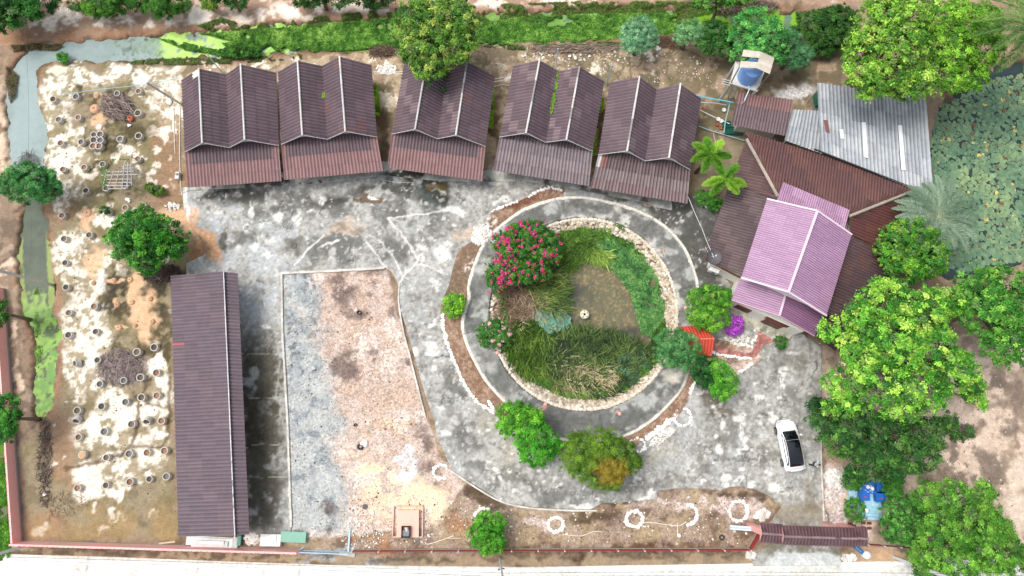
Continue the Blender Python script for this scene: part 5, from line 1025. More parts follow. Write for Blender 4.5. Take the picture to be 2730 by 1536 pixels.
    def cc(S, r, u, j):
        if d['cs'] == 0: c = (s(104,88,92) if r < 3 else s(134,104,104)) if r < 2 else s(140,108,106)
        elif d['cs'] == 1: c = (s(96,84,88), s(122,110,114), s(132,118,120), s(124,110,112))[r]
        else: c = (s(100,84,86), s(98,80,82), s(120,104,104), s(118,96,96))[r]
        if d['cs'] == 0 and r < 2 and (S > .93 or S < .05): c = s(138,106,104)
        if d['cs'] and ((j//6) % 5 == int(u*5)): c = c*.8+s(160,146,146)*.2
        if d['cs'] == 2 and S < .1 and r < 2: c = (s(190,184,180) if S < .05 else s(140,90,84))
        return c*(.95+.1*u)*(1.08-.34*((j % 6) in (2, 3, 4)))  # canopy grooves darkened too: their shade is put into the colour
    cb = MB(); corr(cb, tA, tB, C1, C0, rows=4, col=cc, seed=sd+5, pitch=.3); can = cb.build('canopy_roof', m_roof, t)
    for q in (.04, .34, .66, .96):
        pb = MB(); P = C0*(1-q)+C1*q; P = P+(cA-C0)/np.linalg.norm(cA-C0)*1.0
        pb.tube([(P[0], P[1], 0), (P[0], P[1], ZC1-.02)], .05, 8, s(190,186,176)); pb.build('post', m_paint, t)
    # doors and windows under the canopy
    fd = (c-e)/np.linalg.norm(c-e); out = np.array([fd[1], -fd[0], 0])
    for q, ww, hh, nm in ((.16, .9, 2.0, 'door'), (.36, 1.1, 1.1, 'window'), (.64, 1.1, 1.1, 'window'), (.84, .9, 2.0, 'door')):
        P = e*(1-q)+c*q; P = P+out*.03; z0 = 0.05 if nm == 'door' else .95
        db = MB(); db.box((P[0], P[1], z0), ww, .07, hh, math.atan2(fd[1], fd[0]), s(120,84,56) if nm == 'door' else s(226,224,218)); o = db.build(nm, m_paint, t)
        if nm == 'window':
            gb = MB(); P2 = P+out*.03; gb.box((P2[0], P2[1], z0+.07), ww-.16, .05, hh-.14, math.atan2(fd[1], fd[0]), s(50,60,66)); gb.build('pane', m_plastic, o)
        else:
            gb = MB(); P2 = P+out*.06+fd*.35; gb.box((P2[0], P2[1], 1.0), .05, .06, .14, math.atan2(fd[1], fd[0]), s(190,190,186)); gb.build('handle', m_metal, o)
    return t, roof
HS = [house(d, k) for k, d in enumerate(HOUSES)]
# plinth slab in front of the houses: pale kerb
def paint_pl(c):
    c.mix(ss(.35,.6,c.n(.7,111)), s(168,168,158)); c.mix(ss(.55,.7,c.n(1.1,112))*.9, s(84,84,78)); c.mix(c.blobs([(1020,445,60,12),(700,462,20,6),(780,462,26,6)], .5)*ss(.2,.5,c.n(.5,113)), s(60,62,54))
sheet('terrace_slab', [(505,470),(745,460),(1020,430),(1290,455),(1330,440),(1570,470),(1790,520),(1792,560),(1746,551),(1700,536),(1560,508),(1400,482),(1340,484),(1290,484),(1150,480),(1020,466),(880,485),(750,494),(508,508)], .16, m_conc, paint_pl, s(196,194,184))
def plantlet(lb, poly, n, pal, z, seed, h=(.0, .3), thr=.0): 
    o = cover('roof_weeds', lb, [poly], pal, n, h, .14, .08, z=z, seed=seed, cat='weeds', thr=thr, k=1.0, patch=.8); return o
plantlet('green weeds growing along the roof valley of the fourth house', [(1484,196),(1491,196),(1484,250),(1474,300),(1466,310),(1468,280),(1477,240)], 700, [s(70,110,40), s(120,160,60), s(160,190,80)], 3.0, 31, thr=.3)
plantlet('weeds at the shaded end of the middle house roof valley', [(1180,190),(1200,190),(1192,215),(1182,215)], 260, [s(60,90,40), s(90,120,60)], 3.0, 32)
plantlet('small tuft in the valley of the middle house, below the tree', [(1179,236),(1189,236),(1187,246),(1180,246)], 60, [s(70,110,50), s(100,140,70)], 3.0, 34)
plantlet('tiny yellow-green plant in the roof valley of the second house', [(858,249),(867,249),(867,262),(859,262)], 60, [s(110,160,30), s(160,210,50)], 3.0, 33, (.05, .3))
# ---------------------------------------------------------------- long shed on the left
base = G(545, 1080, 0); t = thing('long_shed', 'long shed with a dull purple-brown corrugated roof and white ridge line, left of the gravel', 'shed', base)
A, B, Cc, D = G(455,736,2.3), G(596,724,3.3), G(626,1427,3.3), G(476,1431,2.3); E_, F_ = G(634,729,2.85), G(665,1425,2.85)
def shc(S, r, u, j):
    c = (s(110,96,103), s(108,94,101), s(114,98,104), s(107,93,98))[int(u*4) % 4]
    if r == 3 and abs(S-.278) < .006: c = s(170,96,104)
    return c*(1.06-.26*((j % 6) in (2, 3, 4)))  # groove shade painted into the sheet colour
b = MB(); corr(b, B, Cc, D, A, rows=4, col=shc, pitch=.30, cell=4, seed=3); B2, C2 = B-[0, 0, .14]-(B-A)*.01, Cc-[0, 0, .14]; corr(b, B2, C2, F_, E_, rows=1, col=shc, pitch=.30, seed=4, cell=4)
roof = b.build('roof', m_roof, t); b = MB(); cap(b, B+[.02, 0, .03], Cc+[.02, 0, .03], .09, col=s(226,222,220), tiles=.28); b.build('ridge_cap', m_cem, roof)
ii_ = lambda P, dx, dy: (P[0]+dx, P[1]+dy)
b = MB(); b.prism([ii_(A, .4, -.3), ii_(A, .55, -.3), ii_(D, .55, .4), ii_(D, .4, .4)], 0, 2.2, s(200,192,176)); b.build('wall', m_cem, t)
for q in np.linspace(.06, .94, 8):
    P = E_*(1-q)+F_*q; b = MB(); b.tube([(P[0]-.9, P[1], 0), (P[0]-.9, P[1], 2.85)], .05, 8, s(180,176,166)); b.build('post', m_paint, t)
# ---------------------------------------------------------------- the big house on the right
base = G(2130, 650, 0); t = thing('big_house', 'large house with rust-brown hipped roof and a raised glossy lilac gable roof', 'house', base); HB = t
zT = 4.3
def bc(base_cols, dark=.26):
    def f(S, r, u, j): return base_cols[int(u*len(base_cols)) % len(base_cols)]*(.96+.08*u)*(1.06-(dark+.06)*((j % 6) in (2, 3, 4)))  # dark sets how much shade is painted into the rib grooves
    return f
hipL0, hipL1 = G(1990,372,2.7), G(2072,523,4.3); hipR1, hipR0 = G(2264,577,4.3), G(2428,512,2.7)
b = MB(); corr(b, hipL1, hipR1, G(2462,497,2.55), G(1984,350,2.55), rows=5, col=bc([s(106,74,70), s(112,78,73), s(100,71,69)]), pitch=.26, seed=5, par=True); b.build('north_roof', m_roof, t)
wA, wB = G(1876,688,2.5), G(1974,726,3.6)
lb_, lt_ = G(1950,495,2.52), G(2072,523,4.28)
b = MB(); corr(b, lt_, hipL1*0+G(2071,522,4.3), hipL0, lb_, rows=1) if False else None
mid0 = G(1946,488,2.62); mid1 = G(2068,531,4.27)
corr(b, hipL1+[0, 0, 0], mid1, mid0, hipL0, rows=3, col=bc([s(104,78,76), s(96,72,70)]), pitch=.26, seed=7, par=True)
b.build('west_roof_upper', m_roof, t)
b = MB(); corr(b, mid1-[0, 0, .05]+(hipL1-mid1)*.3, G(1985,738,3.95), wA, mid0-[0, 0, .08], rows=5, col=bc([s(98,82,82), s(90,74,76), s(106,88,88)]), pitch=.25, seed=8, lapz=.03, par=True); b.build('west_roof_lower', m_roof, t)
eB = G(2375,700,2.6); eM0, eM1 = G(2270,626,4.1), G(2345,672,3.3)
b = MB(); corr(b, hipR1, G(2267,626,4.15), G(2400,690,2.62), hipR0, rows=4, col=bc([s(108,68,62), s(102,64,60), s(92,62,60)]), pitch=.27, seed=9, amp=.04, par=True); b.build('east_roof_upper', m_roof, t)
b = MB(); corr(b, G(2262,627,4.05), G(2200,836,3.9), G(2318,880,2.5), G(2402,690,2.55), rows=4, col=bc([s(100,80,80), s(94,74,76), s(104,78,76)]), pitch=.27, seed=10, amp=.04); b.build('east_roof_lower', m_roof, t)
b = MB(); corr(b, G(2196,838,3.3), G(2172,896,3.2), G(2225,935,2.4), G(2300,850,2.4), rows=2, col=bc([s(96,72,74), s(88,66,66)]), pitch=.25, seed=11); b.build('porch_roof', m_roof, t)
hb = MB(); cap(hb, hipL0+[0, 0, .06], hipL1+[0, 0, .06], .26, col=s(176,164,150)); hb.build('hip_cap', m_cem, t)
hb = MB(); cap(hb, hipR1+[0, 0, .06], hipR0+[0, 0, .06], .26, col=s(170,158,144)); hb.build('hip_cap', m_cem, t)
# lilac gable
PK = [s(178,140,170), s(182,144,174), s(174,136,166)]; PK_SHADE = [s(150,108,140), s(142,102,134)]  # second set: shaded copy of the lilac for the front east slope
g1t, g1b = G(2179,563,6.3), G(2102,779,6.3); gw0, gw1 = G(2044.5,531,5.1), G(1976,741,5.1); ge0, ge1 = G(2270,626,5.1), G(2203,842,5.1)
b = MB(); corr(b, g1t, g1b, gw1, gw0, rows=4, col=bc(PK, .36), pitch=.19, amp=.022, seed=12, lapz=.008)
corr(b, g1t, g1b, ge1, ge0, rows=3, col=bc(PK, .42), pitch=.19, amp=.022, seed=13, lapz=.008); up_ = b.build('upper_roof', m_pink, t)  # east slope gets stronger painted groove shade than the west
b = MB(); b.tube([g1t+[0, 0, .04], g1b+[0, 0, .04]], .12, 6, s(226,204,220)); b.build('ridge_cap', m_pink, up_)
for p, q in ((gw0, g1t), (g1t, ge0), (gw1, g1b), (g1b, ge1)): b = MB(); b.beam(p+[0, 0, .02], q+[0, 0, .02], .14, .14, s(228,206,218)); b.build('barge_board', m_pink, up_)
f1t, f1b = G(2095,783,4.3), G(2078,842,4.3); fw0, fw1 = G(1972,744,3.2), G(1950,800,3.2); fe0, fe1 = G(2198,842,3.2), G(2172,896,3.2)
b = MB(); corr(b, f1t, f1b, fw1, fw0, rows=3, col=bc(PK, .36), pitch=.19, amp=.022, seed=14, lapz=.008); corr(b, f1t, f1b, fe1, fe0, rows=2, col=bc(PK_SHADE, .3), pitch=.19, amp=.022, seed=15, lapz=.008); fr = b.build('front_roof', m_pink, t)
b = MB(); b.tube([f1t+[0, 0, .04], f1b+[0, 0, .04]], .1, 6, s(220,200,214)); b.build('ridge_cap', m_pink, fr)
for p, q in ((fw1, f1b), (f1b, fe1)): b = MB(); b.beam(p, q, .1, .12, s(190,150,170)); b.build('barge_board', m_pink, fr)
b = MB(); corr(b, G(2070,533,4.95), G(2250,613,4.95), G(2264.6,560,4.35), G(2086.6,485.6,4.35), rows=2, col=bc([s(176,136,164), s(186,146,174)], .3), pitch=.19, amp=.022, seed=16, par=True); b.build('rear_roof', m_pink, t)
# walls
cr = s(244,242,230); W_ = MB()
def inset(P, q=.06, c=base): return (P[0]*(1-q)+c[0]*q, P[1]*(1-q)+c[1]*q)
uw = G(2110,660,0)
W_.prism([inset(g, .1, uw) for g in (gw0, ge0, ge1, gw1)], 3.0, 5.05, cr)
wf = [G(1896,700,2.5), G(1976,742,2.5), G(1952,803,3.2), G(2150,890,3.2), G(2200,850,3), G(2290,840,2.4), G(2370,690,2.4), G(2400,530,2.4), G(2010,400,2.4)]
W_.prism([inset(p, .03) for p in wf], 0, 2.45, cr)
W_.prism([inset(p, .05) for p in (fw0, fe0, fe1, fw1)], 2.3, 3.15, cr)
W_.prism([inset(p, .04) for p in (G(1890,696,2.5), G(1974,730,2.5), G(2000,640,2.5), G(1920,600,2.5))], 2.2, 2.48, cr)
W_.build('wall', m_paint, t)
# gable triangles of the lilac roofs
b = MB(); b.add([gw1+[0,.2,-.05], ge1+[0,.2,-.05], g1b+[0,.2,-.05]], [(0, 1, 2)], s(226,212,214)); b.build('gable', m_paint, t)
b = MB(); b.add([gw0-[0,.2,.05], ge0-[0,.2,.05], g1t-[0,.2,.05]], [(0, 1, 2)], s(226,212,214)); b.build('gable', m_paint, t)
b = MB(); b.add([fw1+[0,.15,-.05], fe1+[0,.15,-.05], f1b+[0,.15,-.05]], [(0, 1, 2)], cr); b.build('gable', m_paint, t)
# brown fascia and louvre on the front walls
b = MB(); b.beam(wA+[.25,-.12,-.22], G(1974,738,2.4)+[0,-.1,.0], .06, .26, s(132,66,44)); b.build('fascia', m_paint, t)
fa, fb_ = np.array([*inset(G(1952,803,3.2), .03), 2.3]), np.array([*inset(G(2150,890,3.2), .03), 2.3]); dd_ = (fb_-fa)/np.linalg.norm(fb_-fa); no = np.array([dd_[1], -dd_[0], 0])
for q, ww, z0, hh, nm in ((.66, 2.0, 1.75, .62, 'transom_window'), (.2, 1.3, 1.0, 1.2, 'window'), (.66, 1.6, .1, 1.6, 'door')):
    P = fa*(1-q)+fb_*q+no*.03; b = MB(); b.box((P[0], P[1], z0), ww, .08, hh, math.atan2(dd_[1], dd_[0]), s(126,58,40)); o = b.build(nm, m_paint, t)
    b = MB(); P2 = P+no*.03; b.box((P2[0], P2[1], z0+.1), ww*.8, .06, hh*.7, math.atan2(dd_[1], dd_[0]), s(80,46,36)); b.build('pane', m_plastic, o)
# porch slab in front of the house
def paint_ps(c): c.mix(ss(.4,.6,c.n(.6,121)), s(164,162,146)); c.mix(ss(.6,.75,c.n(.4,122))*.7, s(110,108,92))
sheet('porch_slab', [(1946,815),(1958,808),(2100,868),(2115,885),(2108,905),(2080,893),(2060,905),(1985,860),(1950,840)], .2, m_conc, paint_ps, s(198,194,176), step=.08)
# grey sheet-roofed annex
t = thing('grey_annex', 'open shed with a big weathered pale grey corrugated roof beside the lily pond', 'shed', G(2330,350,0)); AX = t
gc = [s(172,176,178), s(166,170,173), s(180,183,185), s(158,162,166)]
def greyc(S, r, u, j):
    c = gc[int(u*4)]
    k = (j % 6); c = c*(1.1 if k in (0, 1, 5) else .84)  # crests pale with wear; troughs darkened to stand for groove shade
    if r <= 1: c = c*.86
    return c
b = MB(); corr(b, G(2178,220,3.4), G(2465,262,3.4), G(2484,524,2.9), G(2186,404,2.9), rows=5, col=greyc, pitch=.36, amp=.045, seed=20)
rf = b.build('roof', m_roofg, t)
b = MB(); corr(b, G(2114,292,3.0), G(2200,296,3.0), G(2190,410,2.8), G(2091,374,2.8), rows=2, col=greyc, pitch=.33, amp=.045, seed=21); b.build('lean_to_roof', m_roofg, t)
nz = np.cross(G(2465,262,3.4)-G(2178,220,3.4), G(2186,404,2.9)-G(2178,220,3.4)); nz = nz/np.linalg.norm(nz); nz = nz if nz[2] > 0 else -nz
def quadpatch(P, z, col, name, m=m_paint, zz=.1):
    b = MB(); pts = [G(p[0], p[1], q)+nz*zz for p, q in zip(P, z)]; bt = [p-nz*.03 for p in pts]
    b.add(pts+bt, [(0, 1, 2, 3), (4, 5, 1, 0), (5, 6, 2, 1), (6, 7, 3, 2), (7, 4, 0, 3)], col); return b.build(name, m, rf)
quadpatch([(2296,327),(2307,327),(2313,422),(2302,420)], [3.2,3.2,3.05,3.05], s(240,242,244), 'skylight')
quadpatch([(2393,335),(2403,335),(2413,455),(2402,454)], [3.22,3.22,3.02,3.02], s(240,242,244), 'skylight')
quadpatch([(2237,346),(2247,346),(2248,371),(2240,370)], [3.13,3.13,3.08,3.08], s(240,242,244), 'skylight')
quadpatch([(2195,321),(2205,321),(2211,354),(2201,353)], [3.15,3.15,3.08,3.08], s(126,84,80), 'patch_sheet')
b = MB(); b.beam(G(2170,398,2.9), G(2450,508,2.9), .08, .22, s(80,84,88)); b.beam(G(2465,262,3.45)+[.05, 0, 0], G(2485,524,2.95)+[.05, 0, 0], .1, .1, s(220,224,226)); b.build('edge_trim', m_metal, rf)
for p in ((2186,235),(2320,255),(2455,275),(2475,500),(2340,455),(2200,400),(2120,300),(2100,370)):
    P = G(p[0], p[1], 2.8); b = MB(); b.tube([(P[0], P[1], 0), (P[0], P[1], 2.78)], .06, 8, s(170,170,166)); b.build('post', m_cem, t)
b = MB(); b.prism([inset(G(*p, 2.9), .12, G(2330,350,0)) for p in ((2178,225),(2465,265),(2484,520),(2186,400))], -.5, .08, s(120,118,112)); b.build('floor_slab', m_cem, t)
# brown lean-to roof beside the annex
t = thing('brown_lean_to', 'small store with a purple-brown corrugated roof between the tank tower and the big house', 'shed', G(2030,305,0))
P = [G(1968.6,245.6,2.9), G(2115.6,266,2.9), G(2097.6,364,2.5), G(1949,332.6,2.5)]
b = MB(); corr(b, P[0], P[1], P[2], P[3], rows=3, col=lambda S, r, u, j: (s(132,98,96) if r == 0 else s(110,92,96))*(.94+.12*u)*(1.05-.28*((j % 6) in (2, 3, 4))), pitch=.27, seed=22); b.build('roof', m_roof, t)  # troughs between ribs darkened as painted shade
b = MB(); b.prism([inset(p, .3, G(2040,300,2.7)) for p in P], 0, 2.45, s(190,184,170)); b.build('wall', m_cem, t)
# ---------------------------------------------------------------- little red roof
t = thing('garden_shelter', 'little shelter with a bright red corrugated gable roof beside the round path', 'shelter', G(1865,910,0))
r0_, r1_ = G(1818,905,2.7), G(1904,903.5,2.7); n0, n1_ = G(1801,872,2.15), G(1886,866,2.15); s0_, s1_ = G(1816,949,2.15), G(1897,949,2.15)
b = MB(); rc = lambda S, r, u, j: s(196,70,46)*(.95+.1*u)*(1.05-.2*((j % 6) in (2, 3, 4)))  # slight shade between the ribs is painted into the red
corr(b, r0_, r1_, n1_, n0, rows=1, col=rc, pitch=.26, amp=.02); corr(b, r0_, r1_, s1_, s0_, rows=1, col=rc, pitch=.26, amp=.02); o = b.build('roof', m_paint, t)
b = MB(); b.tube([r0_+[0, 0, .03], r1_+[0, 0, .03]], .07, 6, s(222,120,96)); b.build('ridge_cap', m_paint, o)
for p in (n0, n1_, s0_, s1_):
    b = MB(); q = p*.9+(n0+s1_)/2*.1; b.tube([(q[0], q[1], .1), (q[0], q[1], 2.2)], .05, 8, s(210,206,196)); b.build('post', m_paint, t)
# ---------------------------------------------------------------- gate roof
t = thing('gatehouse', 'roofed entrance gateway with stepped maroon tiled roof and pink gable ends', 'gateway', G(2160,1435,0))
def gseg(x0, x1, yt, yr, yb, ze, zr, ytr=None):
    dy = ytr or 0
    a0, a1 = G(x0, yt, ze), G(x1, yt+dy, ze); c0, c1 = G(x0+6, yr, zr), G(x1+2, yr+dy, zr); d0, d1 = G(x0, yb, ze), G(x1, yb+dy, ze)
    b = MB(); cc = lambda S, r, u, j: (s(104,76,80), s(112,84,88))[int(u*2)]*(1.1-.34*((j % 6) in (2, 3, 4)))  # tile grooves darkened, shade put into the colour
    corr(b, c0, c1, a1, a0, rows=2, col=cc, pitch=.26, amp=.04, cell=2); corr(b, c0, c1, d1, d0, rows=2, col=cc, pitch=.26, amp=.04, cell=2); o = b.build('roof', m_roof, t)
    b = MB(); cap(b, c0+[0, 0, .04], c1+[0, 0, .04], .18, col=s(140,116,120), tiles=.4); b.build('ridge_cap', m_roof, o)
    b = MB(); b.add([a0+[-.02, 0, 0], d0+[-.02, 0, 0], c0+[-.02, 0, 0]], [(0, 1, 2)], s(240,176,170)); b.build('gable', m_paint, t); b = MB(); b.add([a1+[.02, 0, 0], d1+[.02, 0, 0], c1+[.02, 0, 0]], [(0, 1, 2)], s(240,176,170)); b.build('gable', m_paint, t)
gseg(2026, 2086, 1394, 1422, 1446, 4.0, 4.75, 4); gseg(2085, 2281, 1401, 1430, 1452, 4.5, 5.3, 6); gseg(2278, 2312, 1403, 1434, 1454, 4.0, 4.7, 3)
for x in (2045, 2092, 2262, 2300):
    P = G(x, 1422, 4); b = MB(); b.box((P[0], P[1], 0), .5, .5, 3.95, 0, s(232,168,160)); b.build('pillar', m_paint, t)
b = MB(); p0, p1 = G(2045,1422,4), G(2300,1428,4); b.beam((p0[0], p0[1], 3.8), (p1[0], p1[1], 3.8), .3, .35, s(232,168,160)); b.build('lintel', m_paint, t)
# ---------------------------------------------------------------- walls and fences
PKW = s(246,182,176)
t = thing('boundary_wall', 'salmon pink rendered wall along the left edge and the left half of the road front', 'wall', G(60,1450,0))
hw_ = 1.2; w = [G(4,880,hw_), G(32,1130,hw_)]
b = MB()
def wallseg(b, p, q, h, th, col, z0=0):
    b.beam((p[0], p[1], z0+h/2), (q[0], q[1], z0+h/2), th, h, col)
g0, g1, g2, g3_ = G(10,770), G(58,1445), G(740,1463), G(805,1467)
wallseg(b, g0, g1, hw_, .16, PKW); wallseg(b, g1+[0, .0, 0], g3_, 1.5, .16, PKW); b.build('render', m_paint, t)
b = MB(); wallseg(b, g0+[.09, 0, 0], g1+[.09, 0, 0], .16, .14, s(150,144,136)); wallseg(b, g1+[0, .09, 0], g3_+[0, .09, 0], .12, .12, s(150,140,130)); b.build('footing', m_cem, t)
b = MB()
for (A_, B_, n, h) in ((g0, g1, 110, hw_), (g1, g3_, 60, 1.5)):
    for i in range(n):
        q = (i+random.random()*.6)/n; P = A_*(1-q)+B_*q; l = random.uniform(.03, .08)
        b.box((P[0]-(.075 if A_ is g0 else 0), P[1]-(0 if A_ is g0 else .075), h-.03), .05 if A_ is g0 else l*2, l*2 if A_ is g0 else .05, .034, 0, s(126,96,86)*random.uniform(.8, 1.3))
b.build('coping_grime', m_cem, t)
t = thing('rail_fence', 'low fence of maroon painted rails and white posts along the road front', 'fence', G(1400,1472,0))
f0, f1, f2, f3 = G(945,1466), G(1992,1462), G(2024,1408), None
b = MB()
for (A_, B_) in ((f0, f1), (f1, f2)):
    wallseg(b, A_, B_, .22, .16, s(150,144,132))
b.build('footing', m_cem, t)
for z in (.35, .55, .75, .95):
    b = MB(); b.beam(f0+[0, 0, z], f1+[0, 0, z], .05, .14, s(150,52,46)); b.beam(f1+[0, 0, z], f2+[0, 0, z], .05, .14, s(150,52,46)); b.build('rail', m_paint, t)
for i in range(16):
    P = f0*(1-i/15)+f1*i/15; b = MB(); b.box((P[0], P[1], 0), .1, .1, 1.12, 0, s(206,200,190)); b.build('post', m_cem, t)
t = thing('rail_fence', 'maroon rail fence right of the gateway, half hidden by the bushy tree', 'fence', G(2360,1455,0))
f0, f1 = G(2300,1448), G(2430,1458)
for z in (.3, .55, .8): b = MB(); b.beam(f0+[0, 0, z], f1+[0, 0, z], .05, .14, s(120,50,44)); b.build('rail', m_paint, t)
for i in range(4): P = f0*(1-i/3)+f1*i/3; b = MB(); b.box((P[0], P[1], 0), .1, .1, 1.0, 0, s(196,186,176)); b.build('post', m_cem, t)
# sliding gate frame
t = thing('sliding_gate', 'light blue metal sliding gate between the pink wall and the red fence', 'gate', G(870,1470,0))
a, c = G(800,1466), G(935,1471)
for z in (.12, 1.15): b = MB(); b.beam(a+[0, 0, z], c+[0, 0, z], .06, .07, s(172,206,228)); b.build('rail', m_paint, t)
for i in range(24): P = a*(1-i/23)+c*i/23; b = MB(); b.box((P[0], P[1], .12), .03, .03, 1.03, 0, s(186,212,230)); b.build('bar', m_paint, t)
b = MB(); b.beam(a+[0, 0, .12], a+(c-a)*.12+[0, .35, .9], .07, .07, s(160,200,230)); b.build('brace', m_paint, t)
o = MB().beam(G(929,1470)+[0, .0, .08], G(933,1412)+[0, 0, .08], .16, .08, s(176,206,216)).build('gate_track', m_paint, None, G(930,1440)); tag(o, 'pale blue metal track lying across the gravel end by the sliding gate', 'rail')
b = MB(); P = G(947,1480); b.beam(G(905,1474)+[0, 0, .06], P+[0, 0, .06], .3, .12, s(190,188,180)); tag(b.build('concrete_sill', m_cem, None, P), 'short concrete sill at the right end of the sliding gate', 'sill')
b = MB(); b.beam(G(1936,1401,0)+[0, 0, 1.0], G(2030,1408,0)+[0, 0, 1.0], .35, .14, s(214,222,230)); b.beam(G(1936,1401,0)+[0, 0, 1.12], G(2030,1408,0)+[0, 0, 1.12], .1, .1, s(180,196,210)); o = b.build('folded_gate_leaf', m_paint, None, G(1980,1405)); tag(o, 'long pale blue-grey gate leaf sticking out left of the gateway roof', 'gate')
# ---------------------------------------------------------------- concrete rings used as planters
def ring_proto(px, py, label, group, h=.45, soilc=None, zs=-.1):
    base = G(px, py, h); base[2] = 0; t = thing('concrete_ring', label, 'planter ring', base, group)
    b = MB(); R = .325; b.lathe(base, [(R, 0), (R, h), (R-.02, h+.012), (R-.06, h+.012), (R-.075, h-.01), (R-.075, .05)], 26, s(196,192,184)); b.build('ring', m_cem, t, smooth_=False)
    b = MB(); b.disc((base[0], base[1], h-.13), R-.07, 20, soilc if soilc is not None else s(96,74,58)); b.build('soil', m_soil, t)
    return t
rings = [ # x, y, area
 (141,264,0),(201,257,0),(310.5,248,0),(367.6,242,0),(155,318,1),(207,312.5,1),(367,301,2),(160,381,1),(215,377.6,1),(319,370,3),(369,362,3),
 (248.4,358,4),(266,357.5,4),(249,373,4),(266.4,373.5,4),(247.6,389,4),(262.8,389,4),
 (165.6,450.5,5),(223,445.5,5),(272,437,6),(366,422.6,6),(227,507,5),(330,493,6),(281.5,500.7,6),(332.6,553,7),(380,547.7,7),
 (163.4,574,8),(169,636,8),(236.5,625.8,8),(171.7,700,8),(174.4,765.7,8),
 (250.6,817,9),(182,833.7,9),(182,893,9),(254,884,9),(259,960,10),(365,938.6,10),(410.7,926,11),(265,1024,10),(328.5,1014.5,10),(374,1006.5,10),(416.8,993.8,11),
 (270.5,1083.5,12),(334,1072,12),(376.8,1059.5,12),(418,1054.5,12),(205.6,1095,13),(430,1122,14),(350.5,1131,14),(278,1151,14),(208,1165.7,13),
 (282.4,1220,15),(343.6,1209.7,15),(391.4,1207,15),(438,1202,15),(205.6,1301.6,16),(281,1294,16),(345.6,1285,16),(397,1277.6,16),(443,1270.4,16)]
AL = ['concrete ring planter in the top row under the thin blue hose', 'concrete ring planter at the top left near the grey ditch water', 'concrete ring planter beside the bare dead branches and orange jar', 'concrete ring planter to the right of the tight cluster of six rings', 'concrete ring in the tight cluster of six touching rings', 'concrete ring planter on pale ground right of the leaning ditch tree', 'concrete ring planter next to the bamboo trellis', 'concrete ring planter just above the spiky deep green tree', 'concrete ring planter left of the spiky deep green tree', 'concrete ring planter on the white patch beside the algae-green ditch, above the twig heap', 'concrete ring planter touching or near the grey-violet twig heap', 'concrete ring planter right of the twig heap, next to the shed', 'concrete ring planter in the slanting row just below the twig heap', 'concrete ring planter at the left border of the field near the dry ditch end', 'concrete ring planter along the muddy rill in the lower field', 'concrete ring planter in the last row but one before the road', 'concrete ring planter in the last row before the road']
soils = [s(140,108,84), s(120,104,84), s(96,84,72), s(150,112,88), s(110,108,102)]
def place_words(i):
    x, y, a = rings[i]; mem = [r for r in rings if r[2] == a]; n = len(mem)
    if a == 4: return ('upper', 'middle', 'lower')[[int(min(abs(y-q) for q in (358, 373, 389)) == abs(y-q2)) for q2 in (358, 373, 389)].index(1)]+(' left' if x < 256 else ' right')
    if n == 1: return ''
    hor = max(r[0] for r in mem)-min(r[0] for r in mem) > max(r[1] for r in mem)-min(r[1] for r in mem)
    k = sorted(mem, key=lambda r: r[0] if hor else r[1]).index(rings[i])
    f, e, w, v = ('leftmost', 'rightmost', 'left', 'right') if hor else ('topmost', 'lowest', 'top', 'bottom')
    if n == 2: return (w if k == 0 else v) if hor else ('upper' if k == 0 else 'lower')
    if k == 0: return f
    if k == n-1: return e
    return ('second', 'third', 'fourth')[k-1]+'-from-'+w
gn = 'concrete ring planters standing in the field'
def ring_label(i): return (place_words(i)+' '+AL[rings[i][2]]).strip()
P0 = ring_proto(141, 264, ring_label(0), gn, soilc=s(104,78,60))
for i, (x, y, a) in enumerate(rings):
    h = .42 if a > 8 else .46
    if i == 0: continue
    p = G(x, y, h); r = dup(P0, (p[0], p[1], -.02), random.uniform(0, 6.28), ring_label(i), gn, random.uniform(.9, 1.08))
    so = [c for c in r.children if c.name.startswith('soil')][0]; me = so.data.copy(); so.data = me
    cc = soils[random.randrange(5)]*random.uniform(.8, 1.15); me.color_attributes['Col'].data.foreach_set('color', np.tile(np.array([*cc, 1], np.float32), len(me.vertices)))
for x, y, rz, lb in ((212,968,0.4,'pale concrete ring tipped on its side left of the twig heap'), (208,1114,-1.3,'concrete ring lying tilted just below another ring at the left border'), (395,1116,-1.5,'tilted concrete ring near the shed beside the muddy rill')):
    p = G(x, y, .2); r = dup(P0, (p[0], p[1], .16), 0, lb, None); r.rotation_euler = (0.75 if rz < 0 else .2, -.5 if rz > 0 else 0.1, 0); del r['group']
p = G(221,1212,.3); r = dup(P0, (p[0], p[1], -.02), 0, 'concrete ring filled to the brim with orange sand, last row but one at the left', None); del r['group']
so = [c for c in r.children if c.name.startswith('soil')][0]; so.location.z += .16; me = so.data.copy(); so.data = me; me.color_attributes['Col'].data.foreach_set('color', np.tile(np.array([*s(206,160,118), 1], np.float32), len(me.vertices)))
p = G(285,565,.46); r = dup(P0, (p[0], p[1], -.02), 0, 'concrete ring planter holding a bushy dark green plant, left of the spiky tree', None); del r['group']
V_, F_, C_ = None, None, None
bl = [(0, 0, .75, .38, .38, .45)]; PP_, NN_, CC_, LL_, WW_ = crown_data(bl, [s(24,84,34), s(46,112,48), s(76,146,64)], cr=.16, ll=.12, lw=.05, cover=2.5); V_, F_, CC2 = leaf_mesh(PP_, NN_, CC_, LL_, WW_, 'foliage')
link('foliage', np_mesh('foliage', V_, F_, CC2), m_leaf, r)
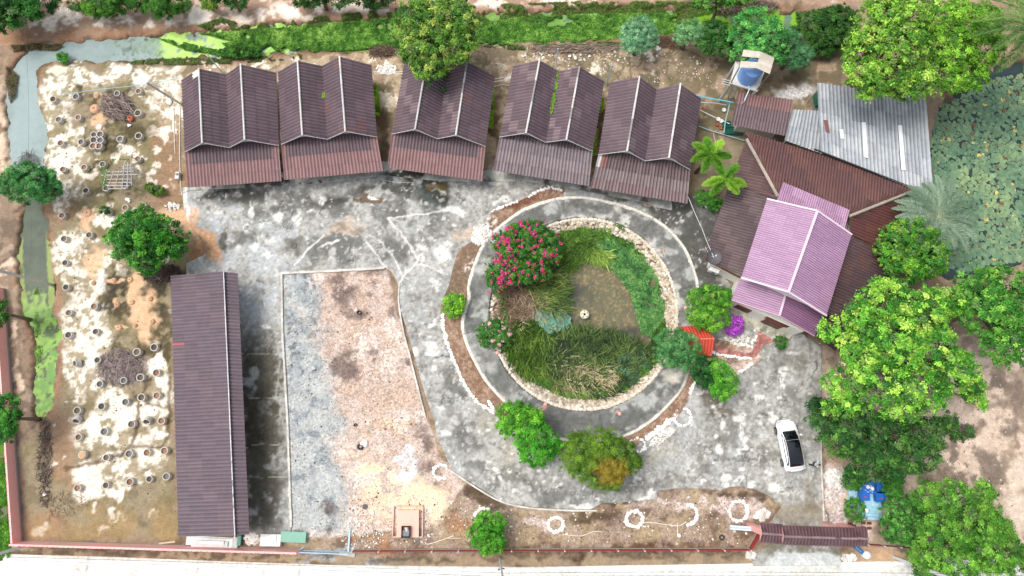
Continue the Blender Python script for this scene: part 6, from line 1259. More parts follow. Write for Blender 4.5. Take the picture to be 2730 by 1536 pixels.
# sand heaps left by removed rings
sg_ = 'round orange sand heaps in the field'
for x, y, rr, lb in ((253,290,.8,'orange sand heap beside the dead branches'), (259,256,.5,'pale sand heap under the blue hose'), (234,568,.7,'low round orange sand heap above the twin rings left of the spiky tree'), (352,806,.45,'small orange sand heap nearest the long shed roof, top of the sandy patch'), (313,812,.5,'reddish hollow sand heap left of the sandy patch'), (318,874,.5,'orange sand heap at the lower left end of the sandy patch'), (407,858,.45,'orange sand heap at the right side of the sandy patch'), (362,868,.3,'smallest orange sand heap in the middle of the sandy patch'), (304,748,.45,'brown sand heap on the dark soil below the spiky tree'), (250,755,.4,'peach sand heap on the white ground left of the dark soil'), (348,746,.45,'orange sand heap touching the dark twigs under the spiky tree'), (402,797,.4,'orange sand heap close to the shed wall below the spiky tree')):
    P = G(x, y); b = MB(); k = random.uniform(.85, 1.1); b.lathe((P[0], P[1], -.03), [(rr*.62, 0), (rr*.55, .1), (rr*.4, .2), (rr*.2, .23), (rr*.08, .16)], 16, s(208,166,130)*k); tag(b.build('sand_heap', m_soil, None, P, smooth_=True), lb, 'sand heap', sg_)
# ---------------------------------------------------------------- whitewashed stones (each one its own)
protoS = []
for i in range(6):
    b = MB(); b.rock((0, 0, -.02), .2, .62, s(244,240,232)); o = b.build('white_stone', m_stone, None, (0, 0, 0)); protoS.append(o)
stone_n = [0]; first = [True]*6
def stone(px, py, lb, grp, sc=1.0, z=None):
    i = random.randrange(6); P = G(px, py, .05)
    zz = z if z is not None else tz(P[0], P[1])
    if first[i]: o = protoS[i]; first[i] = False
    else: o = protoS[i].copy(); SC.collection.objects.link(o)
    o.location = (P[0], P[1], zz); o.rotation_euler = (0, 0, random.uniform(0, 6.28)); k = sc*random.uniform(.7, 1.25); o.scale = (k, k, k*.9)
    tag(o, lb, 'stone', grp); stone_n[0] += 1
def ring_stones(cx, cy, rx, ry, n, lb, a0=0, a1=360, sc=.85, jit=1.5):
    for i in range(n):
        a = math.radians(a0+(a1-a0)*(i+random.uniform(-.2, .2))/n); stone(cx+rx*math.cos(a)+random.uniform(-jit, jit), cy+ry*math.sin(a)+random.uniform(-jit, jit), lb, lb.replace('whitewashed stone', 'whitewashed stones'), sc)
ring_stones(1482,1399,20,19,24,'whitewashed stone in the leftmost of the small stone rings beside the road fence')
ring_stones(1692,1384,22,21,26,'whitewashed stone in the second small stone ring from the left, joined by a white pipe')
ring_stones(1836,1372,23,26,17,'whitewashed stone in the half-open stone ring left of the tallest ring', -95, 105)
ring_stones(1969,1363,24,27,28,'whitewashed stone in the oval stone ring nearest the gateway roof')
ring_stones(1176,1258,20,18,13,'whitewashed stone in the broken ring at the corner of the sandy patch', 60, 330)
ring_stones(1290,1378,24,22,11,'whitewashed stone in the arc behind the egg-shaped tree', 190, 320)
ring_stones(1820,1112,22,24,22,'whitewashed stone in the ring at the lower right of the round path')
ring_stones(1700,1187,20,18,16,'whitewashed stone in the ring right of the olive tree')
def line_stones(P, n, lb, sc=.8, jit=2.0, z=.1):
    P = np.array(P, float); L = np.r_[0, np.cumsum(np.hypot(*(P[1:]-P[:-1]).T))]
    for i in range(n):
        q = L[-1]*(i+random.uniform(-.2, .2)+.5)/n; stone(np.interp(q, L, P[:, 0])+random.uniform(-jit, jit), np.interp(q, L, P[:, 1])+random.uniform(-jit, jit), lb, lb.replace('whitewashed stone', 'whitewashed stones'), sc, z)
line_stones([(1180,835),(1184,880),(1193,915),(1212,966),(1240,1028),(1274,1074),(1318,1102)], 62, 'whitewashed stone in the long curved row edging the bed left of the round path', .85)
line_stones([(1302,1070),(1318,1095)], 10, 'whitewashed stone in the cross row at the lower end of the curved bed')
line_stones([(1725,1170),(1760,1140),(1795,1118)], 28, 'whitewashed stone heaped along the strip between two stone rings below the path', 1.0, 5)
line_stones([(1838,1052),(1846,1030),(1855,1015)], 9, 'whitewashed stone in the short row below the dark green tree')
line_stones([(1897,940),(1930,948),(1965,952),(2000,957)], 22, 'whitewashed stone in the row edging the brick path by the red roof')
line_stones([(2003,968),(1985,985),(1965,995)], 10, 'whitewashed stone in the short slanting row above the paving')
line_stones([(2016,876),(2012,905),(2000,922),(1970,918)], 12, 'whitewashed stone around the violet flower bed', .8, 4)
line_stones([(1405,526),(1440,508),(1470,500),(1500,508)], 18, 'whitewashed stone in the row at the top tip of the curved bed', .8)
line_stones([(1310,566),(1345,550),(1380,536)], 12, 'whitewashed stone edging the bed left of the top tip', .8)
def heap(px, py, rx, ry, n, lb, sc=1.0, z=.02):
    for i in range(n):
        a = random.uniform(0, 6.28); q = math.sqrt(random.random()); stone(px+rx*q*math.cos(a), py+ry*q*math.sin(a), lb, lb.replace('whitewashed stone', 'whitewashed stones'), sc, z+(1-q)*.15)
# heaps nobody could count: one object each
def stuff_heap(name, lb, px, py, rx, ry, n, sc, z=.0, cols=None, rot=0):
    b = MB()
    for i in range(n):
        a = random.uniform(0, 6.28); q = math.sqrt(random.random()); dx, dy = rx*q*math.cos(a), ry*q*math.sin(a); c, s2 = math.cos(rot), math.sin(rot)
        P = G(px+dx*c-dy*s2, py+dx*s2+dy*c, z); b.rock((P[0], P[1], z+(1-q)*.12), sc*random.uniform(.5, 1.3), .6, (cols or [s(240,236,228), s(216,210,200)])[random.randrange(2)]*random.uniform(.85, 1.05))
    tag(b.build(name, m_stone, None, G(px, py)), lb, 'stones', kind='stuff')
stuff_heap('rubble_heap', 'heap of white rubble in the bed beside the magenta bougainvillea', 1284, 625, 28, 24, 120, .2, .1, rot=-.8)
stuff_heap('rubble_heap', 'heap of big white boulders left of the blue terrace', 2224, 1276, 26, 22, 110, .26, rot=.5)
stuff_heap('rubble_heap', 'heap of white stones at the left end of the gateway', 2032, 1373, 18, 12, 36, .24, rot=-.4)
stuff_heap('rubble_heap', 'scatter of white rubble on the verge in front of the gateway', 2262, 1487, 18, 8, 34, .2)
stuff_heap('rubble_heap', 'white broken lumps at the corner of the red fence', 1998, 1478, 12, 9, 30, .18)
stuff_heap('rubble_heap', 'small white lumps scattered over the bare ground near the shed corner', 460, 552, 20, 12, 40, .12)
stuff_heap('rubble_scatter', 'scattered white stone bits on the reddish soil near the burnt bin', 965, 1425, 60, 40, 130, .07)
stuff_heap('rubble_scatter', 'white chips strewn between the second and middle house', 1030, 185, 26, 16, 120, .13)
stuff_heap('rubble_heap', 'pale stone chips on the strip between the two lower stone rings', 1765, 1165, 40, 12, 220, .09, .1, rot=-.6)
stuff_heap('rubble_scatter', 'white flakes and shells along the top bank behind the houses', 1560, 150, 180, 14, 60, .12)
stuff_heap('rubble_heap', 'white rubble around the violet flowering bush', 1965, 905, 34, 16, 90, .13, .1, rot=.2)
stuff_heap('rubble_heap', 'crumbled grey-white twig ash pile beside the shed end at the bottom', 672, 1437, 22, 16, 120, .12)
# ---------------------------------------------------------------- car
def car():
    P = G(2107, 1188, .7); base = np.array([P[0], P[1], .07]); t = thing('parked_car', 'white hatchback car with black glass roof parked on the paving', 'car', base)
    ang = math.radians(7.5); KS = .935
    ca, sa = math.cos(ang), math.sin(ang)
    def T(x, y, z):
        x, y, z = x*KS, y*KS, z*KS
        return (base[0]+x*ca-y*sa, base[1]+x*sa+y*ca, base[2]+z)
    # body: stations along the length (front = +y), (y, half width, sill z, shoulder z, top z)
    stn = [(-2.32,.60,.45,.62,.66),(-2.27,.78,.34,.80,.86),(-2.10,.88,.28,.92,1.00),(-1.7,.92,.24,.96,1.08),(-1.0,.93,.22,.95,1.02),(0,.93,.22,.93,.99),(.8,.93,.22,.90,.96),(1.25,.92,.23,.86,.98),(1.7,.89,.25,.78,.90),(2.05,.82,.28,.68,.78),(2.24,.68,.33,.56,.64),(2.32,.50,.40,.50,.54)]
    b = MB(); K = 14; V = []; F = []
    for (y, w, z0, z1, z2) in stn:
        prof = [(-w*.86, z0), (-w*.97, z0+.12), (-w, (z0+z1)/2), (-w*.985, z1*.93), (-w*.93, z1), (-w*.78, z1+(z2-z1)*.7), (-w*.4, z2), (w*.4, z2), (w*.78, z1+(z2-z1)*.7), (w*.93, z1), (w*.985, z1*.93), (w, (z0+z1)/2), (w*.97, z0+.12), (w*.86, z0)]
        V += [T(x, y, z) for x, z in prof]
    for i in range(len(stn)-1):
        for k in range(K): F.append((i*K+k, (i+1)*K+k, (i+1)*K+(k+1) % K, i*K+(k+1) % K))
    F.append(tuple(range(K))); F.append(tuple((len(stn)-1)*K+k for k in range(K-1, -1, -1)))
    b.add(V, F, s(246,247,250)); mcar = mat('c_carpaint', None, rough=.25, namt=.01, nsize=1, coat=.6); b.build('body', mcar, t, smooth_=True)
    # cabin in body colour, glass laid on it
    cab = [(-2.08,.70,.98,1.02),(-1.75,.74,1.0,1.22),(-1.2,.74,.98,1.42),(-.4,.74,.96,1.50),(.3,.73,.95,1.47),(.8,.72,.94,1.30),(1.25,.72,.93,1.05),(1.38,.70,.92,.97)]
    b = MB(); V = []; F = []; K = 8
    for (y, w, z0, z2) in cab:
        k2 = .80; V += [T(x, y, z) for x, z in [(-w*1.08, z0-.05), (-w*1.0, z0+(z2-z0)*.5), (-w*k2, z2-.03), (-w*.45, z2), (w*.45, z2), (w*k2, z2-.03), (w*1.0, z0+(z2-z0)*.5), (w*1.08, z0-.05)]]
    for i in range(len(cab)-1):
        for k in range(K-1): F.append((i*K+k, (i+1)*K+k, (i+1)*K+k+1, i*K+k+1))
    F.append(tuple(range(K))); b.add(V, F, s(246,247,250)); b.build('cabin', mcar, t, smooth_=True)
    mgl = mat('car_glass', s(14,16,22), rough=.06, namt=.02, nsize=1, spec=.8, coat=.5)
    b = MB(); V = []; F = []
    for (y, w, z0, z2) in cab[:-1]+[(1.32,.69,.92,1.0)]:
        yy = max(y, -1.98); V += [T(x, yy, z+.02) for x, z in [(-w*.84, z2-.035), (-w*.45, z2), (w*.45, z2), (w*.84, z2-.035)]]
    for i in range(len(cab)-1):
        for k in range(3): F.append((i*4+k, (i+1)*4+k, (i+1)*4+k+1, i*4+k+1))
    b.add(V, F); b.build('glass_roof', mgl, t, smooth_=True)
    for sg in (-1, 1):
        b = MB(); V = []; 
        pts = [(-1.75, .25, .75), (-1.2, .12, .85), (-.4, .10, .86), (.3, .10, .86), (.8, .12, .80), (1.15, .25, .5)]
        for (y, lo, hi) in pts:
            w = np.interp(y, [c[0] for c in cab], [c[1] for c in cab]); z0 = np.interp(y, [c[0] for c in cab], [c[2] for c in cab]); z2 = np.interp(y, [c[0] for c in cab], [c[3] for c in cab])
            for q in (lo, hi):
                z = z0+(z2-z0)*q; xw = w*(1.08-.08*q/.5) if q < .5 else w*(1.0-.2*(q-.5)/.5)
                V.append(T(sg*(xw+.012), y, z))
        b.add(V, [(2*i, 2*i+2, 2*i+3, 2*i+1) for i in range(len(pts)-1)]); b.build('side_window', mgl, t)
        for yy in (-1.42, 1.42):
            wb = MB(); c = T(sg*.88, yy, .33); ax_ = np.array([ca, sa, 0])*sg
            wb.tube([np.array(c)-ax_*.13, np.array(c)+ax_*.07], .34, 20, s(20,20,22)); wo = wb.build('wheel', m_plastic, t)
            rb = MB(); rb.tube([np.array(c)+ax_*.06, np.array(c)+ax_*.085], .22, 12, s(120,122,126)); rb.build('rim', m_metal, wo)
        mb = MB(); c = T(sg*1.02, .85, .92); mb.box(c, .2, .12, .13, ang, s(240,241,244)); mb.build('mirror', mcar, t)
        hb = MB(); c = T(sg*.60, 2.12, .62); hb.box(c, .34, .16, .08, ang-sg*.5, s(200,206,214)); hb.build('headlight', mgl if False else m_metal, t)
        hb = MB(); c = T(sg*.66, -2.2, .80); hb.box(c, .30, .1, .09, ang+sg*.35, s(120,20,22)); hb.build('taillight', m_plastic, t)
    def zc(y): return float(np.interp(y, [c[0] for c in cab], [c[3] for c in cab]))
    b = MB(); b.beam(T(-.60, .52, zc(.52)+.012), T(.60, .52, zc(.52)+.012), .03, .02, s(150,154,160)); b.build('roof_bar', mcar, t)
    b = MB(); b.beam(T(-.56, -1.62, zc(-1.62)-.0), T(.56, -1.62, zc(-1.62)), .04, .02, s(40,42,48)); b.build('tailgate_gap', m_plastic, t)
    for sg in (-1, 1):
        b = MB(); pts = [T(sg*.80, y, z) for y, z in ((1.36, .955), (1.7, .90), (2.02, .78))]; b.tube(pts, .008, 4, s(70,72,76)); b.build('bonnet_gap', m_plastic, t)
        for yy in (-.75, .28, 1.18):
            b = MB(); b.beam(T(sg*.935, yy, .35), T(sg*.90, yy, .93), .012, .012, s(70,72,76)); b.build('door_gap', m_plastic, t)
    b = MB(); b.box(T(0, 1.30, .955), 1.1, .06, .02, ang, s(18,18,20)); b.build('wiper', m_plastic, t)
    b = MB(); b.box(T(0, -2.32, .42), .5, .03, .12, ang, s(220,220,220)); b.build('number_plate', m_plastic, t)
car()
# ---------------------------------------------------------------- person
def person():
    F0 = G(2160, 1236, 0); base = np.array([F0[0], F0[1], .07]); t = thing('person', 'person in a pale blue shirt and dark trousers walking beside the white car', 'person', base)
    def skin(name, pts, edges, rad, m, lev=2, root=0):
        me = bpy.data.meshes.new(name); me.from_pydata(pts, edges, []); o = link(name, me, m, t)
        md = o.modifiers.new('skin', 'SKIN'); md.use_smooth_shade = True
        for i, r in enumerate(rad): me.skin_vertices[0].data[i].radius = (r, r) if np.isscalar(r) else r
        me.skin_vertices[0].data[root].use_root = True
        sb = o.modifiers.new('sub', 'SUBSURF'); sb.levels = lev; sb.render_levels = lev
        return o
    # walking towards -x+... ; local frame, facing +x
    pel = (0, 0, .92); J = [pel, (.02, 0, 1.12), (.03, 0, 1.35), (.03, 0, 1.46), (.05, 0, 1.53), (.06, 0, 1.64), (.05, 0, 1.70),
         (.02, .09, .88), (.16, .10, .50), (.10, .10, .09), (.24, .11, .05),
         (-.02, -.09, .88), (-.04, -.10, .50), (-.24, -.10, .12), (-.12, -.11, .05),
         (.02, .19, 1.38), (-.06, .26, 1.12), (.06, .27, .90), (.10, .265, .82),
         (.02, -.19, 1.38), (.06, -.26, 1.12), (.26, -.24, 1.00), (.33, -.23, .98)]
    Ed = [(0,1),(1,2),(2,3),(3,4),(4,5),(5,6),(0,7),(7,8),(8,9),(9,10),(0,11),(11,12),(12,13),(13,14),(2,15),(15,16),(16,17),(17,18),(2,19),(19,20),(20,21),(21,22)]
    Rd = [(.13,.10),(.12,.09),(.14,.10),.055,.055,(.085,.095),.07,.085,.06,.04,.035,.085,.06,.04,.035,.055,.042,.034,.03,.055,.042,.034,.03]
    # five fingers and a thumb on each hand
    for (wi, w, d) in ((18, J[18], (.02, 0, -.09)), (22, J[22], (.09, .0, -.02))):
        for k in range(4):
            off = (k-1.5)*.018; L_ = (.85, 1, .95, .75)[k]
            p1 = (w[0]+d[0]*.5*L_+(off if wi == 18 else 0), w[1]+(off if wi == 22 else 0), w[2]+d[2]*.5*L_); p2 = (p1[0]+d[0]*.5*L_+.006, p1[1], p1[2]+d[2]*.5*L_-.006)
            J += [p1, p2]; n = len(J); Ed += [(wi, n-2), (n-2, n-1)]; Rd += [.010, .008]
        J.append((w[0]+.035, w[1]+.03*(1 if w[1] < 0 else -1), w[2]-.03)); Ed.append((wi, len(J)-1)); Rd.append(.010)
    msk = mat('skin', s(190,140,110), rough=.5, namt=.03); ms = mat('shirt', s(168,206,220), rough=.8, namt=.08, nsize=.1); mt = mat('trousers', s(44,46,54), rough=.85, namt=.1, nsize=.1); mh = mat('hair', s(26,22,20), rough=.5, namt=.1, nsize=.05); mw = mat('shoe', s(230,228,222), rough=.6)
    skin('body', J, Ed, Rd, msk)
    skin('shirt', [(.0,0,.94),(.02,0,1.14),(.03,0,1.34),(.03,0,1.42),(.02,.20,1.385),(-.03,.245,1.20),(.02,-.20,1.385),(.05,-.245,1.20)], [(0,1),(1,2),(2,3),(2,4),(4,5),(2,6),(6,7)], [(.155,.125),(.145,.12),(.165,.125),.08,.075,.065,.075,.065], ms, 2)
    skin('trousers', [(0,0,.93),(.02,.09,.86),(.16,.10,.50),(.10,.10,.14),(.02,-.09,.86),(-.04,-.10,.50),(-.23,-.10,.17)], [(0,1),(1,2),(2,3),(0,4),(4,5),(5,6)], [(.15,.12),.105,.08,.06,.105,.08,.06], mt, 2)
    skin('hair', [(.02,0,1.60),(.035,0,1.70),(.05,0,1.745)], [(0,1),(1,2)], [.085,.105,.07], mh, 2)
    b = MB(); L0 = root_of(t).location
    for x, y in ((.16,.105), (-.19,-.105)): 
        b = MB(); b.box((base[0]+x, base[1]+y, base[2]), .27, .10, .09, 0, s(228,226,220), .8); b.build('shoe', mw, t)
    b = MB(); c = base
    for dy in (-.032, .032): b.rock((c[0]+.145, c[1]+dy, c[2]+1.645), .012, .8, s(20,20,20))
    b.build('eyes', m_plastic, t)
    b = MB(); b.rock((c[0]+.155, c[1], c[2]+1.61), .018, 1.0, s(184,134,104)); b.build('nose', msk, t)
    b = MB(); b.beam((c[0]+.140, c[1]-.022, c[2]+1.58), (c[0]+.140, c[1]+.022, c[2]+1.58), .012, .01, s(150,80,76)); b.build('mouth', m_plastic, t)
    for dy in (-.088, .088): b = MB(); b.rock((c[0]+.05, c[1]+dy, c[2]+1.62), .026, 1.2, s(186,136,106)); b.build('ear', msk, t)
    t.rotation_euler = (0, 0, math.radians(-14))
person()
# ---------------------------------------------------------------- water tank tower
def tank():
    base = G(1985, 205, 0); base = np.array([base[0], base[1], 0])
    zp = 3.6; c = G(1985, 196, zp); base = np.array([c[0], c[1], 0]); t = thing('water_tower', 'blue water tank on a concrete platform under a small split beige roof', 'water tower', base)
    P = [G(1970,162,zp), G(2022,170,zp), G(2021,242,zp), G(1946,218,zp)]
    P = [G(1962,163,zp), G(2040,186,zp), G(2020,244,zp), G(1946,222,zp)]
    b = MB(); b.prism([p[:2] for p in P], zp-.16, zp, s(206,204,196)); b.build('platform', m_cem, t)
    for p in P:
        q = p*.9+c*.1; b = MB(); b.tube([(q[0], q[1], 0), (q[0], q[1], zp-.16)], .14, 8, s(180,180,174)); b.build('leg', m_cem, t)
    tc = G(1992, 206, zp); b = MB(); R = .92
    prof = [(R*.96, 0), (R, .06)]
    for i in range(9): prof += [(R, .1+i*.17), (R-.03, .16+i*.17), (R-.03, .2+i*.17), (R, .24+i*.17)]
    b.lathe((tc[0], tc[1], zp), prof+[(R*.95, 1.68), (R*.7, 1.85), (R*.3, 1.95), (.02, 1.96)], 32, s(120,160,216)); tk = b.build('tank', m_plastic, t, smooth_=True)
    b = MB(); b.lathe((tc[0], tc[1], zp+1.93), [(.3, 0), (.3, .06), (.02, .1)], 20, s(140,150,160)); b.build('lid', m_plastic, tk)
    zr = zp+2.6; RI = [G(2028,138,zr+.35), G(2016,182,zr+.35)]
    W0, W1 = G(1982,133,zr), G(1971,180,zr); E0, E1 = G(2064,155,zr), G(2052,198,zr)
    bg = s(206,196,180)
    for A_, B_, C_, D_ in ((RI[0], RI[0]*.62+RI[1]*.38, W0*.62+W1*.38, W0), (RI[0]*.36+RI[1]*.64, RI[1], W1, W0*.36+W1*.64), (RI[0], RI[1], E1, E0)):
        b = MB(); corr(b, A_, B_, C_, D_, rows=1, pitch=.25, amp=.012, col=bg); b.build('roof_panel', m_roofg, t)
    b = MB(); b.beam(RI[0]-[0,0,.06], RI[1]-[0,0,.06], .07, .07, s(90,80,76)); b.beam(W0-[0,0,.06], W1-[0,0,.06], .06, .06, s(110,100,92)); b.beam(E0-[0,0,.06], E1-[0,0,.06], .06, .06, s(110,100,92)); b.build('rafter', m_paint, t)
    for q, p in ((W0, P[0]), (W1, P[3]), (E0, P[1]), (E1, P[2])):
        b = MB(); g_ = p*.92+c*.08; b.beam(q-[0, 0, .05], (g_[0], g_[1], zp), .08, .08, s(112,100,94)); b.build('roof_post', m_paint, t)
    a = G(1957,222,zp); e = G(1940,262,0); 
    for off in (0, .5):
        b = MB(); b.beam((a[0]+off, a[1], zp-.1), (e[0]+off, e[1], 0), .06, .08, s(190,196,196)); b.build('ladder_rail', m_metal, t)
    for i in range(11):
        q = (i+.5)/11; p = np.array([a[0], a[1], zp-.1])*(1-q)+np.array([e[0], e[1], 0])*q; b = MB(); b.beam(p, p+[.5, 0, 0], .04, .04, s(190,196,196)); b.build('rung', m_metal, t)
    for i in range(3):
        p = G(1946, 216+i*6, zp-.1); b = MB(); b.beam(p, p+[-.75, .22, 0], .06, .05, s(200,196,188)); b.build('bracket', m_cem, t)
    b = MB(); b.tube([(tc[0], tc[1]-R, zp+.2), (tc[0]+.05, tc[1]-R-.35, zp+.15), (tc[0]-.3, tc[1]-R-1.2, zp-.2), (tc[0]-.35, tc[1]-R-1.3, .3)], .05, 8, s(186,214,226)); b.build('pipe', m_plastic, t)
tank()
# ---------------------------------------------------------------- utility poles and wires
def pole(lb, base, top, zt, wa=.2, arm=None):
    B_ = G(*base, 0); T_ = G(*top, zt); t = thing('utility_pole', lb, 'pole', B_)
    b = MB(); b.beam(B_-[0, 0, .3], T_, wa, wa*.7, s(196,198,196)); b.build('shaft', m_cem, t)
    if arm:
        for z, L, ang in arm:
            c = B_*(1-z)+T_*z; d = np.array([math.cos(math.radians(ang)), math.sin(math.radians(ang)), 0])*L/2; b = MB(); b.beam(c-d, c+d, .1, .1, s(170,172,170)); o = b.build('crossarm', m_cem, t)
            for k in (-.8, 0, .8): ib = MB(); p = c+d*k; ib.lathe(p+[0, 0, .05], [(.05, 0), (.07, .06), (.03, .14)], 8, s(90,60,50)); ib.build('insulator', m_plastic, o)
    return t, T_
_, tA = pole('concrete pole leaning over the left-hand ditch below the feathery tree', (133,758), (-20,717), 7, .22)
_, tB = pole('pale pole on the far bank right of the dark top-left tree', (134,27), (108,2), 4, .1)
_, tC = pole('grey pole leaning beside the leftmost house', (484,277), (390,221), 5.5, .16)
_, tD = pole('concrete pole at the bottom left corner outside the pink wall', (70,1454), (-60,1494), 7, .2)
_, tE = pole('grey concrete pole on the road verge just below the egg-shaped tree', (1332,1486), (1341,1546), 7, .2, [(.55, .5, 10)])
_, tF = pole('concrete pole with crossarm at the bottom right in front of the bushy tree', (2380,1484), (2560,1552), 7.5, .24, [(.55, 1.4, 5)])
_, tG = pole('thin pale fence post on the far bank among the top-left trees', (64,30), (40,8), 3, .08)
_, tH = pole('short white post outside the pink wall at the left edge', (14,1219), (-14,1217), 1.5, .12)
def wire(lb, P, r=.012, col=None, sag=.0, cat='cable', name='cable', m=None):
    b = MB(); pts = []
    for i in range(len(P)-1):
        a, c = np.array(P[i], float), np.array(P[i+1], float)
        for k in range(6): q = k/6; p = a*(1-q)+c*q; p[2] -= sag*4*q*(1-q); pts.append(p)
    pts.append(np.array(P[-1], float)); b.tube(pts, r, 6, col if col is not None else s(60,60,60)); return tag(b.build(name, m or m_plastic, None, P[0]), lb, cat)
for i, (y0, y1, z) in enumerate(((1500,1528,6.6), (1508,1538,6.2))):
    wire('thin overhead power cable above the road, %s of two' % ('upper' if i == 0 else 'lower'), [G(-300,y0-22,z), G(1341,y1,z), G(2560,y1+2,z), G(3300,y1-10,z)], .014, sag=.5)
wire('thin overhead cable hanging above the ditch water on the left', [G(64,60,4.5), G(75,420,4.0), G(80,700,4)], .008, sag=.3)
wire('white rope running from the last row house to the dish on the big house', [G(1835,525,2.2), G(1872,610,2.6), G(1903,686,3.2)], .022, s(226,226,220), .1, 'rope', 'rope')
wire('second white rope from the roof edge to the satellite dish', [G(1881,658,2.5), G(1888,672,2.7), G(1903,686,3.2)], .018, s(226,226,220), .1, 'rope', 'rope')
# dish on the lower west roof
c = G(1904, 686, 3.2); t = thing('satellite_dish', 'dark mesh satellite dish on the lower corner of the big house roof', 'satellite dish', c-[0, 0, .4])
b = MB(); b.lathe(c-[0, 0, .25], [(.05, 0), (.25, .03), (.5, .12), (.66, .24), (.67, .26)], 26, s(70,72,74)); b.build('reflector', mat('dish_mesh', s(96,92,94), rough=.6, metal=.2), t, smooth_=True)
for k in range(3): a = k*2.1; b = MB(); b.beam(c+[.6*math.cos(a), .6*math.sin(a), 0], c+[0, 0, .5], .02, .02, s(150,150,150)); b.build('strut', m_metal, t)
b = MB(); b.lathe(c+[0, 0, .45], [(.07, 0), (.07, .14), (.02, .16)], 10, s(214,214,210)); b.build('feed_horn', m_plastic, t)
b = MB(); b.tube([c-[0, 0, .7], c-[0, 0, .22]], .04, 8, s(150,150,150)); b.build('mast', m_metal, t)
# air conditioner
P = G(1902, 722, 1.4); t = thing('air_conditioner', 'white air conditioner unit on the wall under the left eave of the big house', 'air conditioner', (P[0], P[1], 1.1))
b = MB(); b.box((P[0], P[1], 1.1), .85, .34, .6, math.radians(-22), s(240,240,238)); b.build('casing', m_plastic, t); b = MB(); b.tube([(P[0]-.05, P[1]-.17, 1.4), (P[0]-.08, P[1]-.2, 1.4)], .22, 16, s(120,122,124)); b.build('fan_grille', m_plastic, t)
for k in (-.3, .3): b = MB(); b.beam((P[0]+k, P[1], 1.08), (P[0]+k+.15, P[1]+.45, 1.08), .04, .05, s(180,180,178)); b.build('bracket', m_metal, t)
# ---------------------------------------------------------------- blue terrace
def paint_bt(c): c.mix(ss(.4,.7,c.n(.8,131))*.5, s(150,192,210)); c.mix(c.line([(2306,1367),(2352,1372)], 1.2, 1, 0)*.6, s(110,140,154)); c.mix(c.line([(2304,1376),(2350,1380)], 1.2, 1, 0)*.6, s(110,140,154))
sheet('blue_terrace', [(2265,1300),(2330,1270),(2354,1273),(2352,1388),(2304,1386),(2262,1345)], .14, m_conc, paint_bt, s(164,208,224), step=.08)
sheet('blue_terrace', [(2264,1268),(2354,1273),(2353,1362),(2264,1330)], .24, m_conc, paint_bt, s(168,210,226), step=.08)
BL = s(32,106,192)
def table(lb, px, py, w, d, ang=0, h=.55, z0=.24, rails=False):
    P = G(px, py, z0+h); B_ = np.array([P[0], P[1], z0]); t = thing('blue_table', lb, 'table', B_, None); a = math.radians(ang)
    b = MB(); b.box((P[0], P[1], z0+h-.04), w, d, .05, a, BL)
    o = b.build('tabletop', m_paint, t)
    for sx in (-1, 1):
        for sy in (-1, 1):
            x, y = sx*(w/2-.06), sy*(d/2-.06); b = MB(); b.box((P[0]+x*math.cos(a)-y*math.sin(a), P[1]+x*math.sin(a)+y*math.cos(a), z0), .06, .06, h-.04, a, BL*.8); b.build('leg', m_paint, t)
    return t, P
def chair(lb, px, py, ang, grp='blue chairs on the terrace', z0=.24):
    P = G(px, py, z0+.45); B_ = np.array([P[0], P[1], z0]); t = thing('blue_chair', lb, 'chair', B_, grp); a = math.radians(ang); c, s2 = math.cos(a), math.sin(a)
    R = lambda x, y: (P[0]+x*c-y*s2, P[1]+x*s2+y*c)
    b = MB(); b.box((*R(0, 0), z0+.40), .85, .85, .07, a, BL); b.build('seat', m_paint, t)
    b = MB(); b.box((*R(-.5, .0), z0+.40), .10, .5, .42, a, BL*.85); b.build('backrest', m_paint, t)
    for x in (-.36, .36):
        for y in (-.36, .36): b = MB(); b.box((*R(x, y), z0), .06, .06, .4, a, BL*.8); b.build('leg', m_paint, t)
    b = MB(); b.box((*R(.05, -.12), z0+.472), .24, .07, .006, a, s(200,60,90)); b.build('printed_mark', m_paint, t)
    return t
table('big square blue table laden with white crockery on the blue terrace', 2315, 1300, 1.0, 1.0)
T1 = G(2315,1300,.79)
for i, (dx, dy, kind) in enumerate(((-.05,.05,'plate'),(.22,.12,'cup'),(-.28,-.2,'cup'),(.1,-.25,'cup'),(.3,-.08,'plate'),(-.3,.2,'bottle'),(-.12,-.35,'cup'),(.25,-.35,'cup'))):
    b = MB(); c = (T1[0]+dx, T1[1]+dy, .805)
    if kind == 'plate': b.lathe(c, [(.06, 0), (.15, .02), (.155, .03), (.1, .015), (.01, .01)], 16, s(236,232,222))
    elif kind == 'cup': b.lathe(c, [(.035, 0), (.045, .09), (.038, .09), (.03, .01), (.005, .01)], 12, s(220,226,236))
    else: b.lathe(c, [(.04, 0), (.04, .16), (.015, .2), (.015, .25), (.005, .25)], 12, s(214,200,170))
    tag(b.build(kind, m_plastic, None, c), {'plate': 'white plate on the big blue table, %s' % ('towards its middle' if i == 0 else 'near its right edge'), 'cup': 'small pale cup standing on the big blue table', 'bottle': 'cream bottle at the back left of the big blue table'}[kind], kind, 'pale cups on the big blue table' if kind == 'cup' else None)
b = MB(); 
for k in range(8): b.add([(T1[0]-.05+k*.04, T1[1]+.02+.05*math.sin(k*1.3), .81+.02*(k % 2)), (T1[0]-.0+k*.04, T1[1]+.1+.05*math.sin(k*1.3), .83), (T1[0]+.03+k*.04, T1[1]+.01, .82)], [(0, 1, 2)], s(236,214,190))
tag(b.build('crumpled_cloth', m_paint, None, T1), 'crumpled pale cloth lying on the big blue table', 'cloth')
chair('blue chair left of centre on the terrace, below the big table', 2305, 1321, 0)
chair('blue chair at the right edge of the terrace, nearer the steps', 2347, 1325, 0)
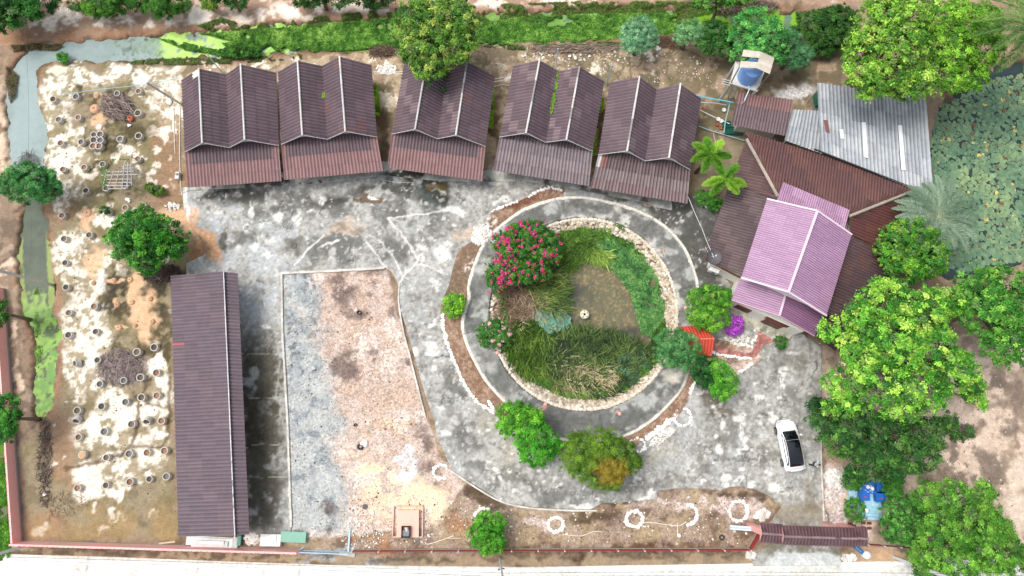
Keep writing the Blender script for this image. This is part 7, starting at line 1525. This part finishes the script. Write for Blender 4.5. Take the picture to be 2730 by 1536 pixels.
chair('blue chair at the upper right of the terrace with small things on its seat', 2350, 1301, 0)
P = G(2310, 1362, 1.6); Bp = G(2300, 1372, 0); Bp = np.array([P[0]-.05, P[1]+.05, .1]); t = thing('garden_lamp', 'white globe lamp on a post at the corner of the blue steps', 'lamp', Bp)
b = MB(); b.tube([Bp, (Bp[0], Bp[1], 1.5)], .05, 8, s(220,220,216)); b.build('post', m_paint, t)
b = MB(); b.lathe((Bp[0], Bp[1], 1.48), [(.06, 0), (.16, .06), (.20, .18), (.18, .3), (.1, .38), (.01, .4)], 16, s(244,244,244)); b.build('globe', m_plastic, t, smooth_=True)
for i, (x, y) in enumerate(((2301,1394),(2317,1395),(2301,1407),(2317,1408),(2267,1396),(2276,1402))):
    P = G(x, y); b = MB(); b.box((P[0], P[1], 0), .38, .22, .05, 0, s(110,58,50)); tag(b.build('stepping_brick', m_cem, None, P), ['dark red stepping slab below the blue steps','dark red stepping slab near the gateway roof corner'][i > 3], 'slab', 'dark red stepping slabs by the blue steps' if i < 4 else 'dark red stepping slabs by the gateway roof')
# brick path by the red shelter
def paint_brick(c):
    c.mix(ss(.4,.6,c.n(.25,141,2)), s(170,112,104)); c.mix(ss(.6,.7,c.n(.2,142,2))*.6, s(120,84,78))
    for i in range(26):
        x = 1905+i*8; c.mix(c.line([(x,915),(x-3,960)], .8, .8, .05)*.5, s(110,92,86))
sheet('brick_path', [(1903,922),(1940,930),(1990,942),(2005,938),(2018,905),(2022,876),(2065,893),(2062,912),(2040,918),(2015,950),(1985,960),(1930,945),(1900,938)], .125, m_conc, paint_brick, s(196,138,128), step=.08)
# ---------------------------------------------------------------- incinerator
P = G(1090, 1395, 0); t = thing('burning_pit', 'square pink plinth with a charred bin inside a low concrete kerb near the road', 'incinerator', P)
k0, k1, k2, k3 = G(1051,1349), G(1128,1349), G(1127,1431), G(1047,1431)
b = MB()
for a, c in ((k0, k1), (k1, k2), (k2, k3), (k3, k0)): wallseg(b, a, c, .18, .09, s(206,182,164))
b.build('kerb', m_cem, t)
zp_ = .35; b = MB(); b.prism([G(*p, zp_)[:2] for p in ((1059,1360),(1117,1360),(1116,1432),(1057,1432))], 0, zp_, s(246,184,164)); b.build('plinth', m_paint, t)
c = G(1083, 1417, zp_); 
for dx, dy, sx, sy in ((-.33,0,.06,.9), (.33,0,.06,.9), (0,-.42,.66,.06), (0,.42,.66,.06)): b = MB(); b.box((c[0]+dx, c[1]+dy, zp_), sx, sy, .4, 0, s(52,48,46)); b.build('bin_side', m_cem, t)
b = MB(); b.box((c[0], c[1]-.1, zp_+.02), .56, .5, .25, 0, s(130,132,136)); b.rock((c[0]+.05, c[1]+.2, zp_+.1), .2, .7, s(214,206,190)); b.build('ash', m_soil, t)
# ---------------------------------------------------------------- slab stacks at the pink wall
t = thing('concrete_slabs', 'pile of pale concrete slabs along the pink wall below the long shed', 'slabs', G(565,1446,0))
for i, (x, y, w, d, z, a, cc) in enumerate(((560,1444,3.9,.85,0,-3,s(222,222,218)), (568,1447,3.5,.72,.14,-2,s(236,236,234)), (562,1448,2.9,.4,.28,-3,s(214,214,212)), (566,1446,2.0,.25,.4,-2,s(240,240,238)), (628,1447,.5,.9,.2,-8,s(206,208,206)))):
    P = G(x, y, z); b = MB(); b.box((P[0], P[1], z), w, d, .12, math.radians(a), cc); b.build('slab', m_cem, t)
t = thing('crate_heap', 'white stone-like crate at the wall between the slab pile and the green board', 'crate', G(722,1441,0))
P = G(722,1440,.3); b = MB(); b.box((P[0], P[1], 0), 1.7, .95, .45, math.radians(-1), s(226,224,220)); b.build('box', m_cem, t); b = MB(); b.box((P[0]-.1, P[1]+.05, .45), 1.2, .6, .07, math.radians(4), s(242,240,238)); b.build('lid', m_cem, t)
P = G(782,1432,.4); t = thing('green_board', 'faded green table board standing between the white crate and the sliding gate', 'table', (P[0], P[1], 0)); b = MB(); b.box((P[0], P[1], .38), 2.1, .86, .05, math.radians(-2), s(112,168,146)); b.build('board', m_plastic, t)
for sx in (-.85, .85):
    for sy in (-.3, .3): b = MB(); b.box((P[0]+sx, P[1]+sy, 0), .07, .07, .38, 0, s(110,110,100)); b.build('leg', m_metal, t)
b = MB(); b.box((*G(638,1441,.3)[:2], 0), .3, .8, .4, 0, s(60,130,110)); tag(b.build('green_box', m_plastic, None, G(638,1441)), 'dark green box squeezed beside the slab pile', 'box')
b = MB(); b.beam(G(425,1449)+[0, 0, .05], G(468,1444)+[0, 0, .05], .14, .05, s(206,186,160)); tag(b.build('plank', m_cem, None, G(446,1447)), 'short pale plank lying inside the pink wall left of the slab pile', 'plank')
# ---------------------------------------------------------------- trellis
t = thing('bamboo_trellis', 'bamboo trellis frame half overgrown with creeper in the ring field', 'trellis', G(315,475,0))
def tp(x, y, z=1.6): return G(x/3.623, 400+y/3.623, z)
for a, c in (((1000,215),(1290,205)), ((980,245),(1330,235)), ((1030,285),(1275,280)), ((1040,315),(1275,315)), ((1030,345),(1250,345)), ((1190,150),(1280,145)), ((1180,180),(1290,172)), ((1050,375),(1220,372))): b = MB(); b.beam(tp(*a), tp(*c), .06, .05, s(190,186,184)); b.build('cane', m_twig, t)
for a, c in (((1265,50),(1270,345)), ((1215,95),(1190,170)), ((1100,200),(1040,370)), ((1150,200),(1110,370)), ((1200,150),(1180,370)), ((1235,120),(1230,370)), ((1030,190),(1000,330))): b = MB(); b.beam(tp(*a, 1.64), tp(*c, 1.64), .05, .05, s(180,174,172)); b.build('cane', m_twig, t)
for p in ((1265,60),(1270,340),(1010,340),(1020,200)): q = tp(*p); b = MB(); b.tube([(q[0], q[1], 0), (q[0], q[1], 1.65)], .035, 6, s(150,140,130)); b.build('post', m_twig, t)
cover('creeper', 'sparse green creeper climbing over the bamboo trellis', [([(272,432),(300,425),(345,425),(345,440),(310,450),(285,470),(283,500),(274,505),(270,470)], 1.0), ([(355,495),(368,500),(366,512),(356,508)], .1)], [s(60,100,50), s(100,140,70), s(140,176,100)], 1100, (0, .25), .13, .07, z=1.55, seed=41, k=1.0, thr=.3)
brush('dead_branches', 'thin grey twigs hanging off the right side of the bamboo trellis', 352, 470, 24, 22, 110, [s(150,144,140), s(176,170,166)], 1.3, h=1.4, r=.01, dirs=-45, cat='branches')
# ---------------------------------------------------------------- small things
def lathe_thing(name, lb, cat, px, py, prof, col, grp=None, z=0.0, m=None, n=16, sy=1.0):
    P = G(px, py, z); b = MB(); b.lathe((P[0], P[1], z), prof, n, col, 1, sy); return tag(b.build(name, m or m_cem, None, P, smooth_=True), lb, cat, grp)
lathe_thing('clay_jar', 'round orange clay jar at the tip of the dead branches', 'jar', 351, 319, [(.15, 0), (.26, .12), (.28, .25), (.2, .4), (.12, .44), (.13, .48), (.1, .48), (.1, .3)], s(222,130,104))
lathe_thing('stone_urn', 'pale round carved urn with dark openings standing in the round pond', 'urn', 1559, 838, [(.2, -.9), (.25, -.4), (.40, -.2), (.42, -.05), (.36, .06), (.2, .1), (.12, .08), (.1, -.05)], s(214,206,184), n=24)
for k in range(5):
    a = k*1.256+.5; P = G(1559,838,.05); b = MB(); b.rock((P[0]+.24*math.cos(a), P[1]+.24*math.sin(a), .0), .1, .7, s(44,42,36)); tag(b.build('urn_opening', m_soil, None, P), 'dark hollow in the carved top of the urn in the pond', 'hollow', 'dark hollows in the urn top')
for x, y, lb in ((1454,1078,'round pink paver on the round path, lower left'), (1652,1103,'round pink paver on the round path, bottom'), (1768,667,'round pinkish spot lamp on the path near the right gutter'), (1326,940,'round pink paver on the round path below the flowering bush'), (1828,820,'small round pink ball on the slab left of the green tree')):
    lathe_thing('round_paver', lb, 'paver', x, y, [(.17, 0), (.17, .05), (.01, .05)], s(226,176,156), z=.16)
lathe_thing('tyre', 'old black tyre lying on the pink gravel', 'tyre', 961, 1191, [(.12, .02), (.14, .12), (.22, .15), (.28, .1), (.28, .03)], s(58,56,56))
lathe_thing('drain_cover', 'dark round drain cover in the reddish soil left of the pink plinth', 'drain cover', 973, 1351, [(.22, 0), (.22, .06), (.16, .07), (.01, .06)], s(96,94,90))
lathe_thing('manhole_cover', 'muddy round drain in the grey paving below the second house', 'drain', 783, 655, [(.3, 0), (.3, .03), (.22, .04), (.2, .02), (.01, .02)], s(104,100,84), z=.07)
lathe_thing('charred_pot', 'small dark pot on the pink gravel above the tyre', 'pot', 948, 1133, [(.1, 0), (.15, .15), (.1, .2), (.08, .1)], s(70,62,58))
lathe_thing('tyre', 'old tyre half buried among leaves near the gateway', 'tyre', 1924, 1433, [(.1, .0), (.14, .1), (.2, .12), (.24, .08), (.24, .0)], s(60,54,50))
lathe_thing('black_pot', 'black broken pot at the upper part of the pink gravel', 'pot', 958, 834, [(.14, 0), (.2, .2), (.15, .24), (.12, .1)], s(60,54,56))
for x, y, cc, lb in ((1914,320,s(232,230,224),'white round lid on the ground left of the brown lean-to, upper'), (1922,325,s(232,230,224),'white round lid on the ground left of the brown lean-to, lower'), (1929,295,s(226,224,216),'small white lid below the blue pipe'), (1910,333,s(140,86,62),'small clay pot beside the white lids'), (1921,342,s(146,92,66),'large clay pot by the green crates'), (1874,293,s(130,80,58),'clay pot pile near the roof edge of the rightmost house')):
    lathe_thing('pot', lb, 'pot', x, y, [(.12, 0), (.2, .14), (.2, .2), (.15, .2), (.13, .1), (.01, .1)], cc)
for x, y, lb, w, d in ((1938,331,'green plastic crate beside the brown lean-to',.7,.5), (1958,348,'long dark green crate under the eave of the brown lean-to',1.7,.6)):
    P = G(x, y, .4); t = thing('green_crate', lb, 'crate', (P[0], P[1], 0)); b = MB()
    for dx, dy, sx, sy in ((-w/2,0,.05,d), (w/2,0,.05,d), (0,-d/2,w,.05), (0,d/2,w,.05)): b.box((P[0]+dx, P[1]+dy, 0), sx, sy, .5, 0, s(20,104,84))
    b.build('crate_body', m_plastic, t); b = MB(); b.box((P[0], P[1], .1), w-.06, d-.06, .28, 0, s(16,78,66)); b.build('contents', m_plastic, t)
b = MB(); b.box((*G(2179,263,.6)[:2], 0), .25, 1.3, 1.2, math.radians(4), s(16,110,90)); tag(b.build('green_tarpaulin', m_plastic, None, G(2179,263)), 'green tarpaulin bundle at the left edge of the big grey roof', 'tarpaulin')
P = G(2312,1480,.5); t = thing('wheeled_tank', 'white drum and blue cart beside the gateway on the verge', 'drum', (P[0], P[1], 0))
b = MB(); b.lathe((P[0], P[1], 0), [(.3, 0), (.33, .1), (.33, .5), (.26, .6), (.1, .64), (.01, .64)], 20, s(226,230,236)); b.build('drum', m_plastic, t, smooth_=True); b = MB(); b.beam(G(2277,1455,.5), G(2300,1474,.4), .3, .2, s(40,110,170)); b.build('cart', m_paint, t); b = MB(); b.beam(G(2272,1450,.9), G(2296,1472,.5), .05, .05, s(190,210,226)); b.build('handle', m_metal, t)
P = G(1354,468,.3); t = thing('metal_rack', 'white slatted metal rack leaning at the corner of the fourth house', 'rack', (P[0], P[1], .16))
for k in range(5): b = MB(); b.beam(G(1343,461+k*4,.7-.12*k), G(1372,464+k*4,.7-.12*k), .05, .04, s(226,222,214)); b.build('bar', m_metal, t)
for x in (1343, 1372): b = MB(); b.beam(G(x,460,.72), G(x,480,.2), .05, .05, s(226,222,214)); b.build('side_rail', m_metal, t)
# wheel frame behind the middle house
P = G(1276,158,.4); t = thing('wire_reel', 'thin wire wheel leaning on rubble behind the middle house', 'reel', (P[0], P[1], 0)); b = MB(); pts = [(P[0]+.75*math.cos(a), P[1]+.7*math.sin(a), .35+.25*math.sin(a)) for a in np.linspace(0, 6.283, 25)]; b.tube(pts, .025, 6, s(90,84,80)); b.build('rim', m_metal, t)
b = MB()
for a in np.linspace(0, 6.283, 9)[:-1]: b.beam((P[0], P[1], .35), (P[0]+.75*math.cos(a), P[1]+.7*math.sin(a), .35+.25*math.sin(a)), .02, .02, s(90,84,80))
b.build('spokes', m_metal, t)
# hoses and pipes
def hose(lb, P, r=.03, col=None, z=.06, name='hose', cat='hose', k=1.0):
    pts = smooth([(p[0]*k, p[1]*k) for p in P], 5, False); b = MB(); b.tube([G(p[0], p[1], z) for p in pts], r, 6, col if col is not None else s(200,216,222)); return tag(b.build(name, m_plastic, None, G(P[0][0]*k, P[0][1]*k)), lb, cat)
hose('thin pale blue hose strung across the top of the ring field', [(157,249),(200,248),(250,240),(320,233),(380,226),(440,216),(482,207)], .035, s(150,190,200), .5)
hose('white pipe running down between field and leftmost house', [(462,278),(464,340),(467,410)], .03, s(214,212,206))
hose('long white pipe along the left wall of the leftmost house', [(480,285),(479,400),(481,470),(484,520)], .035, s(218,216,210))
b = MB(); b.beam(G(484,517,.1), G(501,503,.3), .05, .05, s(210,206,198)); tag(b.build('white_stick', m_plastic, None, G(490,510)), 'short white stick leaning at the corner of the leftmost house', 'stick')
P = G(475,470,.2); b = MB(); b.box((P[0], P[1], 0), .35, .65, .45, 0, s(206,204,198)); b.box((P[0], P[1]+.1, .45), .2, .2, .1, 0, s(120,118,114)); tag(b.build('meter_box', m_plastic, None, P), 'small grey meter box on the pipe beside the leftmost house', 'box')
hose('pale hose trailing over dark wet paving below the second house', [(985,478),(1020,479),(1050,486),(1104,487)], .02, s(180,196,196), .1)
hose('curved pinkish white pipe on the soil right of the leftmost stone ring', [(1501,1425),(1545,1429),(1565,1424),(1584,1416)], .035, s(232,214,206)); hose('short straight end of the broken white pipe near the leftmost stone ring', [(1585,1417),(1606,1418)], .03, s(232,214,206))
hose('long white pipe linking the second stone ring with the half-open one', [(1690,1405),(1715,1394),(1745,1394),(1805,1402),(1830,1391)], .035, s(232,220,214)); hose('short white pipe leading down to the little spotlight', [(1806,1394),(1807,1424)], .03, s(232,220,214))
lathe_thing('garden_spotlight', 'small white spotlight at the end of the pipe near the road fence', 'lamp', 1809, 1427, [(.1, 0), (.15, .1), (.17, .25), (.1, .3), (.01, .3)], s(236,236,232))
hose('bent white pipe on the ground left of the egg-shaped tree', [(1134,1444),(1140,1451),(1175,1441),(1210,1428)], .035, s(236,220,208)); hose('thin white rod beside the bent pipe left of the egg-shaped tree', [(1193,1435),(1230,1435)], .025, s(236,220,208))
hose('long blue water pipe between the rightmost house and the brown lean-to', [(1855,254),(1900,264),(1955,273)], .07, s(110,190,206), 1.2, 'water_pipe', 'pipe'); hose('thin white pipe below the long blue one', [(1865,273),(1905,275),(1936,280)], .04, s(206,214,214), .6, 'water_pipe', 'pipe')
hose('blue-grey pipe dropping down beside the brown lean-to', [(1947,270),(1940,300),(1934,325),(1930,355)], .05, s(150,190,196), .8, 'water_pipe', 'pipe'); hose('slanting white pipe from the last row house to the green crates', [(1866,293),(1900,310),(1945,330)], .04, s(220,220,214), .6, 'water_pipe', 'pipe'); hose('grey-blue pipe along the ground to the corner of the big house', [(1862,336),(1900,350),(1985,375)], .05, s(160,190,196), .2, 'water_pipe', 'pipe'); hose('curved pale hose above the upper palm', [(1902,350),(1905,370),(1912,390)], .03, s(210,204,190))
hose('coiled pinkish hose under the eave of the rightmost house', [(1650,516),(1680,525),(1705,535),(1725,541),(1733,548),(1722,549),(1722,541),(1738,540),(1740,548),(1726,552)], .025, s(200,176,160), .2)
wire('white double pipe between the second and middle house, upper', [G(995,192,.9), G(1075,191,.9)], .035, s(226,222,216), 0, 'pipe', 'water_pipe'); wire('white double pipe between the second and middle house, lower', [G(997,197,.9), G(1074,196,.9)], .035, s(226,222,216), 0, 'pipe', 'water_pipe')
wire('white double pipe between the middle and fourth house, upper', [G(1317,211,.9), G(1363,203,.9)], .035, s(226,222,216), 0, 'pipe', 'water_pipe'); wire('white double pipe between the middle and fourth house, lower', [G(1318,218,.9), G(1362,210,.9)], .035, s(226,222,216), 0, 'pipe', 'water_pipe'); hose('pale curved pipe behind the gap of the middle and fourth house', [(1318,230),(1340,226),(1358,228)], .03, s(220,216,208), .4)
for i, (x, y) in enumerate(((1481,158),(1617,200),(596,172))):
    lb = ['blue vent pipe behind the valley of the fourth house', 'tall blue pipe in the gap between the fourth and last row houses', 'pale vent pipe behind the valley of the leftmost house'][i]; P = G(x, y+26, 0); b = MB(); b.tube([(P[0], P[1], 0), (P[0], P[1], 3.6)], .05, 8, s(170,206,222)); tag(b.build('vent_pipe', m_plastic, None, P), lb, 'pipe')
for x, y, sx, sy, lb in ((468,661,.9,.55,'white plastic sack under the spiky tree near the shed'), (422,743,.5,.3,'small white plastic bag below the spiky tree'), (342,534,.5,.5,'white lump between the trellis and the spiky tree'), (267,340,.45,.8,'white lump above the tight cluster of rings'), (453,272,.7,.7,'white plastic litter by the pole near the leftmost house'), (345,334,.4,.3,'white rag beside the orange jar'), (974,1180,.5,.9,'white rag beside the old tyre'), (993,1365,.5,.3,'white rag near the round drain cover'), (951,827,.4,.2,'white scrap beside the black pot'), (1885,550,.7,.4,'pale plastic bottle crate under the shrub by the palms'), (1754,130,.6,.5,'white plastic litter between the feathery trees'), (120,1318,.3,.5,'white bottle on the twigs in the dry ditch')):
    P = G(x, y); b = MB(); 
    for k in range(3): b.rock((P[0]+random.uniform(-.2, .2)*sx, P[1]+random.uniform(-.2, .2)*sy, 0), .28*(sx+sy)/1.4, .6, s(238,238,236))
    tag(b.build('litter', m_plastic, None, P), lb, 'litter')
brush('twig_tangle', 'dead vine tangle on the sand at the bottom left corner', 175, 1340, 60, 30, 60, [s(110,90,74)], .8, h=.1, r=.01)
# little bits: fallen chips and leaves, strewn over the ground, nobody could count them
def litter_bits(name, lb, polys, n, cols, size, z=None, k=1.0):
    b = MB()
    for P, fr in polys:
        X, Y, u, v = scatter(P, int(n*fr), k, 0)
        Z = terrain(X, Y) if z is None else np.full(len(X), z)
        for x, y, zz in zip(X, Y, Z):
            r = size*random.uniform(.5, 1.6)*(1 if random.random() < .9 else 1.8); b.rock((x, y, zz-.01), r, .5, cols[random.randrange(len(cols))]*random.uniform(.8, 1.1))
    tag(b.build(name, m_stone, None, (0, 0, 0)), lb, 'debris', kind='stuff')
litter_bits('white_chips', 'small white stone chips strewn over the soil and paving', [([(950,1290),(1300,1330),(2010,1320),(1990,1450),(940,1450)], .4), ([(1860,560),(1600,500),(500,520),(700,700),(1100,720),(1100,900),(1400,1330),(2180,1280),(2180,1000)], .35), ([(2200,1000),(2700,1000),(2700,1500),(2200,1420)], .25), ([(1340,120),(1900,150),(1950,240),(1650,210),(1400,180)], .3)], 620, [s(240,236,228), s(220,212,200)], .05, None)
litter_bits('brown_litter', 'dead leaves and dark crumbs scattered over the bare ground', [([(120,200),(480,200),(470,1400),(120,1420)], .5), ([(760,740),(1030,730),(1150,1200),(930,1420),(780,1430)], .45), ([(940,1290),(1400,1370),(2010,1330),(1990,1450),(940,1450)], .5), ([(2200,950),(2700,1000),(2700,1500),(2250,1420)], .4), ([(500,160),(1900,140),(1950,240),(1000,200),(500,190)], .4)], 2600, [s(104,86,70), s(130,104,80), s(88,76,64)], .032)
print('objects', len(bpy.data.objects), 'stones', stone_n[0])

for o in bpy.data.objects:
    if 'label' in o and not (4 <= len(str(o['label']).split()) <= 16): print('LABEL', len(o['label'].split()), o.name, o['label'])
seen = {}
for o in bpy.data.objects:
    if 'label' in o and 'group' not in o: seen.setdefault(o['label'], []).append(o.name)
for k, v_ in seen.items():
    if len(v_) > 1: print('SAME', k, v_)
